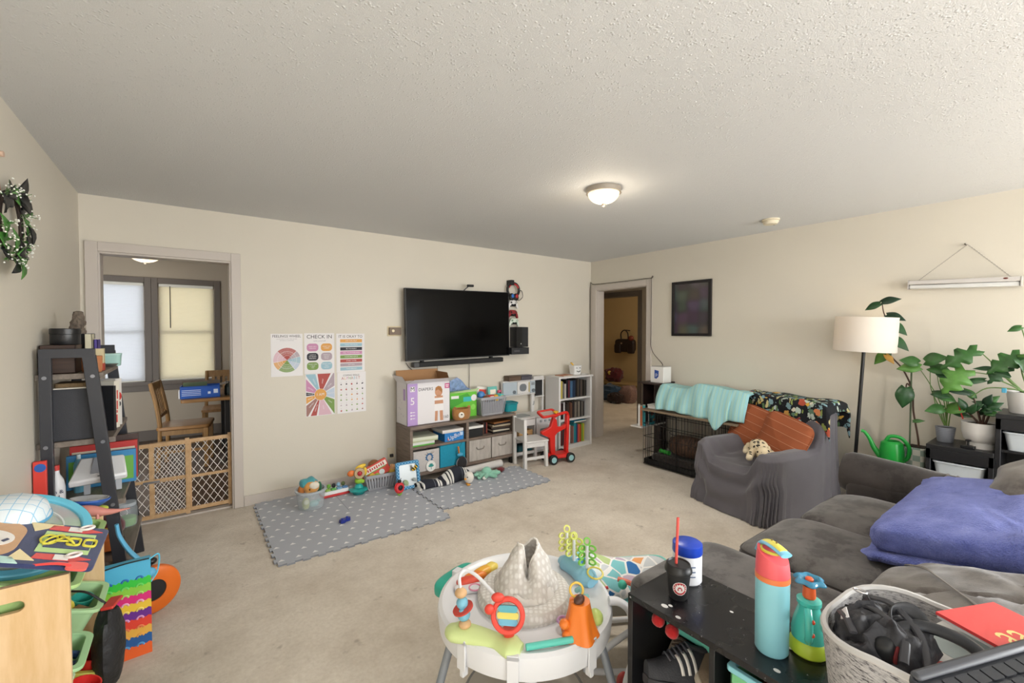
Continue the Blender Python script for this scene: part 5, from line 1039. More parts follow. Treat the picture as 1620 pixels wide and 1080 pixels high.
m=MB(K('e5701f',.4)); m.at((0,0,.125),(R(90),0,0)); m.lathe([(.055,-.022),(.105,-.026),(.12,-.018),(.124,0),(.12,.018),(.105,.026),(.055,.022),(.055,-.022)],40); obj('orange_rim',m,t); m=MB(K('1a1a1c',.5)); m.at((0,0,.125),(R(90),0,0)); m.lathe([(0,.018),(.054,.018),(.054,-.018),(0,-.018)],32); obj('black_centre',m,t); m=MB(K('3a1a1c',.4)); m.ell((-.03,0,.262),(.035,.022,.018),12,8); obj('dark_red_knob',m,t); m=MB(K('141416',.3)); m.ell((.0,0,.275),(.024,.02,.018),14,8); obj('black_knob',m,t)
t=thing('blue_scoop','long light blue plastic scoop leaning between rack and ladder shelf','toy scoop',(-.235,2.86,.25)); m=MB(K('62b4dd',.4)); m.tube(bent([(-.065,.02,.27),(-.055,.015,.21),(-.02,.01,.13),(.02,0,.07),(.04,-.01,.02)],5),[.016+.008*i/20 for i in range(21)],10,flat=.5); obj('handle',m,t); m=MB(K('62b4dd',.4)); m.ell((.045,-.01,.0),(.042,.03,.03),16,10); obj('scoop',m,t); m=MB(K('62b4dd',.4)); m.cyl((.03,0,-.02),(.03,.0,-.25),.012,n=10); obj('leg',m,t)
t=thing('toy_crate','black toy crate with red ball on the floor behind the fidget bag','crate',(-.30,2.71,0)); m=cube_basket(None,.2,.16,.28,K('232326',.6)); obj('body',m,t,smooth=0); m=MB(K('c23a3e',.4)); m.ell((.05,-.02,.29),(.045,.04,.04),16,10); obj('red_ball',m,t)
t=thing('black_pouch','black drawstring pouch with red flap hanging at the rack\'s front','pouch',(-.268,2.30,.10))
m=MB(mk('1f1f22',.55,bump=(20,.6,.02))); m.ell((0,0,.14),(.05,.10,.165),22,16,fn=lambda d:1+.14*noise.noise(d*2.4+Vector((3,1,0)))); obj('pouch',m,t); m=MB(K('cf3a30',.5)); m.beam((.0,-.05,.31),(.02,.05,.30),.04,.012); obj('red_flap',m,t,bevel=.004); m=MB(K('1f1f22',.5)); m.tube(bent([(0,.0,.30),(-.06,.02,.36),(-.11,.05,.37)],5),.004,6); obj('drawstring',m,t)
# ================================================================== baby gate and the dining room
M_gw=wood('d3b085','bd966a',(8,8,8),.5,3,'gate_wood'); M_net=K('e9e6e2',.5)
t=thing('baby_gate','wooden baby gate with white diamond mesh across the dining doorway','baby gate',(-.115,4.33,0.012))
def gpanel(x0,x1,y,stiles,zr):
    m=MB(M_gw); z0,z1=.02,.60
    for z,h in ((z0,.03),(z1-.03,.03),(zr,.022)): m.box(x0,x1,y-.009,y+.009,z,z+h)
    for s in stiles: m.box(s-.014,s+.014,y-.011,y+.011,z0-.01 if s==stiles[-1] else z0,z1+(.015 if s==stiles[-1] else 0))
    f=obj('gate_panel',m,t,smooth=0,bevel=.002)
    n=MB(M_net); a=x0+.005; b=x1-.005; st=.053; y_=y; zz0,zz1=z0+.012,z1-.012; Hh=zz1-zz0; k=.66   # run per rise
    q=a-Hh*k
    while q<b:
        for s in (1,-1):
            p=[(q,zz0),(q+Hh*k,zz1)] if s>0 else [(q,zz1),(q+Hh*k,zz0)]
            (xa,za),(xb,zb)=p; 
            if xa<a: za+=(zb-za)*(a-xa)/(xb-xa); xa=a
            if xb>b: zb=za+(zb-za)*(b-xa)/(xb-xa); xb=b
            if xb-xa>.01: n.beam((xa,y_,za),(xb,y_,zb),.0035,.005,up=(0,1,0))
        q+=st
    obj('diamond_mesh',n,f,smooth=0)
gpanel(-.38,.105,-.013,[-.366,-.13,.093],.30); gpanel(-.14,.392,.013,[-.126,.105,.378],.285)
for z in (.12,.50):
    m=MB(PL_W); m.cyl((.392,.013,z),(.399,.013,z),.012,n=12); obj('rubber_pad',m,t)
    m=MB(PL_W); m.cyl((-.38,-.013,z),(-.39,-.013,z),.012,n=12); obj('rubber_pad',m,t)
m=MB(K('9a9ca2',.3,metal=.7)); m.box(-.18,-.08,-.026,-.012,.295,.312); obj('latch',m,t,bevel=.002)
M_oak=wood('9a7342','7c5a30',(8,8,1.4),.4,3,'oak'); M_oakh=wood('a3774a','86602f',(1.4,10,10),.4,3,'oak_top')
def dchair(label,x,y,rz):
    t=thing('dining_chair',label,'chair',(x,y,0),rz,'oak dining chairs')
    for sy in (-.2,.2):
        m=MB(M_oak); m.tube(bent([(-.22,sy,0),(-.2,sy,.42),(-.225,sy*.97,.68),(-.275,sy*.95,.93)],4),.021,8); obj('leg',m,t)
        m=MB(M_oak); m.beam((.2,sy,0),(.2,sy,.43),.04,.04,up=(1,0,0)); obj('leg',m,t,bevel=.004)
        m=MB(M_oak); m.beam((-.2,sy,.2),(.2,sy,.2),.022,.028); obj('stretcher',m,t); m=MB(M_oak); m.beam((-.2,sy,.40),(.2,sy,.40),.022,.05); obj('apron',m,t)
    m=MB(M_oakh); m.prism(rrect(.47,.46,.05),.43,.465); obj('seat',m,t,bevel=.008)
    m=MB(M_oak); m.beam((-.272,-.2,.89),(-.272,.2,.89),.024,.09); obj('top_rail',m,t,bevel=.006); m=MB(M_oak); m.beam((-.213,-.19,.57),(-.213,.19,.57),.02,.035); obj('lower_rail',m,t,bevel=.003)
    for k in range(5):
        m=MB(M_oak); m.beam((-.214,-.12+.06*k,.57),(-.265,-.12+.06*k,.86),.012,.032,up=(0,1,0)); obj('slat',m,t)
dchair('oak slat back dining chair nearest the baby gate, facing the table',-.03,6.02,R(-8)); dchair('oak dining chair at the window side of the dining table',.36,7.02,R(-95))
t=thing('dining_table','dining table with oak top and black legs beyond the baby gate','table',(.60,6.25,0))
m=MB(M_oakh); m.prism(rrect(1.36,.9,.03),.705,.74); obj('tabletop',m,t,bevel=.005)
for x in (-.25,.5):
    for y in (-.36,.36):
        m=MB(K('1d1b1a',.5)); m.box(x-.035,x+.035,y-.035,y+.035,0,.70); obj('leg',m,t,bevel=.003)
t=thing('blue_carton','open blue carton with white print on the dining table','carton',(.10,6.0,.7405),R(-3)); m=MB(K('1f57b0',.5)); m.box(-.18,.18,-.12,-.115,0,.13); m.box(-.18,-.175,-.12,.12,0,.13); m.box(.175,.18,-.12,.12,0,.13); m.box(-.18,.18,.115,.12,0,.13); m.box(-.18,.18,-.12,.12,0,.004)
m.at((0,-.1205,0),(R(90),0,0))
for k in range(4): pane2(m,rect(-.08,.09-.018*k,.17,.006),.0002,K('c9d6ea',.6))
pane2(m,rect(.14,.07,.04,.045),.0003,K('d9e2f0',.6)); pane2(m,rect(.08,.055,.025,.025),.0003,K('d9e2f0',.6)); obj('carton_walls',m,t,smooth=0)
for (p,q,d,c) in (((-.18,-.12,.131),(.18,-.12,.131),(0,-.03,.004),'1f57b0'),((-.18,.12,.131),(.18,.12,.131),(.0,.10,.03),'6a5a48'),((.18,-.12,.131),(.18,.12,.131),(.08,0,.02),'6a5a48')):
    p,q,d=Vector(p),Vector(q),Vector(d); m=MB(K(c,.6)); m.add([p,q,q+d,p+d],[(0,1,2,3)]); obj('flap',m,t,smooth=0,solid=.003)
t=thing('olive_folder','dark green folder sticking out of the blue carton','folder',(.06,6.02,.7455)); m=MB(K('5b6a4c',.6)); m.box(-.12,.1,-.006,.006,0,.16); obj('cover',m,t); m=MB(PAPER); m.box(-.115,.095,.0065,.012,0,.155); obj('papers',m,t)
t=thing('glass_jar','small dark glass jar on the dining table beside the blue carton','jar',(.365,6.0,.7405)); m=MB(K('4a5550',.2)); m.lathe([(0,0),(.04,0),(.045,.02),(.045,.10),(.03,.13),(0,.13)],20); obj('body',m,t); m=MB(K('2b2a28',.4)); m.cyl((0,0,.13),(0,0,.155),.03,n=16); obj('lid',m,t)
t=thing('white_envelope','white papers standing left of the blue carton','papers',(-.085,5.98,.7405)); m=MB(WHITE); m.box(-.0,.012,-.06,.06,0,.10); m.at((-.014,.01,0)); m.box(0,.01,-.06,.06,0,.085); obj('sheets',m,t,smooth=0)
t=thing('moving_carton','brown cardboard box on the dining room floor behind the gate\'s right end','carton',(.56,5.55,0)); m=MB(M_card); m.box(-.17,.17,-.17,.17,0,.42); obj('carton_walls',m,t,bevel=.003); m=MB(K('c9b28c',.4)); m.box(-.03,.03,-.172,.172,.30,.4215); obj('packing_tape',m,t)
t=thing('paper_bag','pale paper bag on the cardboard box in the dining room','bag',(.56,5.52,.4215)); m=MB(mk('b9ab9b',.8,bump=(14,.5,.03))); m.prism(rect(0,0,.2,.12),0,.30,top=rect(0.01,0,.21,.10)); obj('bag',m,t); m=MB(PAPER); m.beam((-.08,-.02,.25),(-.12,-.03,.36),.1,.004); obj('sheet',m,t)
def dome_light(label,loc,r,em,mat_r,tilt=0,col='fff2d8'):
    t=thing('ceiling_light',label,'ceiling light',loc)
    m=MB(mat_r); m.lathe([(0,0),(r*1.0,0),(r*1.02,-.012),(r*.98,-.026),(r*1.0,-.034),(r*.9,-.034),(r*.9,-.004),(0,-.004)],40); obj('metal_ring',m,t)
    g=NT('alabaster_glass'); n=g.noise(9,4); g.l(g.ramp(n.outputs['Fac'],[(.35,rgb('e6d8bc')),(.65,rgb('fbf3e2'))]),g.b.inputs['Base Color']); g.b.inputs['Roughness'].default_value=.25
    if em: g.l(g.ramp(n.outputs['Fac'],[(.35,rgb('f0cf98')),(.65,rgb(col))]),g.b.inputs['Emission Color']); g.b.inputs['Emission Strength'].default_value=em
    m=MB(g.m); m.lathe([(r*.9*math.cos(a),-.03-r*.62*math.sin(a)) for a in [PI/2*i/10 for i in range(10)]]+[(0,-.03-r*.62)],40); obj('glass_dome',m,t)
    m=MB(mat_r); m.lathe([(0,-.028-r*.62),(.014,-.03-r*.62),(.012,-.045-r*.62),(0,-.052-r*.62)],16); obj('finial',m,t); return t
dome_light('white glass dome ceiling light in the dining room',(-.41,6.85,H),.18,1.1,K('d8d3c8',.4),col='f4f2ea')
# ================================================================== wreath on the left wall
t=thing('wreath','black leaf and baby\'s breath wreath hung on the left wall','wreath',(XL+.03,2.66,1.905))
wr=.135
m=MB(K('2a1d18',.7)); m.tube([(0,wr*math.cos(a),wr*math.sin(a)) for a in [2*PI*i/40 for i in range(40)]],.006,6,closed=True); m.tube([(.006,wr*1.03*math.cos(a+.1),wr*1.03*math.sin(a+.1)) for a in [2*PI*i/40 for i in range(40)]],.004,6,closed=True); obj('twig_ring',m,t)
rw=random.Random(11)
def leaf(m,p,d,up,L,Wd,mat,cup=.15,n=5):
    d=Vector(d).normalized(); s=d.cross(Vector(up)); s=s.normalized() if s.length>1e-4 else d.orthogonal().normalized(); u=s.cross(d); p=Vector(p); vs=[];fs=[]
    for i in range(n+1):
        a=i/n; w=Wd*math.sin(PI*(a**.75))*.5+.0008; c=p+d*(L*a)-u*(cup*L*a*a)
        vs+=[c-s*w+u*w*.35,c,c+s*w+u*w*.35]
    for i in range(n):
        for k in (0,1): fs.append((3*i+k,3*i+k+1,3*i+4+k,3*i+3+k))
    m.add(vs,fs,mat)
BL=K('17181b',.35); GL=K('4f8a3c',.45); GS=K('7d9468',.7); FWh=K('f0efe6',.7)
for i in range(22):
    a=R(-150+15*i+rw.uniform(-6,6)); dn=a-PI/2+rw.uniform(-.6,.9); m=MB(BL if rw.random()<.75 else GL); leaf(m,(rw.uniform(.0,.02),wr*math.cos(a),wr*math.sin(a)),(rw.uniform(.15,.5),math.cos(dn),math.sin(dn)),(1,0,0),rw.uniform(.085,.12),rw.uniform(.05,.068),None,.25); obj('leaf',m,t,solid=.0015)
for i in range(13):
    a=R(-165+25*i+rw.uniform(-6,6)); m=MB(GS); p=Vector((.0,wr*math.cos(a),wr*math.sin(a)))
    for k in range(7):
        d=Vector((rw.uniform(.1,.8),math.cos(a)*rw.uniform(-.2,1)+rw.uniform(-.5,.5),math.sin(a)*rw.uniform(-.2,1)+rw.uniform(-.5,.5))).normalized(); q=p+d*rw.uniform(.03,.06); m.tube([p,(p+q)/2+Vector((.004,0,0)),q],.0012,4,GS)
        for _ in range(2):
            m.ell(q+Vector((rw.uniform(-.012,.012),rw.uniform(-.012,.012),rw.uniform(-.012,.012))),.0034,6,4,FWh)
        leaf(m,(p+q)/2,d+Vector((rw.uniform(-.5,.5),rw.uniform(-.5,.5),0)),(1,0,0),.022,.008,GL)
    obj('flower_spray',m,t)
m=MB(K('d9a88a',.7)); m.tube([(-.025,0,wr),(-.03,0,wr+.09)],.008,6,flat=.2); obj('ribbon',m,t)
m=MB(K('d0b09a',.5)); m.cyl((XL,2.66,2.19),(XL+.018,2.66,2.19),.012,n=12); tag(obj('wall_hook',m),'small pale adhesive hook above the leaf wreath','hook')
# ================================================================== right wall: hall things, picture, crate corner
def sgn(c,e): return math.copysign(abs(c)**e,c)
def sq(m,c,r,e1=.3,e2=.3,n=40,k=24,mat=None,rot=None,fn=None):
    """rounded block (superquadric); fn(unit point)->offset vector"""
    Mr=Euler(rot).to_matrix() if rot else Matrix.Identity(3); c=Vector(c); vs=[];fs=[];rows=[]
    for j in range(k+1):
        ph=-PI/2+PI*j/k; kk=1 if j in (0,k) else n; rows.append(list(range(len(vs),len(vs)+kk)))
        for i in range(kk):
            a=2*PI*i/n; cp=sgn(math.cos(ph),e1); p=Vector((cp*sgn(math.cos(a),e2),cp*sgn(math.sin(a),e2),sgn(math.sin(ph),e1))) if kk>1 else Vector((0,0,-1 if j==0 else 1))
            q=Vector((p.x*r[0],p.y*r[1],p.z*r[2]))
            if fn: q=q+Vector(fn(p))
            vs.append(c+Mr@q)
    for A,B in zip(rows,rows[1:]):
        for i in range(n):
            j=(i+1)%n
            if len(A)==1: fs.append((A[0],B[j],B[i]))
            elif len(B)==1: fs.append((A[i],A[j],B[0]))
            else: fs.append((A[i],A[j],B[j],B[i]))
    return m.add(vs,fs,mat)
def nz(v,s=1): return noise.noise(Vector(v)*s)
# bedroom through the hall
t=thing('handbag','dark satchel handbag hanging on the bedroom wall','handbag',(XB-.16,6.50,1.10))
HB=K('2a1d1c',.5)
m=MB(HB)
sq(m,(0,0,.05),(.07,.27,.15),.4,.4); obj('body',m,t)
m=MB(HB); m.tube(bent([(-.02,-.10,.18),(-.03,-.09,.33),(-.03,.0,.40),(-.03,.10,.33),(-.02,.10,.18)],6),.014,8); obj('handle',m,t)
for y in (-.20,.17):
    m=MB(HB); sq(m,(-.05,y,-.02),(.04,.09,.11),.4,.4,20,12); obj('side_pocket',m,t)
m=MB(K('b9a48a',.4,metal=.5)); m.cyl((-.07,.05,.10),(-.085,.05,.10),.02,n=12); obj('clasp',m,t)
m=MB(K('7a3420',.6)); m.ell((-.05,-.2,.22),(.05,.07,.06),12,8); obj('tassel',m,t)
m=MB(K('2a1d1c',.5)); m.cyl((XB,6.50,1.49),(XB-.14,6.50,1.50),.012,n=10); tag(obj('wall_hook',m),'dark hook carrying the satchel on the bedroom wall','hook')
t=thing('toy_bench','low pale bench piled with things along the bedroom wall','bench',(7.75,6.35,0)); m=MB(K('a78d60',.6)); m.box(-.25,.3,-.9,.6,.30,.34); obj('top',m,t,bevel=.004)
for y in (-.8,.5):
    m=MB(K('8a744e',.6)); m.box(-.2,.25,y-.03,y+.03,0,.30); obj('trestle',m,t)
for i,(lab,nm,cat,p,r,c) in enumerate((('maroon plush toy on the bedroom bench','plush_toy','plush toy',(7.72,6.55,.341),(.16,.2,.15),'5c1820'),('blue folded clothes on the bedroom floor','clothes_heap','clothes',(7.25,6.25,0),(.16,.26,.16),'2c4a66'),('patterned white clothes heap left of the blue ones','clothes_heap','clothes',(7.25,6.75,0),(.16,.24,.16),'6a625c'),('pink grey cloth at the right of the bedroom bench','clothes_heap','clothes',(7.28,5.80,0),(.16,.18,.17),'8b6d66'),('dark brown bag on the floor before the bedroom bench','duffel_bag','bag',(7.02,5.93,0),(.10,.18,.10),'2e1b18'))):
    t=thing(nm,lab,cat,p); m=MB(fabric(c,.3)); sq(m,(0,0,r[2]),r,.7,.8,22,14,fn=lambda q,i=i:Vector(q)*.05*nz((q.x*2+i,q.y*2,q.z*2),1.3)); obj('body',m,t)
    if i==0: m=MB(K('d8b95a',.6)); m.ell((-.13,.02,.2),(.04,.05,.05),12,8); obj('face',m,t)
# picture
t=thing('framed_picture','black framed blurred multi coloured picture on the right wall','picture',(XR,2.75,1.73),R(-90))
w,h=.48,.62
m=MB(K('1d1a1b',.35)); m.at((0,0,0),(R(90),0,0)); m.ring([(-w/2,-h/2),(w/2,-h/2),(w/2,h/2),(-w/2,h/2)],[(-w/2+.035,-h/2+.03),(w/2-.035,-h/2+.03),(w/2-.035,h/2-.03),(-w/2+.035,h/2-.03)],.0,.022); obj('frame',m,t,smooth=0,bevel=.002)
pm=NT('soft_print'); mp=pm.co(); n1=pm.n('ShaderNodeTexVoronoi'); n1.feature='SMOOTH_F1'; n1.inputs['Scale'].default_value=7.5; n1.inputs['Smoothness'].default_value=1; n1.inputs['Randomness'].default_value=.35; pm.l(mp,n1.inputs['Vector'])
hs=pm.n('ShaderNodeHueSaturation'); hs.inputs['Saturation'].default_value=.5; hs.inputs['Value'].default_value=.2; pm.l(n1.outputs['Color'],hs.inputs['Color'])
pm.l(pm.mix(.5,hs.outputs[0],rgb('3f3c40')),pm.b.inputs['Base Color']); pm.b.inputs['Roughness'].default_value=.25
m=MB(pm.m); m.box(-w/2+.03,w/2-.03,-.008,-.004,-h/2+.025,h/2-.025); obj('print',m,t,smooth=0)
# cord along the hall door casing
m=MB(K('4a4038',.6)); m.tube(bent([(XR-.03,4.262,.93),(XR-.032,4.264,1.5),(XR-.03,4.262,2.11),(XR-.03,4.18,2.118),(XR-.03,3.7,2.116),(XR-.03,3.275,2.118),(XR-.028,3.262,2.09),(XR-.03,3.262,1.5),(XR-.03,3.25,1.25),(4.50,3.10,1.10),(4.40,3.02,1.076)],6),.004,6); tag(obj('door_cord',m),'thin cord stapled around the hall doorway down to the white box','cord')
# brown stand and the white box on it
M_dk=wood('3a2b27','2a1f1c',(1.2,1.2,9),.45,4,'dark_brown_board')
t=thing('side_stand','dark brown stand with shelves between doorway and dog crate','stand',(4.36,3.09,0))
m=MB(M_dk); m.box(-.17,.17,-.15,.11,.872,.89); obj('top',m,t,bevel=.002)
m=MB(M_dk); m.box(-.05,.13,-.035,-.02,.40,.872); obj('front_panel',m,t,bevel=.002)
m=MB(M_dk); m.box(.13,.145,-.06,.10,0,.872); obj('back_panel',m,t)
m=MB(M_dk); m.box(-.10,.13,.085,.10,.41,.872); obj('side_panel',m,t)
m=MB(K('d9d6d2',.5)); m.box(-.33,.13,-.06,.085,.395,.41); obj('shelf',m,t,label='white shelf board')
m=MB(M_dk); m.box(.0,.13,-.06,-.045,0,.395); obj('lower_panel',m,t)
for i,(lab,c,x,y,w_,h_,tx,tc) in enumerate((('white paperback upright at the left end of the brown stand\'s shelf','e1dfdb',4.062,3.085,.022,.235,None,'2a2a2e'),('orange spined book on the brown stand\'s shelf','b9683f',4.078,3.066,.024,.22,None,'fff'),('teal activity book on the brown stand\'s shelf','2b8f98',4.096,3.044,.03,.23,None,'d64a3a'))):
    book(lab,w_,h_,.1,c,(x,y,.4105),rz=R(-53),text_=tx,tcol=tc if len(tc)>3 else 'ffffff',group='books on the brown stand')
t=thing('cover_book','wide teal picture book facing out beside the upright books','book',(4.26,3.043,.4105)); m=MB(K('2c95a0',.45)); m.box(-.07,.04,0,.004,0,.2)
m.at((-.015,-.0006,.1),(R(90),0,0)); pane2(m,circ(.03,14,(.0,.03)),0,K('7d2b35',.5)); pane2(m,rect(-.02,-.05,.05,.05),0,K('1c5a66',.5)); pane2(m,circ(.015,10,(.03,-.05)),.0002,K('d98a3a',.5)); obj('cover',m,t,smooth=0); m=MB(PAPER); m.box(-.068,.04,.004,.02,.003,.197); obj('pages',m,t,smooth=0)
t=thing('router_box','white box with blue label standing on the brown stand','box',(4.34,3.00,.8905),R(-90))
m=MB(WHITE); m.box(-.085,.085,-.075,.075,0,.18); obj('body',m,t,bevel=.004); m=MB(K('2a4f9c',.5)); m.at((0,-.0755,.095),(R(90),0,0)); m.prism([(-.03,.05),(.025,.04),(.022,-.025),(-.005,-.05),(-.03,-.045)],0,.001); mtext(m,'p',.06,-.004,.0,.0015,WHITE); obj('blue_label',m,t,smooth=0); m=MB(K('b5b2ae',.5)); m.box(-.08,.08,-.07,.07,.18,.184); obj('lid_seam',m,t)
# dog crate
t=thing('dog_crate','black wire dog crate with wooden top beside the armchair','dog crate',(4.03,2.14,0)); DX,DY,DZ=.45,.86,.60; WI=K('141415',.45,metal=.3)
def wires(n0,axis,sgnv):
    m=MB(WI)
    if axis=='x':
        for i in range(25): y=DY*i/24; m.cyl((sgnv,y,.02),(sgnv,y,DZ-.01),.0022,n=5)
        for z in (.02,.17,.32,.46,.585): m.cyl((sgnv,0,z),(sgnv,DY,z),.0032,n=5)
    elif axis=='y':
        for i in range(13): x=DX*i/12; m.cyl((x,sgnv,.02),(x,sgnv,DZ-.01),.0022,n=5)
        for z in (.02,.17,.32,.46,.585): m.cyl((0,sgnv,z),(DX,sgnv,z),.0032,n=5)
    return obj(n0,m,t,smooth=60)
f=wires('front_grid','x',0); wires('back_grid','x',DX); wires('side_grid','y',0); wires('side_grid','y',DY)
m=MB(WI)
for y in (.45,.80):
    m.cyl((-.004,y,.03),(-.004,y,DZ-.02),.004,n=6)
for z in (.03,DZ-.02): m.cyl((-.004,.45,z),(-.004,.80,z),.004,n=6)
d=obj('door_frame',m,f,smooth=60); m=MB(K('3a3a3d',.4,metal=.5)); m.tube([(-.01,.45,.40),(-.016,.49,.40),(-.016,.53,.42),(-.016,.49,.44),(-.01,.45,.44)],.004,5); obj('latch',m,f)
m=MB(K('151517',.5)); m.box(.004,DX-.004,.006,DY-.006,.022,.03); 
for r in ((.004,.012,.006,DY-.006),(DX-.012,DX-.004,.006,DY-.006),(.004,DX-.004,.006,.014),(.004,DX-.004,DY-.014,DY-.006)): m.box(*r,.022,.075)
obj('tray',m,t)
m=MB(wood('8c7a64','6f5f4d',(10,1.3,10),.6,4,'weathered_board')); m.box(-.02,DX+.03,-.17,DY+.02,DZ,DZ+.022); obj('wooden_top',m,t,bevel=.003)
t=thing('dog_bed','dark brown dog bed inside the wire crate','dog bed',(4.255,2.57,.046)); m=MB(fabric('2b2320',.3)); sq(m,(0,0,.05),(.19,.38,.05),.5,.25,36,12,fn=lambda p:(0,0,.012*nz((p.x*4,p.y*6,1)))); obj('cushion',m,t)
# sleeping brindle dog, curled, one continuous body
t=thing('dog','brindle dog sleeping curled up inside the wire crate','dog',(4.21,2.53,.146),rz=R(90))
bd=NT('brindle_fur'); n1=bd.noise(5,4,bd.co((6,1.2,2))); n2=bd.noise(60,3)
bd.l(bd.mix(.35,bd.ramp(n1.outputs['Fac'],[(.36,rgb('1f1613')),(.5,rgb('5a4030')),(.62,rgb('2a1e19')),(.75,rgb('6b4d38'))]),bd.ramp(n2.outputs['Fac'],[(.3,rgb('1c1411')),(.7,rgb('5a4232'))])),bd.b.inputs['Base Color']); bd.b.inputs['Roughness'].default_value=.8; bd.bump(n2.outputs['Fac'],.5,.006)
def skin(name,verts,edges,rad,mat,parent,sub=2,root=0,loc=None,rot=None):
    me=bpy.data.meshes.new(name); me.from_pydata(verts,edges,[]); o=bpy.data.objects.new(name,me); COL.objects.link(o); me.materials.append(mat)
    o.modifiers.new('skin','SKIN'); sv=me.skin_vertices[0].data
    for i,r in enumerate(rad): sv[i].radius=(r,r) if not isinstance(r,tuple) else r
    sv[root].use_root=True; o.modifiers['skin'].use_smooth_shade=True
    s=o.modifiers.new('sub','SUBSURF'); s.levels=sub; s.render_levels=sub
    if parent: o.parent=parent
    if loc: o.location=loc
    if rot: o.rotation_euler=rot
    return o
V=[(-.22,.02,.10),(-.12,.05,.125),(0,.06,.13),(.12,.05,.12),(.20,.02,.10),(.25,-.05,.09),(.26,-.12,.06),(.22,-.16,.045),(.16,-.17,.035),   # pelvis, spine, shoulder, neck, head, muzzle
   (-.20,-.05,.08),(-.10,-.11,.05),(-.17,-.14,.02),(-.08,-.16,.02),          # thigh, knee, hock, paw
   (.14,-.04,.05),(.10,-.10,.02),(.16,-.13,.005),                      # forearm folded
   (-.27,-.03,.06),(-.27,-.10,.03),(-.22,-.16,.02),(-.15,-.19,.015)]       # tail
E_=[(0,1),(1,2),(2,3),(3,4),(4,5),(5,6),(6,7),(7,8),(0,9),(9,10),(10,11),(11,12),(4,13),(13,14),(14,15),(0,16),(16,17),(17,18),(18,19)]
rd=[.105,.115,.12,.118,.105,.075,.07,.045,.028,.08,.045,.025,.022,.045,.028,.024,.03,.02,.016,.01]
skin('body',V,E_,rd,bd.m,t)
for s,(x,y,z) in ((-1,(.30,-.11,.115)),(1,(.22,-.09,.125))):
    m=MB(bd.m); m.ell((x,y,z),(.03,.012,.04),12,8,rot=(R(25),R(20*s),R(40))); obj('ear',m,t)
m=MB(K('14100f',.3)); m.ell((.137,-.172,.036),(.012,.014,.011),10,6); obj('nose',m,t)
t=thing('dog_toy','bright green rubber toy in the crate\'s left corner','dog toy',(4.12,2.79,.146),rz=R(80)); m=MB(K('2f9a36',.5)); m.tube([(-.06,0,.025),(-.03,0,.025),(0,0,.025),(.03,0,.025),(.06,0,.025)],[.024,.018,.024,.018,.024],12); obj('body',m,t)
# boxes under the teal blanket and the blanket
t=thing('white_carton','small white box on the crate\'s wooden top by the brown stand','box',(4.13,2.93,.6225)); m=MB(WHITE); m.box(-.05,.06,-.055,.055,0,.028); obj('body',m,t,bevel=.003); m=MB(K('cfccc6',.5)); m.box(-.054,.064,-.058,.058,.028,.045); obj('lid',m,t,bevel=.003)
t=thing('storage_tote','grey plastic tote hidden under the aqua blanket on the crate','tote',(4.31,2.39,.6225)); m=MB(K('8b8f94',.5)); m.prism(rrect(.20,.70,.03),0,.17,top=rrect(.23,.74,.03)); obj('body',m,t); m=MB(K('6a6f75',.5)); m.prism(rrect(.24,.75,.03),.17,.185); obj('lid',m,t)
tb=stripes(1,.095,[(.20,'9accd2'),(.05,'b4cfae'),(.13,'a3d0d4'),(.03,'c0d0a4'),(.2,'93c6ce'),(.07,'aed0ba'),(.14,'9fced3'),(.04,'b8d0aa'),(.14,'98cad0')],.95,warp=.006,name='aqua_stripe')
t=thing('aqua_blanket','aqua blanket with thin lime stripes draped over things on the dog crate','blanket',(4.31,2.39,.6225))
def tbf(u,v):
    y=.455-.93*u; top=.265+.055*math.exp(-((u-.52)/.16)**2)+.03*math.exp(-((u-.80)/.18)**2)-.02*math.exp(-((u-.3)/.12)**2)+.012*math.exp(-((u-.03)/.06)**2)
    if u<.02 or u>.985: top*=.96
    hem=.012+.012*math.sin(9*u)+(-.10*math.exp(-((u-.74)/.07)**2)); fold=.014*math.sin(38*u+2*math.sin(5*u))
    if v<.5:
        a=v/.5; z=hem+(top-hem)*a; bul=.285-.09*a**2; x=-bul-fold*(1-a)-(.03*(1-a) if .64<u<.84 else 0)
    else:
        a=(v-.5)/.5; x=-.195+.375*a; z=top+.02*math.sin(PI*a)*math.sin(7*u)-.05*a*a+.006*math.sin(30*u)*(1-a)
    return (x,y+.01*math.sin(6*v+9*u),z)
m=MB(tb); m.grid(tbf,80,30); obj('cloth',m,t,solid=.006)
t=thing('orange_toy','small orange toy at the front edge of the crate\'s wooden top','toy',(4.03,2.17,.6225),rz=R(95)); m=MB(K('d98a3c',.5)); sq(m,(0,0,.014),(.045,.018,.014),.6,.6,20,10); obj('body',m,t); m=MB(K('e9c98a',.5)); m.ell((.01,0,.027),(.02,.012,.004),12,6); obj('pale_spot',m,t)
# ================================================================== armchair under a grey slipcover, throw, cushions, plush
def slip_mat():
    t=NT('grey_slipcover'); c=rgb('5d5a60'); n=t.noise(4,4); t.l(t.ramp(n.outputs['Fac'],[(.3,shade(c,.88)),(.7,shade(c,1.08))]),t.b.inputs['Base Color']); t.b.inputs['Roughness'].default_value=.85; t.b.inputs['Sheen Weight'].default_value=.25
    t.bump(t.noise(300,2).outputs['Fac'],.2,.002); return t.m
ACL=(3.955,1.705,0)
t=thing('armchair','armchair under a loose grey slipcover against the right wall','armchair',ACL,R(-103)); AW,AD=.365,.45
def ss(a,b,x): x=max(0,min(1,(x-a)/(b-a))); return x*x*(3-2*x)
def hgt(x,y):
    arm=ss(.17,.27,abs(x))*(1-.0*ss(.36,.41,abs(x))); back=ss(.12,.28,y)
    h=.415-.03*ss(.3,0,abs(x))*ss(-.1,-.4,y)
    h=h+(.535-h)*arm; h=h+(.86-h)*back
    return h
NU,NV=200,64
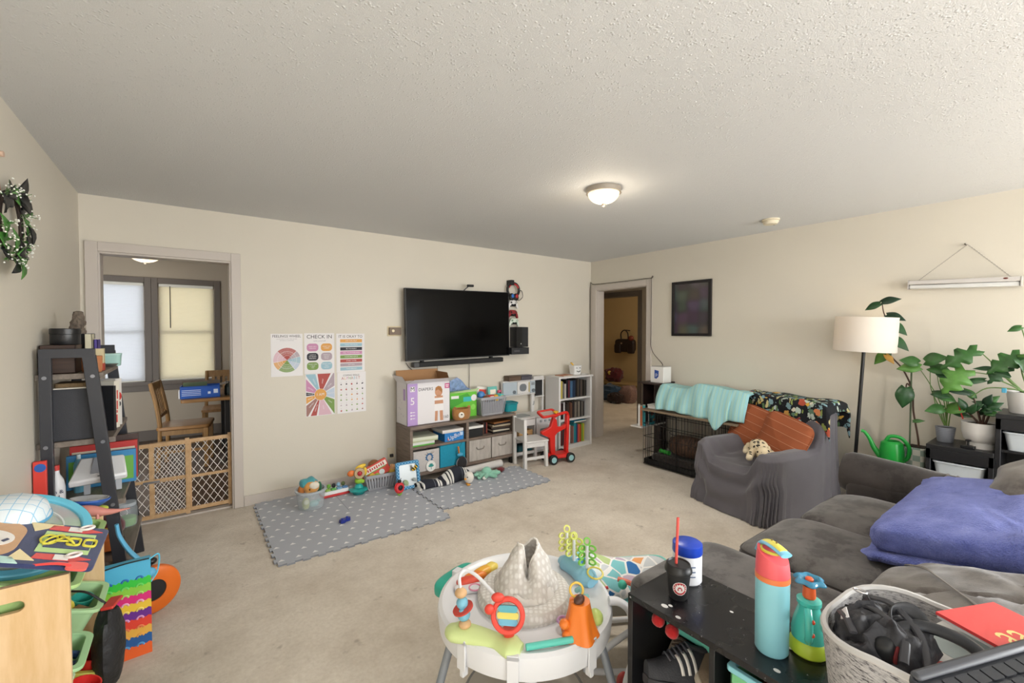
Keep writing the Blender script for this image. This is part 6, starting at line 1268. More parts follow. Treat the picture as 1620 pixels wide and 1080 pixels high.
def slip(u,v):
    a=2*PI*u; ca,sa=math.cos(a),math.sin(a); e=.32; px,py=sgn(ca,e),sgn(sa,e)
    k=1/max(abs(px)**8+abs(py)**8,1e-6)**(1/8)*1.0; px,py=px*k,py*k
    if v<=.55:
        r=v/.55; x,y=px*AW*r,py*AD*r; z=hgt(x,y)
        edge=ss(.86,1.0,r); z-=.045*edge**2
        z+=.007*nz((x*9,y*9,0))+(.006*math.sin(40*x+6*math.sin(9*y)))*ss(.05,-.3,y)*ss(.3,.2,abs(x)); return (x,y,z)
    q=(v-.55)/.45; z0=hgt(px*AW,py*AD)-.045; s=1+.015*q**1.2+.04*q**2
    front=ss(-.2,-.9,py)
    fold=.011*q**.7*math.sin(64*u*PI+4*math.sin(9*u*PI))+.006*q*math.sin(150*u*PI+2*math.sin(21*u))+.010*q*nz((px*5,py*5,q*2))
    swag=front*(.030*math.sin(PI*q)*math.cos(3.0*px*px+11*q+1.5*nz((px*2,q*3,1)))+.03*q)
    x=px*(AW*s+fold)+.0; y=py*(AD*s+fold)-swag*.6
    z=z0*(1-q)+.006+.015*front*math.sin(8*px)*q*(1-q)*2
    z+= .0 if q<1 else .004*math.sin(31*u)
    return (x,y,max(z,.004))
m=MB(slip_mat()); m.grid(slip,NU,NV,None,True); obj('slipcover',m,t,smooth=75)
# floral throw over the back
def floral():
    t=NT('floral_print'); base=rgb('14161c'); co=t.co()
    def wob(v,s,k):
        n=t.noise(s,3,v); va=t.n('ShaderNodeVectorMath',operation='MULTIPLY_ADD'); t.l(n.outputs['Color'],va.inputs[0]); va.inputs[1].default_value=(k,)*3; t.l(v,va.inputs[2]); return va.outputs[0]
    col=base
    for sc,thr,cut,stops,rot,st in ((34,.40,.12,[('7f9fa8',.0),('b9c7bd',.5),('5f7f6a',.8)],(.3,.2,.7),(1,2.6,1)),(28,.36,.25,[('8a9a52',.0),('c9c08a',.4),('5a7a50',.7)],(.9,.1,2.1),(2.6,1,1)),(24,.34,.55,[('b0503a',.0),('d98a5a',.4),('8c3a3a',.7),('d8a85a',.9)],(0,0,0),(1,1,1)),(40,.28,.55,[('d8d2c0',.0),('e0b04a',.6)],(.4,.2,.1),(1,1,1))):
        mp=t.n('ShaderNodeMapping'); mp.inputs['Rotation'].default_value=rot; mp.inputs['Scale'].default_value=st; t.l(wob(co,14,.07),mp.inputs['Vector'])
        v=t.n('ShaderNodeTexVoronoi'); v.inputs['Scale'].default_value=sc*.42; v.inputs['Randomness'].default_value=.9; t.l(mp.outputs[0],v.inputs['Vector'])
        sp=t.n('ShaderNodeSeparateColor'); t.l(v.outputs['Color'],sp.inputs[0])
        c=t.ramp(sp.outputs[0],[(p,rgb(h)) for h,p in stops],'CONSTANT')
        mk_=t.math('MULTIPLY',t.math('LESS_THAN',v.outputs['Distance'],thr),t.math('GREATER_THAN',sp.outputs[1],cut))
        col=t.mix(mk_,col,c)
    t.l(col,t.b.inputs['Base Color']); t.b.inputs['Roughness'].default_value=.9; t.bump(t.noise(300,2).outputs['Fac'],.2,.002); return t.m
t=thing('floral_throw','black floral print throw folded over the armchair\'s back','throw',ACL,R(-103))
def thr(u,v):
    x=(u-.5)*.92; s=v*.66   # v: from the front hem up, over the top and down the back
    wav=.012*math.sin(22*u+4*v)
    if s<.23: y,z=.235-.02+(s-.23)*-.05,.885-(.23-s)*(1.0+.10*math.sin(5*u))
    elif s<.45: a=(s-.23)/.22; y,z=.22+.255*a,.885+.02*math.sin(PI*a)
    else: y,z=.485,.885-(s-.45)
    y-=wav*(.6 if s<.23 else .2); dx=abs(x)-.36
    if dx>0: z-=dx*.8; x=math.copysign(.37+dx*.25,x); 
    z+=.014*nz((x*7,v*6,2))
    return (x,y-.008,z)
m=MB(floral()); m.grid(thr,60,36); obj('cloth',m,t,smooth=80,solid=.012)
# rust cushions
ru=NT('rust_striped'); sp=ru.n('ShaderNodeSeparateXYZ'); ru.l(ru.co(),sp.inputs[0]); f=ru.math('FRACT',ru.math('ADD',ru.math('MULTIPLY',sp.outputs[2],15.0),50.0)); n_=ru.noise(300,2)
ru.l(ru.ramp(f,[(0,rgb('9a5330')),(.82,rgb('93502f')),(.88,rgb('bd8160')),(.94,rgb('8f4c2c'))]),ru.b.inputs['Base Color']); ru.b.inputs['Roughness'].default_value=.9; ru.bump(n_.outputs['Fac'],.4,.003)
for lab,loc,rot,w_ in (('rust orange striped cushion at the left of the armchair',(-.15,.10,.575),(R(-16),R(16),R(6)),.235),('rust orange striped cushion at the right of the armchair',(.12,.045,.565),(R(-20),R(13),R(-6)),.225)):
    M=Matrix.Translation(ACL)@Matrix.Rotation(R(-103),4,'Z')@Matrix.Translation(loc)@Euler(rot).to_matrix().to_4x4()
    t=thing('throw_cushion',lab,'cushion',(0,0,0),group='rust cushions on the armchair'); t.location=M.to_translation(); t.rotation_euler=M.to_euler()
    m=MB(ru.m)
    def pil(u,v,w=w_,h=.205):
        a=2*PI*u; b=-PI/2+PI*v; cx_,cz_=sgn(math.cos(a),.42),sgn(math.sin(a),.42); r=math.cos(b); k=r**.35
        th=.07*sgn(math.sin(b),.8)*(1-.9*max(abs(cx_*k),abs(cz_*k))**3); return (cx_*k*w*(1-.05*(1-abs(cz_))),th+.006*nz((cx_*3*k,cz_*3*k,v*3)),cz_*k*h)
    m.grid(pil,48,20,None,True); obj('cover',m,t,smooth=75)
    m=MB(ru.m); m.tube([(sgn(math.cos(2*PI*i/48),.42)*w_*(1-.05*(1-abs(sgn(math.sin(2*PI*i/48),.42)))),.0,sgn(math.sin(2*PI*i/48),.42)*.205) for i in range(48)],.005,6,closed=True); obj('seam',m,t)
# spotted plush
sp_=NT('spotted_plush'); v=sp_.n('ShaderNodeTexVoronoi'); v.inputs['Scale'].default_value=28; v.inputs['Randomness'].default_value=.8; sp_.l(sp_.co(),v.inputs['Vector'])
sp_.l(sp_.mix(sp_.math('LESS_THAN',v.outputs['Distance'],.34),rgb('d9c8a8'),rgb('221c19')),sp_.b.inputs['Base Color']); sp_.b.inputs['Roughness'].default_value=.95; sp_.bump(sp_.noise(200,2).outputs['Fac'],.6,.004)
CRM=fabric('dccdb0',.08)
t=thing('plush_leopard','cream plush animal with black spots lying on the armchair\'s seat','plush toy',(3.70,1.625,.45),rz=R(35)); 
m=MB(sp_.m); sq(m,(.05,0,.065),(.10,.07,.06),.8,.8,24,14,rot=(0,R(-14),0)); obj('body',m,t)
m=MB(sp_.m); sq(m,(-.075,-.005,.06),(.055,.052,.048),.9,.9,22,14); h_=obj('head',m,t)
m=MB(CRM); m.ell((-.125,-.01,.048),(.025,.028,.022),14,8); obj('muzzle',m,h_)
for y in (-.045,.04):
    m=MB(sp_.m); m.ell((-.06,y,.10),(.016,.012,.018),10,6); obj('ear',m,h_)
    m=MB(K('15110f',.3)); m.ell((-.118,y*.5-.004,.074),(.006,.006,.007),8,6); obj('eye',m,h_)
for x,y in ((-.10,-.085),(-.06,.085),(.12,-.085),(.14,.075)):
    m=MB(sp_.m); m.tube(bent([(x+.06,y*.6,.05),(x,y,.03),(x-.04,y*1.15,.024)],4),[.028]*5+[.026]*4,10); l_=obj('leg',m,t)
    m=MB(CRM); m.ell((x-.05,y*1.17,.024),(.03,.026,.024),12,8); obj('paw',m,l_)
m=MB(sp_.m); m.tube(bent([(.14,0,.08),(.19,.02,.06),(.23,.06,.03)],4),.014,8); obj('tail',m,t)
# ================================================================== floor lamp
t=thing('floor_lamp','black floor lamp with lit white drum shade behind the sofa','floor lamp',(4.33,1.195,0),rot=(R(2.8),0,0))
m=MB(K('171618',.4)); m.lathe([(0,0),(.105,0),(.108,.008),(.10,.018),(.02,.026),(0,.026)],36); obj('base',m,t)
m=MB(K('171618',.35)); m.cyl((0,0,.02),(0,0,1.40),.0125,n=16); obj('pole',m,t)
m=MB(K('b9a888',.4)); m.cyl((0,0,1.40),(0,0,1.45),.018,n=14); obj('socket',m,t)
bu=NT('warm_bulb'); bu.b.inputs['Emission Color'].default_value=rgb('ffd9a0'); bu.b.inputs['Emission Strength'].default_value=3; m=MB(bu.m); m.ell((0,0,1.485),(.03,.03,.036),16,10); obj('bulb',m,t)
sh=NT('linen_shade'); sh.b.inputs['Base Color'].default_value=rgb('f1ede8'); sh.b.inputs['Roughness'].default_value=.9; tr=sh.n('ShaderNodeBsdfTranslucent'); tr.inputs['Color'].default_value=rgb('f6ead8'); ms=sh.n('ShaderNodeMixShader'); ms.inputs[0].default_value=.35; sh.l(sh.b.outputs[0],ms.inputs[1]); sh.l(tr.outputs[0],ms.inputs[2]); sh.l(ms.outputs[0],sh.out.inputs[0]); sh.bump(sh.noise(300,2).outputs['Fac'],.15,.002)
m=MB(sh.m); m.lathe([(.203,1.318),(.200,1.588),(.197,1.588),(.200,1.318),(.203,1.318)],56); obj('lamp_shade',m,t)
m=MB(K('c9c4bc',.4,metal=.6))
for a in (0,120,240): m.cyl((0,0,1.45),(.199*math.cos(R(a)),.199*math.sin(R(a)),1.575),.002,n=6)
obj('shade_fitter',m,t)
lp=point('floor_lamp_light',(4.33,1.125,1.50),1.5,(1,.78,.5),.03)
# ================================================================== grow light on a chain
t=thing('grow_light','slim white strip light hanging by a chain on the right wall','strip light',(4.50,.614,1.80),R(-90),rot=(R(0),R(2.2),R(-90)))
m=MB(mk('cfcac6',.4)); m.box(-.285,.285,-.035,.035,.02,.052); obj('housing',m,t,bevel=.006); m=MB(mk('dcdcda',.3)); m.box(-.28,.28,-.03,.03,-.012,.018); obj('diffuser',m,t,bevel=.008)
for x in (-.288,.283):
    m=MB(mk('bfbab6',.4)); m.box(x,x+.005,-.037,.037,-.014,.054); obj('end_cap',m,t)
m=MB(K('6a2f22',.5)); m.ell((.215,-.036,.042),(.012,.004,.006),10,6); obj('switch',m,t)
for s in (-1,1):
    m=MB(K('8c857c',.4,metal=.6)); p0=Vector((s*.235,0,.052)); p1=Vector((.012,.025,.30)); n=34
    for i in range(n):
        c=p0.lerp(p1,(i+.5)/n); d=(p1-p0)/n*.62; s1=Vector((0,1,0)) if i%2 else Vector((d.z,0,-d.x)).normalized(); m.tube([c+d*math.cos(a)+s1*.0028*math.sin(a) for a in [2*PI*k/8 for k in range(8)]],.0010,4,closed=True)
    obj('chain',m,t)
m=MB(K('7a7268',.4,metal=.6)); m.cyl((XR,.602,2.10),(XR-.035,.602,2.104),.005,n=8); tag(obj('wall_nail',m),'small nail holding the strip light\'s chain','nail')
# ================================================================== ceiling fittings
dome_light('lit flush dome ceiling light with brushed metal ring in the living room',(2.275,2.03,H),.118,.9,K('a89f94',.35,metal=.5),col='fff0d6')
dl=area('ceiling_light_down',(2.275,2.03,H-.16),(0,0,0),.2,.2,15,(1,.95,.87)); dl.data.shape='DISK'
point('ceiling_light_glow',(2.275,2.03,H-.20),3,(1,.86,.66),.10)
t=thing('smoke_detector','round white smoke detector on the ceiling by the right wall','smoke detector',(4.06,1.725,H)); m=MB(K('ddd2ba',.5)); m.lathe([(0,0),(.068,0),(.070,-.012),(.062,-.016),(0,-.016)],32); obj('base',m,t); m=MB(K('e3d9c2',.5)); m.lathe([(.060,-.0162),(.062,-.026),(.052,-.042),(.03,-.046),(0,-.046)],32); obj('cover',m,t); m=MB(K('b9ae98',.5)); m.cyl((.02,-.02,-.045),(.02,-.02,-.049),.008,n=10); obj('test_button',m,t)
# unseen lights added to brighten bedroom and hall, without any fitting
point('bedroom_fill_light',(7.0,4.2,2.1),26,(1,.88,.70),.12); point('hall_fill_light',(5.1,3.0,2.3),3.5,(1,.88,.70),.1)
point('dining_lamp_light',(-.41,6.85,2.16),1.2,(1,.9,.75),.1)
# ================================================================== plant corner behind the sofa
M_st=mk('1d1d20',.4,bump=(40,.05),name='black_board')
t=thing('step_shelf','black stepped storage shelf with pull out trays in the plant corner','shelf',(4.33,.2,0))
def lv(y0,y1,z):
    m=MB(M_st); m.box(-.17,.17,y0-.2,y1-.2,z-.03,z); obj('top_panel',m,t,bevel=.003)
    m=MB(M_st); m.box(-.17,-.155,y0-.2,y1-.2,z-.10,z-.03); obj('apron',m,t,bevel=.002)
    for y in (y0+.0,y1-.025): m=MB(M_st); m.box(-.17,.17,y-.2,y+.025-.2,0,z-.03); obj('side_panel',m,t,bevel=.002)
    m=MB(M_st); m.box(.155,.17,y0-.2,y1-.2,.05,z-.03); obj('back_panel',m,t)
    m=MB(M_st); m.box(-.15,.155,y0+.025-.2,y1-.025-.2,z-.245,z-.23); obj('tray_runner',m,t)
lv(.40,.725,.685); lv(.03,.398,.945)
TR_=mk('c5ccd2',.35,name='translucent_tray')
for lab,y0,y1,z in (('pale grey plastic tray in the lower step of the black shelf',.44,.69,.456),('pale grey plastic tray in the upper step of the black shelf',.07,.365,.716)):
    t2=thing('storage_tray',lab,'tray',(4.31,(y0+y1)/2,z),group='trays in the black step shelf'); w=y1-y0; m=MB(TR_); o=rrect(.27,w,.03); i=rrect(.26,w-.01,.027); n=len(o); s=lambda P,k:[(a*k,b*k) for a,b in P]
    vs=[(a*.88,b*.88,0) for a,b in o]+[(a,b,.115) for a,b in o]+[(a*.88,b*.88,.004) for a,b in i]+[(a,b,.115) for a,b in i]
    m.add(vs,[(k,(k+1)%n,n+(k+1)%n,n+k) for k in range(n)]+[(2*n+(k+1)%n,2*n+k,3*n+k,3*n+(k+1)%n) for k in range(n)]+[tuple(range(n-1,-1,-1)),tuple(range(2*n,3*n))]); obj('body',m,t2); m=MB(TR_); m.ring(rrect(.29,w+.012,.032),i,.108,.118); obj('rim',m,t2,bevel=.002)
t=thing('wooden_stool','low wooden stool with a rounded orange brown top behind the sofa arm','stool',(4.33,.90,0)); m=MB(wood('9a6438','7b4c28',(8,1.2,8),.4,4,'orange_stool_wood')); m.prism(rrect(.34,.34,.05),.440,.470); obj('seat',m,t,bevel=.012)
for x in (-.12,.12):
    for y in (-.12,.12):
        m=MB(wood('8c5a32','6e4324',(8,8,1.2),.4,4,'orange_leg_wood')); m.cyl((x*1.15,y*1.15,0),(x,y,.440),.014,.018,n=12); obj('leg',m,t)
# watering can
G=K('1f9a3c',.3); t=thing('watering_can','bright green plastic watering can behind the sofa arm','watering can',(4.28,.935,.471),rz=R(-78)); t.scale=(1.05,1.05,1.05)
m=MB(G); m.lathe([(0,0),(.066,0),(.072,.01),(.07,.10),(.062,.15),(.045,.165),(.04,.155),(.055,.145),(.062,.10),(.063,.012),(0,.008)],32); obj('body',m,t)
m=MB(G); m.tube(bent([(-.06,0,.04),(-.10,0,.10),(-.125,0,.16),(-.155,0,.205),(-.175,0,.212)],5),[.022,.021,.02,.019,.018,.017,.016,.015,.014,.013,.013,.012,.012,.012,.011,.011,.011,.011,.011,.012,.013],12); obj('spout',m,t)
m=MB(G); m.tube(bent([(-.035,0,.155),(-.01,0,.195),(.05,0,.19),(.092,0,.13),(.088,0,.06),(.066,0,.03)],5),.0095,10,flat=1.3); obj('handle',m,t)
# helper for leaves and stems
M_lf=[mk('3a6a30',.38,var=(20,.3),name='leaf_mid'),mk('28502b',.35,var=(20,.3),name='leaf_dark'),mk('57893a',.4,var=(20,.25),name='leaf_light'),mk('1f3b28',.35,var=(20,.3),name='leaf_deep')]
M_stem=K('5f7f3c',.5); M_bark=K('4a3226',.6); SOIL=mk('2a211b',.95,bump=(90,.8,.01))
def hleaf(m,p,d,L,Wd,mat,up=(-.85,-.25,.45),cup=.2,n=10,split=0):
    """heart shaped leaf with folded midrib"""
    d=Vector(d).normalized(); s=d.cross(Vector(up)); s=s.normalized() if s.length>1e-4 else Vector((0,1,0)); u=s.cross(d); p=Vector(p); vs=[];fs=[]
    for i in range(n+1):
        a=i/n; w=Wd*.5*(math.sin(PI*min(1,a*.9+.1)))**.75*(1-.55*a**2) if i<n else .0005
        if split and i%3==2 and 1<i<n-1: w*=.45
        back=-.12*L*max(0,1-a*4); c=p+d*(L*a)-u*(cup*L*a*a); vs+=[c-s*w+u*w*.22+d*back,c,c+s*w+u*w*.22+d*back]
    for i in range(n):
        for k in (0,1): fs.append((3*i+k,3*i+k+1,3*i+4+k,3*i+3+k))
    m.add(vs,fs,mat)
LS=.95
def plant(name,label,loc,stems,leaves,bark=None,sr=.0035,cat='potted plant'):
    """stems: lists of offsets; leaves: (p,d,L,W,mat index,split)"""
    t=thing(name,label,cat,loc)
    for s in stems:
        m=MB(bark or M_stem); P_=bent(s,5); m.tube(P_,[sr*(1.25-.6*i/(len(P_)-1)) for i in range(len(P_))],7); obj('stem',m,t)
    for (p,d,L,Wd,k,sp) in leaves:
        m=MB(); hleaf(m,p,d,L*LS,Wd*LS,M_lf[k],cup=.25,split=sp); obj('leaf',m,t,solid=.0012,smooth=60)
    return t
def pot(t,prof,mat,soil_r,soil_z,n=36):
    m=MB(mat); m.lathe(prof,n); obj('pot',m,t); m=MB(SOIL); m.lathe([(0,soil_z),(soil_r,soil_z-.002),(soil_r,soil_z-.02),(0,soil_z-.02)],24); obj('soil',m,t)
# tall staked plant in the checkered pot (origin at pot base)
tx,ty,tz=4.37,.822,.4705
def o_(x,y,z,c=(tx,ty,tz)): return (x-c[0],y-c[1],z-c[2])
t=plant('tall_plant','tall staked plant with large dark leaves in the green and white checkered pot',(tx,ty,tz),
  [[o_(4.37,.812,.55),o_(4.38,.803,.64),o_(4.38,.836,.873),o_(4.38,.845,1.03),o_(4.38,.90,1.18),o_(4.37,.97,1.28),o_(4.37,1.005,1.36),o_(4.37,.985,1.5),o_(4.37,1.02,1.62),o_(4.37,1.03,1.69)],[o_(4.37,.84,1.03),o_(4.36,.87,1.08),o_(4.34,.875,1.02)]],
  [(o_(4.36,1.04,1.69),(-.2,.85,-.35),.11,.07,1,0),(o_(4.36,1.03,1.70),(-.1,-.9,.25),.12,.075,3,0),(o_(4.37,1.0,1.60),(-.25,-.75,-.2),.13,.08,3,0),(o_(4.37,.985,1.54),(-.2,-.7,-.5),.15,.09,1,0),(o_(4.37,.98,1.43),(-.2,-.75,-.55),.16,.09,1,0),(o_(4.37,.99,1.31),(-.3,.6,-.7),.13,.09,2,0),(o_(4.36,1.0,1.36),(-.4,-.4,-.6),.09,.06,1,0),(o_(4.32,.87,1.05),(-.25,.05,-.95),.16,.13,1,0),(o_(4.35,.83,.80),(-.2,-.8,.25),.07,.035,0,0)],M_bark,.0055)
ck=NT('checkered_glaze'); cc=ck.n('ShaderNodeTexChecker'); cc.inputs['Scale'].default_value=23.5; cc.inputs['Color1'].default_value=rgb('c9cbc3'); cc.inputs['Color2'].default_value=rgb('8fa39a'); ck.l(ck.co(),cc.inputs['Vector']); ck.l(cc.outputs[0],ck.b.inputs['Base Color']); ck.b.inputs['Roughness'].default_value=.4
m=MB(ck.m); o=rrect(.12,.13,.02); m.prism(o,0,.14,top=rrect(.13,.14,.02)); obj('pot',m,t,bevel=.003); m=MB(SOIL); m.prism(rrect(.115,.125,.02),.14,.144); obj('soil',m,t)
m=MB(K('4f5f45',.6)); m.cyl(o_(4.375,.852,.6),o_(4.375,.85,1.22),.0055,n=8); obj('stake',m,t)
m=MB(K('d9a24a',.6)); hleaf(m,o_(4.36,1.0,1.29),(-.3,-.5,-.5),.09,.05,K('d0a253',.5)); obj('leaf',m,t,solid=.001,label='yellowed leaf')
# pothos-like plant in the small ribbed grey pot
px,py,pz=4.34,.655,.6855
def q_(x,y,z): return (x-px,y-py,z-pz)
t=plant('pothos','leafy green plant with long bent stems in the small ribbed grey pot',(px,py,pz),
  [[q_(4.34,.655,.80),q_(4.33,.68,.95),q_(4.31,.74,1.1),q_(4.30,.80,1.215)],[q_(4.34,.66,.80),q_(4.33,.69,.93),q_(4.31,.73,1.06),q_(4.30,.735,1.20)],[q_(4.34,.65,.80),q_(4.33,.66,.95),q_(4.31,.69,1.1),q_(4.3,.70,1.19)],[q_(4.34,.65,.8),q_(4.33,.65,.95),q_(4.31,.655,1.02),q_(4.30,.66,1.105)],[q_(4.34,.64,.80),q_(4.32,.63,.88),q_(4.30,.62,.925)],[q_(4.34,.66,.80),q_(4.31,.70,.93),q_(4.29,.715,1.03)],[q_(4.34,.65,.8),q_(4.32,.64,1.0),q_(4.31,.64,1.12)]],
  [(q_(4.3,.79,1.21),(-.3,.85,-.05),.135,.10,2,0),(q_(4.3,.76,1.255),(-.35,-.6,.25),.14,.12,0,0),(q_(4.3,.735,1.21),(-.3,-.8,-.1),.13,.10,0,0),(q_(4.3,.80,1.24),(-.2,.5,.15),.11,.10,0,0),(q_(4.3,.70,1.19),(-.3,-.5,-.45),.10,.06,1,0),(q_(4.3,.66,1.11),(-.3,-.7,.1),.085,.045,1,0),(q_(4.29,.715,1.03),(-.3,-.85,-.1),.10,.07,1,0),(q_(4.29,.68,1.02),(-.3,-.7,-.2),.10,.08,0,0),(q_(4.31,.64,.93),(-.4,-.6,.1),.13,.11,2,0),(q_(4.3,.66,.925),(-.5,.6,-.1),.11,.09,0,0),(q_(4.3,.60,.90),(-.2,-.9,-.05),.09,.05,1,0)],None,.0032)
pot(t,[(0,0),(.040,0),(.043,.004),(.054,.105),(.050,.105),(.038,.01),(0,.008)],stripes(2,.012,[(.75,'8d9099'),(.25,'777a84')],.5,name='ribbed_grey'),.049,.098)
# jade plant in the white footed pot
jx,jy,jz=4.30,.475,.6855
def j_(x,y,z): return (x-jx,y-jy,z-jz)
JL=[]
rj=random.Random(5)
t=plant('jade_plant','dark glossy plant in the white footed ceramic pot on the black shelf',(jx,jy,jz),
  [[j_(4.30,.475,.84),j_(4.28,.49,.93),j_(4.27,.51,1.02)],[j_(4.30,.47,.84),j_(4.28,.46,.92),j_(4.27,.445,.99)],[j_(4.3,.46,.84),j_(4.28,.44,.91),j_(4.27,.435,.96)],[j_(4.30,.48,.84),j_(4.28,.52,.90),j_(4.27,.545,.93)]],
  [(j_(4.27+rj.uniform(-.02,.03),y,z),(rj.uniform(-.6,.0),rj.uniform(-.8,.8),rj.uniform(-.1,.8)),.085,.055,rj.choice([0,1,1,3]),0) for y,z in ((.51,1.02),(.50,.98),(.52,.94),(.455,.99),(.44,.96),(.46,.93),(.445,.97),(.455,.95),(.45,.93),(.55,.94),(.53,.92),(.45,.99),(.47,.91),(.46,.97))],M_bark,.006)
WP=mk('e0ddda',.45,name='white_ceramic')
pot(t,[(0,0),(.068,0),(.068,.035),(.062,.038),(.085,.06),(.095,.11),(.097,.172),(.090,.172),(.085,.11),(.06,.06),(0,.055)],WP,.089,.16)
m=MB(K('c03a34',.5)); m.tube([j_(4.28,.56,.87),j_(4.27,.575,.93),j_(4.27,.58,.97)],.004,6); obj('red_clip',m,t)
t=thing('plant_dish','small black stand with knob in front of the white footed pot','stand',(4.22,.525,.6855)); m=MB(K('18181a',.4)); m.prism(rrect(.055,.07,.01),0,.018); obj('base',m,t,bevel=.003); m=MB(K('18181a',.4)); m.cyl((0,0,.018),(0,0,.05),.006,n=10); m.ell((0,0,.052),(.016,.016,.008),12,8); obj('knob',m,t)
# monstera in the white pot on the upper step
mx,my,mz=4.33,.28,.9455
def k_(x,y,z): return (x-mx,y-my,z-mz)
t=plant('monstera','large split leaf plant with long arching stems in the white pot on the upper step',(mx,my,mz),
  [[k_(4.33,.29,1.07),k_(4.29,.36,1.17),k_(4.26,.44,1.28),k_(4.25,.49,1.345)],[k_(4.33,.29,1.07),k_(4.28,.37,1.17),k_(4.25,.45,1.19),k_(4.24,.54,1.20)],[k_(4.33,.27,1.07),k_(4.29,.30,1.2),k_(4.27,.31,1.30)],[k_(4.33,.28,1.07),k_(4.28,.34,1.12),k_(4.26,.42,1.17),k_(4.25,.43,1.21)],[k_(4.33,.27,1.08),k_(4.28,.35,1.10),k_(4.26,.45,1.095),k_(4.25,.52,1.03)],[k_(4.33,.29,1.06),k_(4.27,.39,1.20),k_(4.25,.40,1.235)],[k_(4.33,.26,1.07),k_(4.3,.27,1.3),k_(4.3,.31,1.5)]],
  [(k_(4.25,.50,1.345),(-.3,.85,-.6),.23,.15,0,1),(k_(4.24,.55,1.21),(-.35,.5,-.8),.21,.20,2,1),(k_(4.26,.42,1.225),(-.2,.8,.05),.10,.04,1,0),(k_(4.27,.31,1.32),(-.4,.6,-.5),.20,.15,0,1),(k_(4.27,.29,1.33),(-.4,-.5,-.2),.18,.15,2,1),(k_(4.26,.36,1.24),(-.4,.5,-.65),.15,.12,1,1),(k_(4.25,.46,1.15),(-.3,.7,-.15),.13,.05,1,0),(k_(4.25,.53,1.05),(-.3,.8,.2),.14,.05,3,0),(k_(4.3,.31,1.5),(-.3,.5,-.2),.07,.05,0,0),(k_(4.27,.25,1.2),(-.5,.1,.3),.2,.16,1,1)],None,.0042)
pot(t,[(0,0),(.075,0),(.078,.004),(.092,.138),(.086,.138),(.072,.01),(0,.008)],WP,.085,.128)
m=MB(K('4a9fc0',.5)); m.cbox(k_(4.245,.372,1.09),(.012,.022,.03)); obj('blue_clip',m,t,bevel=.003)
# ================================================================== sofa with folded blue blanket
def suede(h,h2,name,sc=7):
    t=NT(name); n=t.noise(sc,5,None,.7); f=t.noise(350,2)
    t.l(t.ramp(n.outputs['Fac'],[(.40,rgb(h2)),(.50,rgb(h)),(.68,shade(rgb(h),1.3))]),t.b.inputs['Base Color']); t.b.inputs['Roughness'].default_value=.8; t.b.inputs['Sheen Weight'].default_value=.35; t.b.inputs['Sheen Roughness'].default_value=.4
    t.bump(t.math('ADD',f.outputs['Fac'],t.math('MULTIPLY',n.outputs['Fac'],2.0)),.22,.004); return t.m
M_sf=suede('5b5755','3f3a39','grey_suede'); M_arm=suede('383230','282220','dark_suede',4)
M_bk2=suede('6b6560','534c48','grey_suede_back',5)
t=thing('sofa','dark grey suede sofa with rolled arm running along the right foreground','sofa',(2.45,.4,0))
o=lambda x,y,z:(x-2.45,y-.4,z)
m=MB(M_arm); sq(m,o(2.40,.42,.17),(.98,.54,.155),.12,.12,48,16); obj('base_frame',m,t)
m=MB(M_arm); sq(m,o(2.46,-.16,.40),(1.02,.11,.38),.2,.2,48,20); obj('back_frame',m,t)
def wr(p,s,a): return (0,0,a*nz((p.x*2.4+s,p.y*2.4,p.z*2),1.6))
for i,(x0,x1,y1,zc) in enumerate(((2.655,3.285,.985,.385),(2.05,2.65,1.02,.39),(1.43,2.045,1.165,.375))):
    m=MB(M_sf); sq(m,o((x0+x1)/2,(y1-.02)/2,zc),((x1-x0)/2,(y1+.02)/2,.105),.42,.16,64,24,fn=lambda p,i=i:(0,.006*nz((p.x*4,p.z*3,i)),.012*nz((p.x*2.2+i,p.y*2.5,p.z))+.012*(1-abs(p.x)**4)*(1-abs(p.y)**4))); c_=obj('seat_cushion',m,t,smooth=80)
    m=MB(M_arm); r=((x1-x0)/2-.002,(y1+.02)/2-.002); m.tube([o((x0+x1)/2+sgn(math.cos(2*PI*k/64),.16)*r[0]*.985,(y1-.02)/2+sgn(math.sin(2*PI*k/64),.16)*r[1]*.985,zc+.06) for k in range(64)],.0045,6,closed=True); obj('piping',m,c_)
# rolled arm
m=MB(M_arm)
def armf(u,v):
    y=1.0-1.05*v; a=2*PI*u; r=.122*(1+.03*math.sin(9*v)); e=1
    if v<.03: r*=.90+.1*(v/.03)
    x=3.49+r*1.12*math.cos(a); z=.555-.05*v+r*math.sin(a)-.02*max(0,math.cos(a-PI))
    return o(x+.006*nz((a,v*8,0)),y,z+.008*nz((a*1.3,v*6,2)))
m.grid(armf,44,30,None,True); m.add([armf(k/44,0) for k in range(44)],[tuple(range(44))]); m.add([armf(k/44,1) for k in range(44)],[tuple(range(44))])
a_=obj('rolled_arm',m,t,smooth=70,bevel=.012)
m=MB(M_arm); sq(m,o(3.47,.46,.27),(.125,.50,.26),.12,.12,32,12); obj('arm_side',m,t)
for v in (.46,.50):
    m=MB(K('6d645f',.8)); m.tube([Vector(armf(k/36,v))+Vector((.002*math.cos(2*PI*k/36),0,.003*math.sin(2*PI*k/36))) for k in range(36)],.0026,5,closed=True); obj('seam',m,a_)
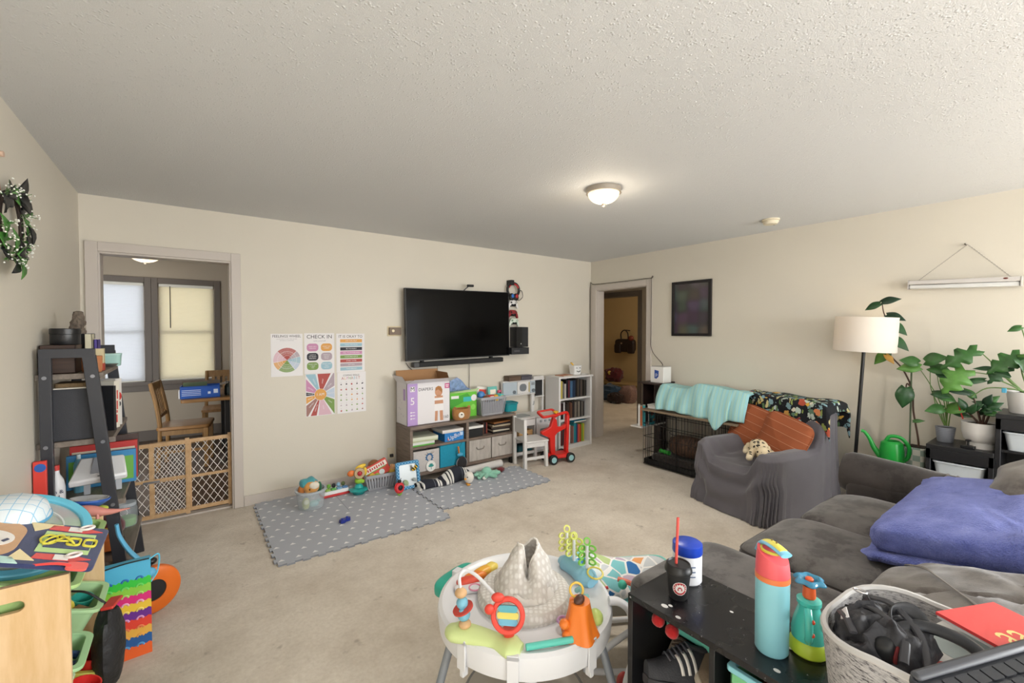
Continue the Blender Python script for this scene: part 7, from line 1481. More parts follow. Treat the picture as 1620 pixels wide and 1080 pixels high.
# back cushions
m=MB(M_bk2); sq(m,o(3.0,.10,.66),(.37,.20,.25),.85,.7,56,30,rot=(R(-12),0,0),fn=lambda p:(0,.02*math.sin(16*p.z+4*p.x)*abs(p.y)*.6,.012*nz((p.x*3,p.y*3,p.z*3)))); obj('back_cushion',m,t,smooth=80)
m=MB(M_bk2); sq(m,o(2.36,-.02,.56),(.31,.10,.14),.55,.4,44,22,rot=(R(-14),0,0)); obj('back_cushion',m,t,smooth=80)
m=MB(M_bk2)
def bc3(p):
    w=-.034*max(0,1-5.0*abs(math.sin(3.2*p.z+1.6*p.x+1.2*p.y+1.6*nz((p.x*1.6,p.z*1.6,3)))))+.012*math.sin(9*p.z+3*p.x)*ss(.2,.8,abs(p.y)+abs(p.z)*.4)+.016*nz((p.x*2.5,p.y*3,p.z*4)); return (0,w*(1 if p.y>0 else .4),w*.7)
sq(m,o(1.75,.19,.575),(.36,.25,.165),.62,.5,120,64,rot=(R(-16),R(-3),R(-8)),fn=bc3); c_=obj('back_cushion',m,t,smooth=80)
def sqp(c,r,e1,e2,rot,fn,a,ph):
    cp=sgn(math.cos(ph),e1); p=Vector((cp*sgn(math.cos(a),e2),cp*sgn(math.sin(a),e2),sgn(math.sin(ph),e1))); q=Vector((p.x*r[0],p.y*r[1],p.z*r[2]))+Vector(fn(p)); return Vector(c)+Euler(rot).to_matrix()@q
for da in (0,.05):
    m=MB(K('8d8782',.8)); m.tube([sqp(o(1.75,.19,.575),(.365,.255,.169),.62,.5,(R(-16),R(-3),R(-8)),bc3,R(52)+da,-.5+2.3*k/40) for k in range(41)],.0022,5); obj('seam',m,c_)
for x in (1.5,3.4):
    for y in (-.1,.9): m=MB(BLACK); m.cyl(o(x,y,0),o(x,y,.05),.03,n=14); obj('foot',m,t)
# blanket: three folded layers
fz=NT('blue_fleece'); n=fz.noise(14,5,None,.7); f=fz.noise(160,3); fz.l(fz.ramp(n.outputs['Fac'],[(.3,rgb('515ca6')),(.55,rgb('6f79c0')),(.75,rgb('8790cf'))]),fz.b.inputs['Base Color']); fz.b.inputs['Roughness'].default_value=.95; fz.b.inputs['Sheen Weight'].default_value=.6; fz.b.inputs['Sheen Tint'].default_value=rgb('b9bfee'); fz.bump(fz.math('ADD',f.outputs['Fac'],n.outputs['Fac']),.8,.012)
t=thing('fleece_blanket','thick periwinkle blue fleece blanket folded on the grey sofa','blanket',(2.60,.33,.515),rz=R(-4))
def layer(zc,rx,ry,rz_,cx_,cy_,s,nm,tl):
    m=MB(fz.m); sq(m,(cx_,cy_,zc),(rx,ry,rz_),.5,.2,72,22,rot=tl,fn=lambda p:(.018*nz((p.y*3,p.z*3,s))+.010*nz((p.y*9,p.z*5,s+4)),.018*nz((p.x*4,p.z*3,s+2))+.010*nz((p.x*10,p.z*4,s)),.022*nz((p.x*2.5,p.y*2.5,s+5))+.006*nz((p.x*9,p.y*9,s)))); obj(nm,m,t,smooth=85)
layer(.085,.36,.25,.032,-.02,-.01,1.3,'bottom_fold',(R(-13),R(-3),0)); layer(.185,.41,.255,.075,.03,-.03,7.1,'top_fold',(R(-14),R(-5),0))
# ================================================================== black cube shelf used as side table, foreground
tm=NT('worn_black_laminate'); n=tm.noise(60,5,tm.co((1,1.6,1)),.75); n2=tm.noise(7,4); v=tm.n('ShaderNodeTexVoronoi'); v.inputs['Scale'].default_value=16; tm.l(tm.co((1,.8,1),(0,0,.5)),v.inputs['Vector'])
mk_=tm.math('MULTIPLY',tm.math('GREATER_THAN',n.outputs['Fac'],.665),tm.math('GREATER_THAN',n2.outputs['Fac'],.50)); mk_=tm.math('MAXIMUM',mk_,tm.math('LESS_THAN',v.outputs['Distance'],.045))
tm.l(tm.mix(tm.math('MULTIPLY',mk_,.65),rgb('141316'),rgb('bdbabb')),tm.b.inputs['Base Color']); tm.l(tm.ramp(n2.outputs['Fac'],[(.3,(.18,.18,.18,1)),(.7,(.34,.34,.34,1))]),tm.b.inputs['Roughness'])
MT=tm.m; MBL=mk('1b1b1e',.35,bump=(60,.05),name='black_laminate')
TX0,TX1,TY0,TY1,TZ=1.115,1.405,-.16,.885,.64
t=thing('cube_shelf','scuffed black cube shelf used as a side table in the foreground','side table',(TX0,TY0,0)); dx,dy=TX1-TX0,TY1-TY0
m=MB(MT); m.box(0,dx,0,dy,TZ-.018,TZ); obj('top_panel',m,t,bevel=.0015)
for y in (0,dy-.018):
    m=MB(MBL); m.box(0,dx,y,y+.018,0,TZ-.018); obj('side_panel',m,t,bevel=.0015)
for y in (.335,.76):
    m=MB(MBL); m.box(.002,dx-.006,y,y+.016,.02,TZ-.018); obj('divider',m,t,bevel=.0015)
m=MB(MBL); m.box(.002,dx-.006,.018,dy-.018,.315,.331); obj('shelf',m,t,bevel=.0015)
m=MB(MBL); m.box(0,dx,.018,dy-.018,.02,.036); obj('bottom_panel',m,t,bevel=.0015)
m=MB(MBL); m.box(dx-.006,dx-.001,.018,dy-.018,.036,TZ-.018); obj('back_panel',m,t)
m=MB(MBL); m.box(.03,dx-.03,.05,dy-.05,0,.02); obj('plinth',m,t)
m=MB(K('d8d6d4',.6)); m.at((.13,.63,TZ)); m.prism([(0,.03),(.012,.0),(.03,-.035),(.034,-.032),(.022,.0),(.008,.034)],0,.0006); obj('scuff',m,t)
for x,y,r in ((.02,.88,.006),(.035,.935,.008),(.05,.925,.005),(.035,.62,.006),(.04,.49,.006),(.17,.80,.004)):
    m=MB(K('d8d6d4',.6)); m.at((x,y,TZ)); m.prism(circ(r,9,sy=1.4),0,.0006); obj('paint_spot',m,t)
SZ=.3315
# things on the table
t=thing('coffee_cup','black paper coffee cup with red crest, lid and coral straw','cup',(1.225,.778,TZ+.0005),rz=R(-95))
m=MB(K('212123',.55)); m.lathe([(0,0),(.026,0),(.028,.003),(.037,.085),(.034,.085),(.025,.006),(0,.005)],32); obj('body',m,t)
m=MB(K('1a1a1c',.4)); m.lathe([(.0385,.082),(.041,.084),(.041,.092),(.038,.096),(.036,.106),(.033,.108),(.030,.103),(0,.103)],32); obj('lid',m,t)
m=MB(K('e4574f',.4)); m.cyl((.004,.006,.10),(.012,.0,.245),.0042,n=10); obj('straw',m,t)
cm=MB(K('a5262f',.5)); 
def wrap(m,pts,z0,r,mat,off=.0006):
    """flat shape (x,z) wrapped on a cup of radius r facing local -x... at angle 0"""
    m.add([((r(z0+z)+off)*math.cos(PI+x/r(z0+z)),(r(z0+z)+off)*math.sin(PI+x/r(z0+z)),z0+z) for x,z in pts],[tuple(range(len(pts)))],mat)
rc=lambda z:.028+.009*z/.085
t.rotation_euler=(0,0,R(42)); CW=K('e9e4e2',.5); CRED=K('b02a33',.5)
for rr_,mt,of in ((.0215,CW,.0006),(.0195,CRED,.0009),(.0135,CW,.0012)):
    for k in range(14):
        a,b=2*PI*k/14,2*PI*(k+1)/14; wrap(cm,[(0,0),(rr_*math.cos(a),rr_*math.sin(a)),(rr_*math.cos(b),rr_*math.sin(b))],.042,rc,mt,of)
for k in range(9):
    a=R(200-27*k); x,z=.0166*math.cos(a),.0141*math.sin(a); wrap(cm,[(x-.0013,z-.0016),(x+.0013,z-.0016),(x+.0013,z+.0016),(x-.0013,z+.0016)],.042,rc,CW,.0014)
wrap(cm,[(-.007,-.006),(.007,-.006),(.006,.001),(.002,.006),(-.004,.006),(-.007,.0)],.042,rc,CRED,.0016); wrap(cm,[(-.004,-.003),(.003,-.003),(.003,.001),(-.004,.001)],.042,rc,CW,.002)
obj('crest',cm,t,smooth=0)
t=thing('plastic_jar','white plastic jar with cobalt blue screw lid behind the coffee cup','jar',(1.335,.815,TZ+.0005))
m=MB(K('dcdde2',.4)); m.lathe([(0,0),(.042,0),(.046,.005),(.046,.092),(.040,.10),(0,.10)],36); obj('body',m,t); m=MB(K('1f43b5',.35)); m.lathe([(0,.128),(.043,.128),(.047,.125),(.048,.098),(.046,.094),(0,.094)],40); obj('lid',m,t)
m=MB(K('5a6a8c',.6)); 
for k in range(3): m.add([(.0464*math.cos(a),.0464*math.sin(a),z) for z in (.03+.016*k,.034+.016*k) for a in [R(200+i*9) for i in range(6)]],[(i,i+1,7+i,6+i) for i in range(5)])
obj('label_print',m,t)
t=thing('water_bottle','tall pale blue water bottle with coral and yellow flip lid','bottle',(1.215,.50,TZ+.0005),rz=R(45))
m=MB(mk('8fcfdc',.4,name='matte_aqua')); m.lathe([(0,0),(.035,0),(.039,.006),(.0395,.185),(.0395,.19),(0,.19)],44); obj('body',m,t)
m=MB(K('e8814a',.4)); m.lathe([(0,.19),(.0405,.19),(.0405,.203),(0,.203)],44); obj('orange_collar',m,t)
m=MB(K('ea5f66',.4)); m.grid(lambda u,v:(.0395*(1-.10*v**2)*math.cos(2*PI*u),.0395*(1-.10*v**2)*math.sin(2*PI*u),.2032+(.052+.016*math.cos(2*PI*u-.6))*v),44,8,None,True)
m.add([(.0395*.9*math.cos(2*PI*i/44),.0395*.9*math.sin(2*PI*i/44),.2552+.016*math.cos(2*PI*i/44-.6)) for i in range(44)],[tuple(range(44))]); l_=obj('coral_lid',m,t)
m=MB(K('7fc0e0',.4)); m.tube(bent([(.042,.012,.245),(.025,.008,.272),(-.008,-.004,.275),(-.038,-.017,.268)],5),.018,12,flat=.38); f_=obj('flip_handle',m,t)
m=MB(K('e6da62',.4)); m.tube(bent([(.038,.011,.253),(.023,.007,.2775),(-.008,-.004,.2805),(-.03,-.013,.276)],5),.0125,10,flat=.35); obj('yellow_inlay',m,f_)
for q in (-.006,.008): m=MB(K('7d6a3a',.5)); m.cyl((q,q*.4-.004,.282),(q,q*.4-.004,.2885),.0022,n=8); obj('vent_hole',m,f_)
m=MB(K('d9c94a',.4)); m.lathe([(.03,.262),(.036,.262),(.036,.268),(.03,.268)],24,sx=.8,sy=.8); obj('yellow_ring',m,l_)
t=thing('bubble_toy','aqua and lime bubble toy with clear blue flower top','toy',(1.285,.44,TZ+.0005),rz=R(30)); t.scale=(.84,.84,.97)
m=MB(mk('c3dc45',.35)); m.lathe([(0,0),(.046,0),(.052,.006),(.05,.03),(.042,.04),(0,.04)],32); obj('lime_base',m,t)
m=MB(mk('58cfc0',.25,coat=.3)); m.lathe([(0,.0402),(.046,.0402),(.047,.06),(.04,.09),(.030,.118),(.028,.128),(.033,.132),(.033,.142),(.022,.146),(0,.146)],32); obj('aqua_body',m,t)
m=MB(mk('9be0d4',.1,alpha=.6,name='clear_aqua')); m.ell((-.012,-.026,.085),(.022,.016,.032),16,10); obj('clear_window',m,t)
m=MB(mk('58cfc0',.25,coat=.3)); m.tube(bent([(-.04,.01,.13),(-.062,.012,.11),(-.058,.01,.07),(-.04,.008,.05)],5),.011,10); h_=obj('handle',m,t)
for z in (.112,.078): m=MB(K('e0502e',.4)); m.ell((-.064,.002,z),(.006,.006,.006),10,6); obj('orange_button',m,h_)
m=MB(K('ef6a35',.4)); m.lathe([(.015,.146),(.018,.15),(.0165,.178),(0,.18)],24); obj('orange_neck',m,t)
m=MB(mk('3f9cc4',.08,alpha=.75,coat=.5,name='clear_blue')); m.grid(lambda u,v:((.012+.028*v)*(1+.14*v*math.cos(12*PI*u))*math.cos(2*PI*u),(.012+.028*v)*(1+.14*v*math.cos(12*PI*u))*math.sin(2*PI*u),.18+.016*math.sin(PI*v*.9)+.006*v),72,10,None,True); f_=obj('flower_top',m,t,solid=.004)
m=MB(K('e8673a',.4)); m.ell((0,0,.196),(.012,.012,.007),12,8); obj('flower_centre',m,f_)
# basket with the odds and ends
bm_=NT('grey_heather_felt'); n=bm_.noise(70,4,bm_.co((1,1,4)),.75); bm_.l(bm_.ramp(n.outputs['Fac'],[(.38,rgb('4f4d50')),(.47,rgb('a7a5a6')),(.62,rgb('c3c1c1'))]),bm_.b.inputs['Base Color']); bm_.b.inputs['Roughness'].default_value=.95; bm_.bump(n.outputs['Fac'],.4,.004)
BKX,BKY,BW,BL,BH_=1.19,.105,.33,.52,.20
t=thing('felt_basket','grey heather felt basket full of odds and ends on the black shelf','basket',(BKX,BKY,TZ+.0005),rz=R(-5))
o=rrect(BW,BL,.13,9); i_=rrect(BW-.018,BL-.018,.122,9); n=len(o); m=MB(bm_.m); rim=lambda k:BH_+.012*math.sin(2*PI*k/n*2+.6)
vs=[(a*.9,b*.93,0) for a,b in o]+[(a,b,rim(k)) for k,(a,b) in enumerate(o)]+[(a,b,rim(k)) for k,(a,b) in enumerate(i_)]+[(a*.9,b*.93,.01) for a,b in i_]
m.add(vs,[(a*n+k,a*n+(k+1)%n,(a+1)*n+(k+1)%n,(a+1)*n+k) for a in range(3) for k in range(n)]+[tuple(range(n-1,-1,-1)),tuple(range(3*n,4*n))]); obj('wall',m,t,smooth=60)
m=MB(K('c9c7c5',.8)); m.tube([(a,b,rim(k)+.002) for k,(a,b) in enumerate(rrect(BW-.009,BL-.009,.126,9))],.007,6,closed=True); obj('bound_rim',m,t)
MX=Matrix.Translation((BKX,BKY,TZ))
def inb(name,label,cat,x,y,z,rz=0,rot=None):
    p=MX@Vector((x,y,z)); r=rot or (0,0,0); return thing(name,label,cat,tuple(p),rot=(r[0],r[1],rz))
t=inb('paper_pile','pile of white papers filling the lower part of the felt basket','papers',0,0,.012); m=MB(PAPER); m.prism(rrect(.22,.40,.06),0,.10,top=rrect(.26,.43,.08)); obj('sheets',m,t)
BG=mk('2b2b30',.6,bump=(24,.5,.015),name='black_nylon')
t=inb('nylon_bag','crumpled black nylon drawstring bag at the far end of the felt basket','bag',-.03,.155,.135)
def crump(p): return (.018*nz((p.y*3,p.z*3,1)),.018*nz((p.x*3,p.z*3,5)),.030*nz((p.x*2.6,p.y*2.6,p.z))+.014*nz((p.x*7,p.y*7,2)))
m=MB(BG); sq(m,(0,0,.045),(.085,.08,.055),.85,.8,64,30,fn=crump); obj('bag',m,t,smooth=70)
for k,P_ in enumerate(([(-.09,-.05,.075),(-.03,-.035,.098),(.02,.03,.10),(.01,.075,.075)],[(-.06,-.08,.06),(.0,-.055,.095),(.05,.0,.11),(.06,.05,.10)],[(-.08,.03,.085),(-.05,.05,.092),(-.02,.07,.085)])):
    m=MB(K('35353a',.45)); m.tube(bent(P_,6),.0075,8,flat=.5); obj('strap',m,t)
m=MB(K('d5d5da',.2,metal=.8)); m.tube([(.052+.007*math.cos(a),.055+.012*math.sin(a),.112) for a in [2*PI*q/14 for q in range(14)]],.0022,6,closed=True); obj('metal_ring',m,t)
m=MB(K('e4e2e2',.6)); m.add([(-.055,.045,.10),(-.02,.06,.10),(-.015,.07,.085),(-.05,.06,.085)],[(0,1,2,3)]); obj('white_tag',m,t,solid=.002)
t=inb('belt_strap','wide black strap looping out of the felt basket','strap',-.03,.125,.185,rz=R(-50)); t.scale=(.8,.8,.8); m=MB(K('222225',.6))
P_=bent([(-.02,-.07,.0),(-.03,-.01,.04),(-.01,.04,.07),(.04,.055,.075),(.065,.03,.05),(.05,.0,.02)],8); N_=len(P_)
m.grid(lambda u,v:(Vector(P_[min(N_-1,int(u*(N_-1)))])+Vector((.018*(v-.5)*1.2,.012*(v-.5),.03*(v-.5)))),N_-1,3); obj('strap',m,t,solid=.003)
t=inb('notebook','white notebook with red edge line lying in the felt basket','notebook',.03,.045,.165,rz=R(-20),rot=(R(4),R(-6),0)); m=MB(WHITE); m.box(-.11,.11,-.08,.09,0,.006); obj('cover',m,t); m=MB(K('d9584f',.6)); m.at((0,0,0),(0,0,R(-36))); m.box(-.10,.09,-.006,.006,.0062,.0068); obj('red_line',m,t); m=MB(K('b9c4c2',.5)); m.prism(circ(.05,24,(.055,.03)),.0062,.0068); obj('grey_disc_print',m,t)
t=inb('magazine','red magazine with cream lettering at the far right of the felt basket','magazine',.125,-.03,.222,rz=R(-20),rot=(R(3),R(4),0)); m=MB(K('de4a4a',.4)); m.box(-.09,.10,-.11,.10,0,.006); m.at((-.02,.015,.0063)); mtext(m,'aa',.085,0,.0,0,K('e8d58a',.5)); pane2(m,[(-.02,-.12),(.10,-.12),(.10,-.03),(.04,-.055)],0,K('7f97c4',.5)); obj('cover',m,t,smooth=0); m=MB(PAPER); m.box(-.088,.098,-.108,.098,-.006,0); obj('pages',m,t)
t=inb('headband_headphones','black headphones with wide headband lying across the felt basket','headphones',-.005,.055,.205,rz=R(0)); m=MB(K('26282d',.4)); m.tube(bent([(-.06,.085,.0),(-.02,.075,.02),(.008,.04,.03),(.008,-.02,.028),(-.025,-.065,.01)],6),.0125,10,flat=.8); obj('headband',m,t)
for y,x in ((.085,-.075),(-.07,-.04)): m=MB(K('1b1c1f',.45)); sq(m,(x,y,-.01),(.028,.02,.03),.7,.7,20,12); c_=obj('ear_cup',m,t); m=MB(K('7a2a2c',.5)); m.torus((x,y+.018 if y<0 else y-.018,-.01),.02,.004,18,6,rot=(R(90),0,0)); obj('cushion_ring',m,c_)
t=inb('keyboard','dark grey wireless keyboard lying on top at the near side of the felt basket','keyboard',-.03,-.05,.218,rz=R(-24),rot=(R(10),R(-3),0))
m=MB(mk('3d3f45',.45)); m.prism(rrect(.40,.13,.012),0,.014); obj('case',m,t,bevel=.003); m=MB(mk('47494f',.4)); m.box(-.198,.198,.046,.064,.0142,.026); obj('hinge_bar',m,t,bevel=.006)
kk=0
for r in range(4):
    for c in range(13):
        if kk<96: m=MB(mk('2b2d32',.5)); m.prism(rrect(.0255,.022,.003,2,(-.174+.029*c,.03-.0265*r)),.0142,.019); obj('key',m,t)
        kk+=1
t=inb('orange_cable_tie','orange and black tangled cable at the near left of the felt basket','cable',-.12,.035,.17); 
m=MB(K('e2682a',.4)); m.tube(bent([(.03*math.cos(a)*(1+.2*math.sin(3*a)),.035*math.sin(a),.012*math.sin(2*a)+.012) for a in [2*PI*k/9*1.7 for k in range(14)]],4),.006,8); obj('orange_cable',m,t); m=MB(K('1c1c1e',.5)); m.tube(bent([(.02*math.cos(a)+.012,.026*math.sin(a),.02+.012*math.cos(2*a)) for a in [2*PI*k/8*1.5 for k in range(10)]],4),.005,8); obj('black_cable',m,t)
# inside the cubbies
def shoe(label,loc,rot,c_up,c_sole,stripe,name='shoe',L=.27):
    t=thing(name,label,'shoe',loc,rot=rot,group='shoes in the black cube shelf'); n=22
    W_=lambda v:(.030+.018*math.sin(PI*min(1,v*1.15))**.8+.006*v)*(1 if v<.93 else max(.35,1-(v-.93)*7)); 
    m=MB(K(c_sole,.6)); m.grid(lambda u,v:(W_(v)*1.06*sgn(math.cos(2*PI*u),.8),L*(v-.5)*1.02,.013+.013*sgn(math.sin(2*PI*u),.35)),24,n,None,True); m.add([(W_(1)*1.06*sgn(math.cos(2*PI*k/24),.8),L*.51,.013+.013*sgn(math.sin(2*PI*k/24),.35)) for k in range(24)],[tuple(range(24))]); m.add([(W_(0)*1.06*sgn(math.cos(2*PI*k/24),.8),-L*.51,.013+.013*sgn(math.sin(2*PI*k/24),.35)) for k in range(24)],[tuple(range(24))]); obj('sole',m,t)
    Hh=lambda v:.085-.045*ss(.40,.95,v)+.012*(1-v)   # v 0 heel .. 1 toe
    def up(u,v):
        a=PI*u; h=Hh(v); cut=.35 if v<.42 else .35*(1-ss(.42,.55,v)); b=cut+(PI-2*cut)*u if False else a; x=W_(v)*math.cos(b); z=.024+h*math.sin(b)**.75; 
        if v<.46: z=min(z,.024+h*.88)
        return (x,L*(v-.5),z)
    m=MB(mk(c_up,.7,bump=(220,.3))); m.grid(up,22,n); m.add([up(k/22,0) for k in range(23)],[tuple(range(23))]); m.add([up(k/22,1) for k in range(23)],[tuple(range(23))]); obj('upper',m,t,smooth=60)
    m=MB(K('121214',.8)); m.at((0,-L*.23,.024+Hh(.25)*.885)); m.prism(circ(.027,20,sy=2.0),-.004,.0012); c=obj('opening',m,t); 
    m=MB(mk(c_up,.7)); m.torus((0,-L*.23,.024+Hh(.25)*.87),.031,.009,28,8); o2=obj('collar',m,t); 
    for v in o2.data.vertices: v.co.y=-L*.23+(v.co.y+L*.23)*1.85
    for k in range(6):
        v_=.50+.05*k; z=.026+Hh(v_)*.99; m=MB(K('4a4b52' if stripe else '6b5d50',.7)); m.tube(bent([(-.026,L*(v_-.5),z-.010),(0,L*(v_-.5)+.006,z+.004),(.026,L*(v_-.5),z-.010)],4),.0035,6); obj('lace',m,t)
    if stripe:
        for s in (-1,1):
            for k in range(3):
                v0=.48+.075*k; m=MB(K('dfdcd6',.6)); P0=[]
                for q in range(5):
                    u=(.05+.33*q/4) if s>0 else 1-(.05+.33*q/4); a,b=Vector(up(u,v0+.03*q/4)),Vector(up(u,v0+.035+.03*q/4)); n_=Vector((s*.0025,0,.0015)); P0+=[a+n_,b+n_]
                m.add(P0,[(2*q,2*q+1,2*q+3,2*q+2) for q in range(4)]); obj('side_stripe',m,t,solid=.0008)
    return t
shoe('black sneaker with three white side stripes at the front of the left cubby',(1.215,.735,SZ+.055),(R(8),R(18),R(62)),'2d2e33','26262a',True)
shoe('worn taupe shoe lying on its side behind the striped black sneaker',(1.315,.725,SZ+.085),(R(0),R(-35),R(112)),'7a6b5a','bdb3a3',False)
shoe('beige shoe at the back left of the left cubby',(1.335,.81,SZ+.03),(0,0,R(95)),'c0b4a4','d0c8ba',False,L=.22)
t=thing('teal_box','teal box behind the shoes in the left cubby','box',(1.355,.70,SZ+.115)); m=cube_basket(None,.07,.17,.05,K('6cc8b8',.5)); obj('body',m,t,smooth=0)
t.location=(1.30,.765,SZ+.155)
for i,(lab,x,y) in enumerate((('left red pompom over the teal box',1.205,.835),('right red pompom over the teal box',1.205,.785))):
    t=thing('pompom',lab,'pompom',(x,y,SZ+.212-(.01 if i else 0)),group='red pompoms'); m=MB(fabric('c81e22',.2)); m.ell((0,0,0),.021,20,14,fn=lambda d:1+.10*nz(d,7)); obj('ball',m,t)
t=thing('blue_cloth','blue fabric toy between the red pompoms in the left cubby','toy',(1.26,.80,SZ+.215)); m=MB(fabric('1f55a8',.2)); sq(m,(0,0,.02),(.025,.045,.03),.8,.8,20,12); obj('body',m,t)
t=thing('white_tub','white plastic tub at the back of the left cubby','tub',(1.345,.67,SZ+.20)); m=MB(K('d6d7d8',.4)); sq(m,(0,0,.025),(.03,.06,.04),.3,.3,24,12); obj('body',m,t)
t=thing('green_bin','mint green bin with aqua rim in the middle cubby','bin',(1.25,.395,SZ+.0005)); m=cube_basket(None,.235,.34,.255,K('79c48b',.45)); obj('body',m,t,smooth=0,bevel=.002); m=MB(K('8fd0dc',.4)); m.ring(rrect(.25,.36,.012),rrect(.22,.325,.01),.25,.265); obj('rim',m,t,bevel=.003)
for i,(lab,c,x,y) in enumerate((('purple toy in the mint green bin','6b57a8',1.20,.38),('brown toy in the mint green bin','8a5a48',1.25,.30),('red and cream toy in the mint green bin','c2503f',1.27,.42),('yellow toy in the mint green bin','d8b54a',1.19,.27))):
    t=thing('small_toy',lab,'toy',(x,y+.07,SZ+.16),rz=i*.7,group='toys in the mint green bin'); m=MB(K(c,.5)); sq(m,(0,0,.045),(.045,.04,.05),.6,.6,20,12); obj('body',m,t); m=MB(K('e3ddd2',.5)); m.ell((0,0,.097),(.016,.014,.006),10,6); obj('pale_spot',m,t)
# ================================================================== round baby activity centre and the bouncer behind it
AW_=mk('e3e4e8',.3,name='white_plastic'); AG=mk('8f959d',.35,metal=.3,name='grey_tube')
t=thing('activity_center','round white baby activity center with toys on its tray','activity center',(1.03,1.31,0),R(-36.5)); Z0=.452
m=MB(AW_); m.lathe([(.175,Z0-.02),(.18,Z0-.006),(.20,Z0-.002),(.285,Z0-.004),(.296,Z0+.004),(.315,Z0+.008),(.328,Z0),(.332,Z0-.02),(.326,Z0-.075),(.315,Z0-.082),(.30,Z0-.075),(.29,Z0-.03),(.19,Z0-.03),(.175,Z0-.02)],84); tray=obj('tray',m,t)
def fbh():
    f=NT('hexagon_mesh_cloth'); v=f.n('ShaderNodeTexVoronoi'); v.inputs['Scale'].default_value=58; v.inputs['Randomness'].default_value=.15; f.l(f.co((1,1,.7)),v.inputs['Vector']); f.l(f.ramp(v.outputs['Distance'],[(.30,rgb('e2dfdb')),(.52,rgb('cdc8c2'))]),f.b.inputs['Base Color']); f.b.inputs['Roughness'].default_value=.9; f.bump(v.outputs['Distance'],.5,.006); return f.m
FH=fbh()
m=MB(FH); m.lathe([(.179,Z0-.012),(.182,Z0+.014),(.170,Z0+.034),(.145,Z0+.040),(.118,Z0+.032),(.108,Z0+.0)],64); seat=obj('seat_ring',m,t)
# the seat's cloth pulled up to a crest with a slit
def hood(u,v):
    a=2*PI*u; ca,sa=math.cos(a),math.sin(a); r=.116*(1-.60*v**1.7); z=Z0+.018+.17*v**.9
    fl=1+.10*(1-v)*math.sin(5*a+1); x=r*fl*ca*(1.05-.25*v); y=r*fl*sa*(.95-.1*v)
    slit=math.exp(-((a-1.5*PI)/.28)**2)*v; y+=.035*slit; z-=.11*slit*v*1.0
    z+=.02*math.sin(a*2+.4)*v; x+=.012*v; y+=.01*v
    return (x+.008*nz((ca*2,sa*2,v*4)),y+.008*nz((ca*2,sa*2,v*4+7)),z+.006*nz((ca*3,sa*3,v*3)))
m=MB(FH); m.grid(hood,72,24,None,True); hd=obj('seat_cloth',m,t,solid=.003,smooth=70)
m=MB(K('ddd8d2',.8)); m.tube([Vector(hood(k/60,1)) for k in range(60)],.0045,6,closed=True); obj('bound_edge',m,hd)
m=MB(mk('dcd7d1',.85)); m.grid(lambda u,v:((.10+.022*v)*math.cos(2*PI*u)*1.02,(.10+.022*v)*math.sin(2*PI*u),Z0+.055-.04*v+.008*math.sin(9*2*PI*u)),60,4,None,True); obj('cloth_band',m,hd,solid=.003)
# rim clips
for a in (-50,-98,-130,30,150,95):
    ca,sa=math.cos(R(a)),math.sin(R(a)); m=MB(AW_); X=Matrix.Translation((.331*ca,.331*sa,Z0-.04))@Matrix.Rotation(R(a),4,'Z'); m.X=X; m.box(-.02,.007,-.019,.019,.036,.053); m.box(.0,.007,-.019,.019,-.05,.052); m.box(-.02,.004,-.008,.008,-.075,-.045); obj('rim_clip',m,t,bevel=.002)
# keys: red, orange, yellow
for i,(x,y,c,l) in enumerate(((-.222,.075,'e0503c',.052),(-.200,.108,'f08a35',.05),(-.170,.146,'f2b43f',.048),(-.138,.178,'f0d667',.03))):
    m=MB(K(c,.35)); sq(m,(x,y,Z0+.012),(l,.024,.018),.7,.6,22,10,rot=(0,0,R(22+12*i))); obj('tray_key',m,tray,label='%s key'%['red','orange','amber','yellow'][i])
m=MB(AW_); sq(m,(-.215,.045,Z0+.006),(.06,.035,.010),.6,.6,28,10,rot=(0,0,R(15))); kb=obj('keyboard_base',m,tray); m=MB(K('d98ca8',.4)); m.torus((-.195,.028,Z0+.016),.022,.003,22,6); obj('pink_ring',m,kb)
# green cloud base with bead post and red spinner
def capsule(m,pts,rads,z,h,mat): 
    n=28
    def f(u,v):
        k=v*(len(pts)-1); i=min(len(pts)-2,int(k)); q=k-i; c=Vector(pts[i]).lerp(Vector(pts[i+1]),q); r=rads[i]*(1-q)+rads[i+1]*q; return c,r
    m.tube([(p[0],p[1],z) for p in bent([(*p,0) for p in pts],6)],[f(0,k/((len(pts)-1)*6))[1] for k in range((len(pts)-1)*6+1)],18,mat,flat=h)
GB=mk('cfdf9a',.4,name='pale_green_plastic'); m=MB(GB); capsule(m,[(-.262,-.195),(-.235,-.215),(-.17,-.235),(-.10,-.262),(-.05,-.288),(-.018,-.30)],[.022,.046,.040,.032,.047,.024],Z0+.01,.55,None); gb=obj('green_cloud',m,tray)
m=MB(K('d0a97c',.5)); m.ell((-.207,-.222,Z0+.04),(.021,.021,.015),16,10); m_=obj('wooden_bead',m,gb); m=MB(K('d0a97c',.5)); m.ell((-.222,-.205,Z0+.135),(.021,.021,.016),16,10); obj('wooden_bead',m,gb)
m=MB(K('7ab9d2',.4)); m.ell((-.211,-.217,Z0+.07),(.022,.022,.022),16,10); m1=obj('blue_bead',m,gb); m=MB(K('7ab9d2',.4)); m.ell((-.217,-.211,Z0+.105),(.02,.02,.02),16,10); obj('blue_bead',m,gb)
m=MB(K('c8473c',.4)); m.at((-.214,-.214,Z0+.088),(R(14),R(-22),0)); m.prism(circ(.036,26,sy=.8),-.003,.003); obj('red_disc',m,gb); m=MB(K('d9d9d9',.3)); m.cyl((-.205,-.224,Z0+.02),(-.224,-.203,Z0+.15),.004,n=8); obj('post',m,gb)
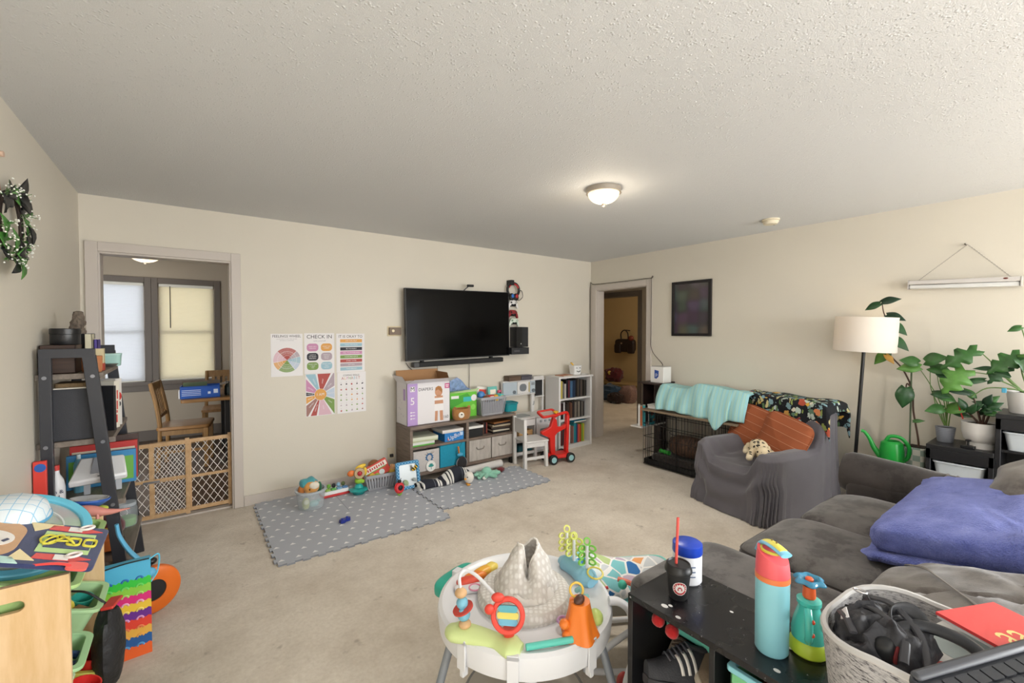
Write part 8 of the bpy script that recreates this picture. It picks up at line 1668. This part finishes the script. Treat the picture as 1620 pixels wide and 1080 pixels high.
m=MB(AW_); m.tube(bent([(-.224,-.203,Z0+.145),(-.232,-.16,Z0+.165),(-.215,-.13,Z0+.17),(-.17,-.15,Z0+.16),(-.09,-.215,Z0+.115)],6),.006,8); obj('white_arch',m,gb)
RD=K('e0483a',.35); rg=MB(RD); rg.at((-.062,-.262,Z0+.095),(R(72),0,R(-6))); rg.ring(circ(.056,36),circ(.04,36),-.009,.009); rg=obj('red_ring',rg,gb,bevel=.004)
m=MB(RD); m.cyl((-.058,-.262,Z0+.02),(-.06,-.262,Z0+.05),.016,.022,n=16); obj('ring_foot',m,gb); m=MB(RD); m.ell((-.122,-.262,Z0+.115),(.017,.012,.017),12,8); obj('side_ear',m,rg); m=MB(RD); m.ell((-.095,-.255,Z0+.15),(.022,.012,.016),12,8); obj('top_ear',m,rg)
for i,c in enumerate(('5aa9b8','e2d36a','6fb7d6')):
    m=MB(K(c,.4)); m.at((-.062,-.262,Z0+.117-.022*i),(R(72),0,R(-6))); m.prism(rrect(.07-.008*abs(i-1),.02,.008,4),-.005,.005); obj('roller',m,rg)
# teal bar
m=MB(K('5cc4b4',.35)); m.cyl((-.005,-.296,Z0+.014),(.150,-.268,Z0+.02),.0105,n=16); obj('teal_bar',m,tray,bevel=.003)
# orange tree stump
OR=mk('ee7f2b',.4,name='orange_plastic'); m=MB(OR); m.grid(lambda u,v:((.05-.016*v+.006*math.cos(10*PI*u)*(1-v)+(.012*(1-v)**3))*math.cos(2*PI*u)+.178,(.05-.016*v+.006*math.cos(10*PI*u)*(1-v)+.012*(1-v)**3)*math.sin(2*PI*u)-.222,Z0+.005+.115*v),50,12,None,True); m.add([(.178+(.034)*math.cos(2*PI*k/50),-.222+.034*math.sin(2*PI*k/50),Z0+.12) for k in range(50)],[tuple(range(50))]); st_=obj('orange_stump',m,tray)
m=MB(OR); m.ell((.125,-.245,Z0+.055),(.018,.018,.016),14,8); obj('stump_knot',m,st_); m=MB(OR); m.ell((.135,-.25,Z0+.022),(.02,.018,.016),14,8); obj('stump_root',m,st_)
m=MB(K('55362a',.4)); m.ell((.175,-.232,Z0+.128),(.021,.016,.014),14,10,rot=(0,R(-25),R(30))); obj('brown_acorn',m,st_); m=MB(K('e6c04a',.4)); m.torus((.17,-.205,Z0+.145),.022,.004,20,6,rot=(R(70),0,0)); obj('yellow_loop',m,st_)
m=MB(K('c3d87a',.4)); m.ell((.245,-.155,Z0+.018),(.026,.032,.026),16,10); obj('green_ball',m,tray); m=MB(K('b58ab5',.4)); m.torus((.13,-.175,Z0+.02),.02,.005,20,6); obj('lilac_ring',m,tray)
# blue cloud with three little trees
BC=mk('8cc3da',.4,name='pale_blue_plastic'); m=MB(BC); capsule(m,[(.165,.235),(.19,.21),(.225,.15),(.255,.09),(.275,.06)],[.02,.042,.038,.048,.03],Z0+.018,.75,None); bc=obj('blue_cloud',m,tray)
for i,(x,y,c,h) in enumerate(((.19,.215,'dfe07a',.105),(.215,.172,'d6dd70',.095),(.258,.10,'7cc24e',.105))):
    m=MB(AW_); m.cyl((x,y,Z0+.035),(x,y,Z0+.045+h),.0065,n=10); tr_=obj('tree_trunk',m,bc)
    for k in range(3):
        for s in (-1,1):
            z=Z0+.065+h*.27*k; m=MB(K(c,.4)); m.at((x+s*.021,y,z+.012),(R(75),0,R(s*-34))); m.ring(circ(.018,18,sy=.72),circ(.0115,18,sy=.6),-.004,.004); obj('leaf_loop',m,tr_)
    m=MB(K(c,.4)); m.at((x,y,Z0+.058+h),(R(75),0,0)); m.ring(circ(.015,18,sy=1.1),circ(.009,18,sy=1.1),-.004,.004); obj('leaf_loop',m,tr_)
m=MB(K('d9c95a',.4)); m.torus((.285,.065,Z0+.052),.03,.004,26,6,rot=(R(15),0,0)); obj('yellow_hoop',m,bc); m=MB(mk('8fd0cc',.2,alpha=.8)); m.tube(bent([(.20,-.0,Z0+.02),(.215,-.04,Z0+.05),(.21,-.075,Z0+.03),(.225,-.10,Z0+.06)],5),.009,8); obj('aqua_spiral',m,tray)
m=MB(K('35b09a',.4)); sq(m,(-.285,.20,Z0-.055),(.05,.115,.035),.5,.6,30,14,rot=(0,0,R(-36))); obj('teal_side_tray',m,t)
# legs, hub, floor pad
for a in (-30,210,90):
    ca,sa=math.cos(R(a)),math.sin(R(a)); m=MB(AG); m.cyl((.30*ca,.30*sa,Z0-.06),(.41*ca,.41*sa,.05),.0145,n=14); l_=obj('leg',m,t)
    m=MB(AW_); sq(m,(.375*ca,.375*sa,.17),(.032,.032,.055),.4,.5,20,10,rot=(0,R(-13)*0,R(a))); j=obj('height_joint',m,l_); m=MB(K('d3e07a',.4)); X=Matrix.Rotation(R(a),4,'Z'); m.X=X; m.torus((.37,.034,.20),.013,.004,16,6,rot=(R(90),0,0)); obj('lime_button',m,j)
    m=MB(AW_); sq(m,(.415*ca,.415*sa,.026),(.05,.035,.026),.4,.5,24,10,rot=(0,0,R(a))); obj('foot',m,l_)
    m=MB(K('b9aa95',.6)); m.cyl((.36*ca,.36*sa,.16),(.21*ca,.21*sa,.055),.007,n=8); obj('strap',m,l_)
m=MB(mk('b9b0a4',.85,name='beige_pad')); m.lathe([(0,.05),(.22,.05),(.235,.056),(.23,.064),(0,.058)],56); pad=obj('bounce_pad',m,t); m=MB(mk('8d8a86',.7)); m.torus((0,0,.058),.236,.007,56,8); obj('pad_edge',m,pad)
m=MB(AW_); m.cyl((.02,-.1,.06),(.02,-.1,Z0-.03),.024,.02,n=18); pst=obj('bounce_post',m,t); m=MB(K('d3e07a',.4)); m.torus((.02,-.1,.11),.0245,.005,22,6); obj('lime_band',m,pst)
m=MB(AW_); m.cyl((0,0,.0),(0,0,.05),.10,n=32); obj('pad_foot',m,t)
# bouncer
def tri():
    f=NT('triangle_print'); co=f.co(); v=f.n('ShaderNodeTexVoronoi'); v.inputs['Scale'].default_value=13.5; v.inputs['Randomness'].default_value=1; f.l(co,v.inputs['Vector']); e=f.n('ShaderNodeTexVoronoi'); e.feature='DISTANCE_TO_EDGE'; e.inputs['Scale'].default_value=13.5; f.l(co,e.inputs['Vector']); sp=f.n('ShaderNodeSeparateColor'); f.l(v.outputs['Color'],sp.inputs[0])
    c=f.ramp(sp.outputs[0],[(0,rgb('c8ccd0')),(.2,rgb('7fc3c9')),(.34,rgb('b6c88a')),(.46,rgb('c3b0c4')),(.62,rgb('e3a066')),(.70,rgb('d6d0d2')),(.84,rgb('2f6fb0')),(.93,rgb('b9c9c4'))],'CONSTANT')
    f.l(f.mix(f.math('LESS_THAN',e.outputs['Distance'],.055),c,rgb('eceae8')),f.b.inputs['Base Color']); f.b.inputs['Roughness'].default_value=.85; return f.m
t=thing('baby_bouncer','baby bouncer with colourful triangle print seat between activity center and sofa','baby bouncer',(1.585,1.315,0),R(-30))
m=MB(tri()); sq(m,(.02,.0,.335),(.235,.125,.045),.7,.55,48,16,rot=(R(14),R(4),0),fn=lambda p:(0,0,.05*(abs(p.x)**2)*(1 if p.z>0 else .5)-.02+.03*(p.x<-.2)*abs(p.x))); s_=obj('seat_pad',m,t,smooth=80)
m=MB(K('7fcfc6',.6)); m.tube([Vector((.02+.238*sgn(math.cos(a),.55),.128*sgn(math.sin(a),.55)*math.cos(R(14)),.335+.128*sgn(math.sin(a),.55)*math.sin(R(14))+.035*math.cos(a)**2-.012)) for a in [2*PI*k/50 for k in range(50)]],.007,6,closed=True); obj('teal_piping',m,s_)
m=MB(mk('d5e0df',.5)); sq(m,(-.155,-.045,.385),(.06,.055,.035),.8,.8,24,12); obj('head_pillow',m,t)
m=MB(mk('a9a294',.85)); sq(m,(.02,.0,.245),(.20,.10,.05),.6,.6,32,12); obj('seat_underside',m,t)
for y in (-.15,.15):
    m=MB(AW_); m.tube(bent([(.22,y*.9,.31),(.06,y,.22),(-.10,y,.12),(-.20,y,.035),(.0,y*1.1,.018),(.22,y*1.1,.018),(.30,y,.03)],6),.013,10); obj('frame_rail',m,t)
m=MB(AW_); m.beam((.27,-.16,.02),(.27,.16,.02),.035,.03); obj('cross_bar',m,t,bevel=.006)
m=MB(K('e8806a',.5)); m.tube(bent([(-.04,-.11,.39),(-.01,-.135,.39),(.03,-.145,.375),(.05,-.14,.37)],5),.011,8); tb_=obj('coral_toy',m,t); m=MB(K('4cc0a8',.4)); m.ell((-.03,-.135,.38),(.02,.018,.02),14,8); obj('teal_ball',m,tb_); m=MB(K('c8383a',.5)); m.tube(bent([(-.22,-.05,.37),(-.16,-.11,.355),(-.09,-.125,.365)],5),.006,6); obj('red_cord',m,t)
t=thing('swing_frame','white curved plastic swing frame standing between activity center and black shelf','swing frame',(1.305,1.025,0))
m=MB(AW_); m.tube(bent([(-.06,.05,.47),(-.03,.03,.465),(.005,.01,.43),(.028,0,.35),(.012,-.012,.275),(-.025,-.01,.19),(-.05,0,.08),(-.03,.01,.02),(.06,.03,.016)],6),[.019]*60,14,flat=.75); obj('curved_leg',m,t); m=MB(AW_); m.tube(bent([(-.025,-.01,.19),(.02,.02,.12),(.07,.05,.05),(.10,.07,.016)],5),.016,10); obj('rear_leg',m,t); m=MB(K('3fae9c',.5)); m.ell((-.02,.05,.10),(.05,.02,.02),14,8); obj('teal_pad',m,t); m=MB(K('a33a34',.5)); m.ell((.03,.06,.12),(.03,.015,.03),12,8); obj('red_tag',m,t)
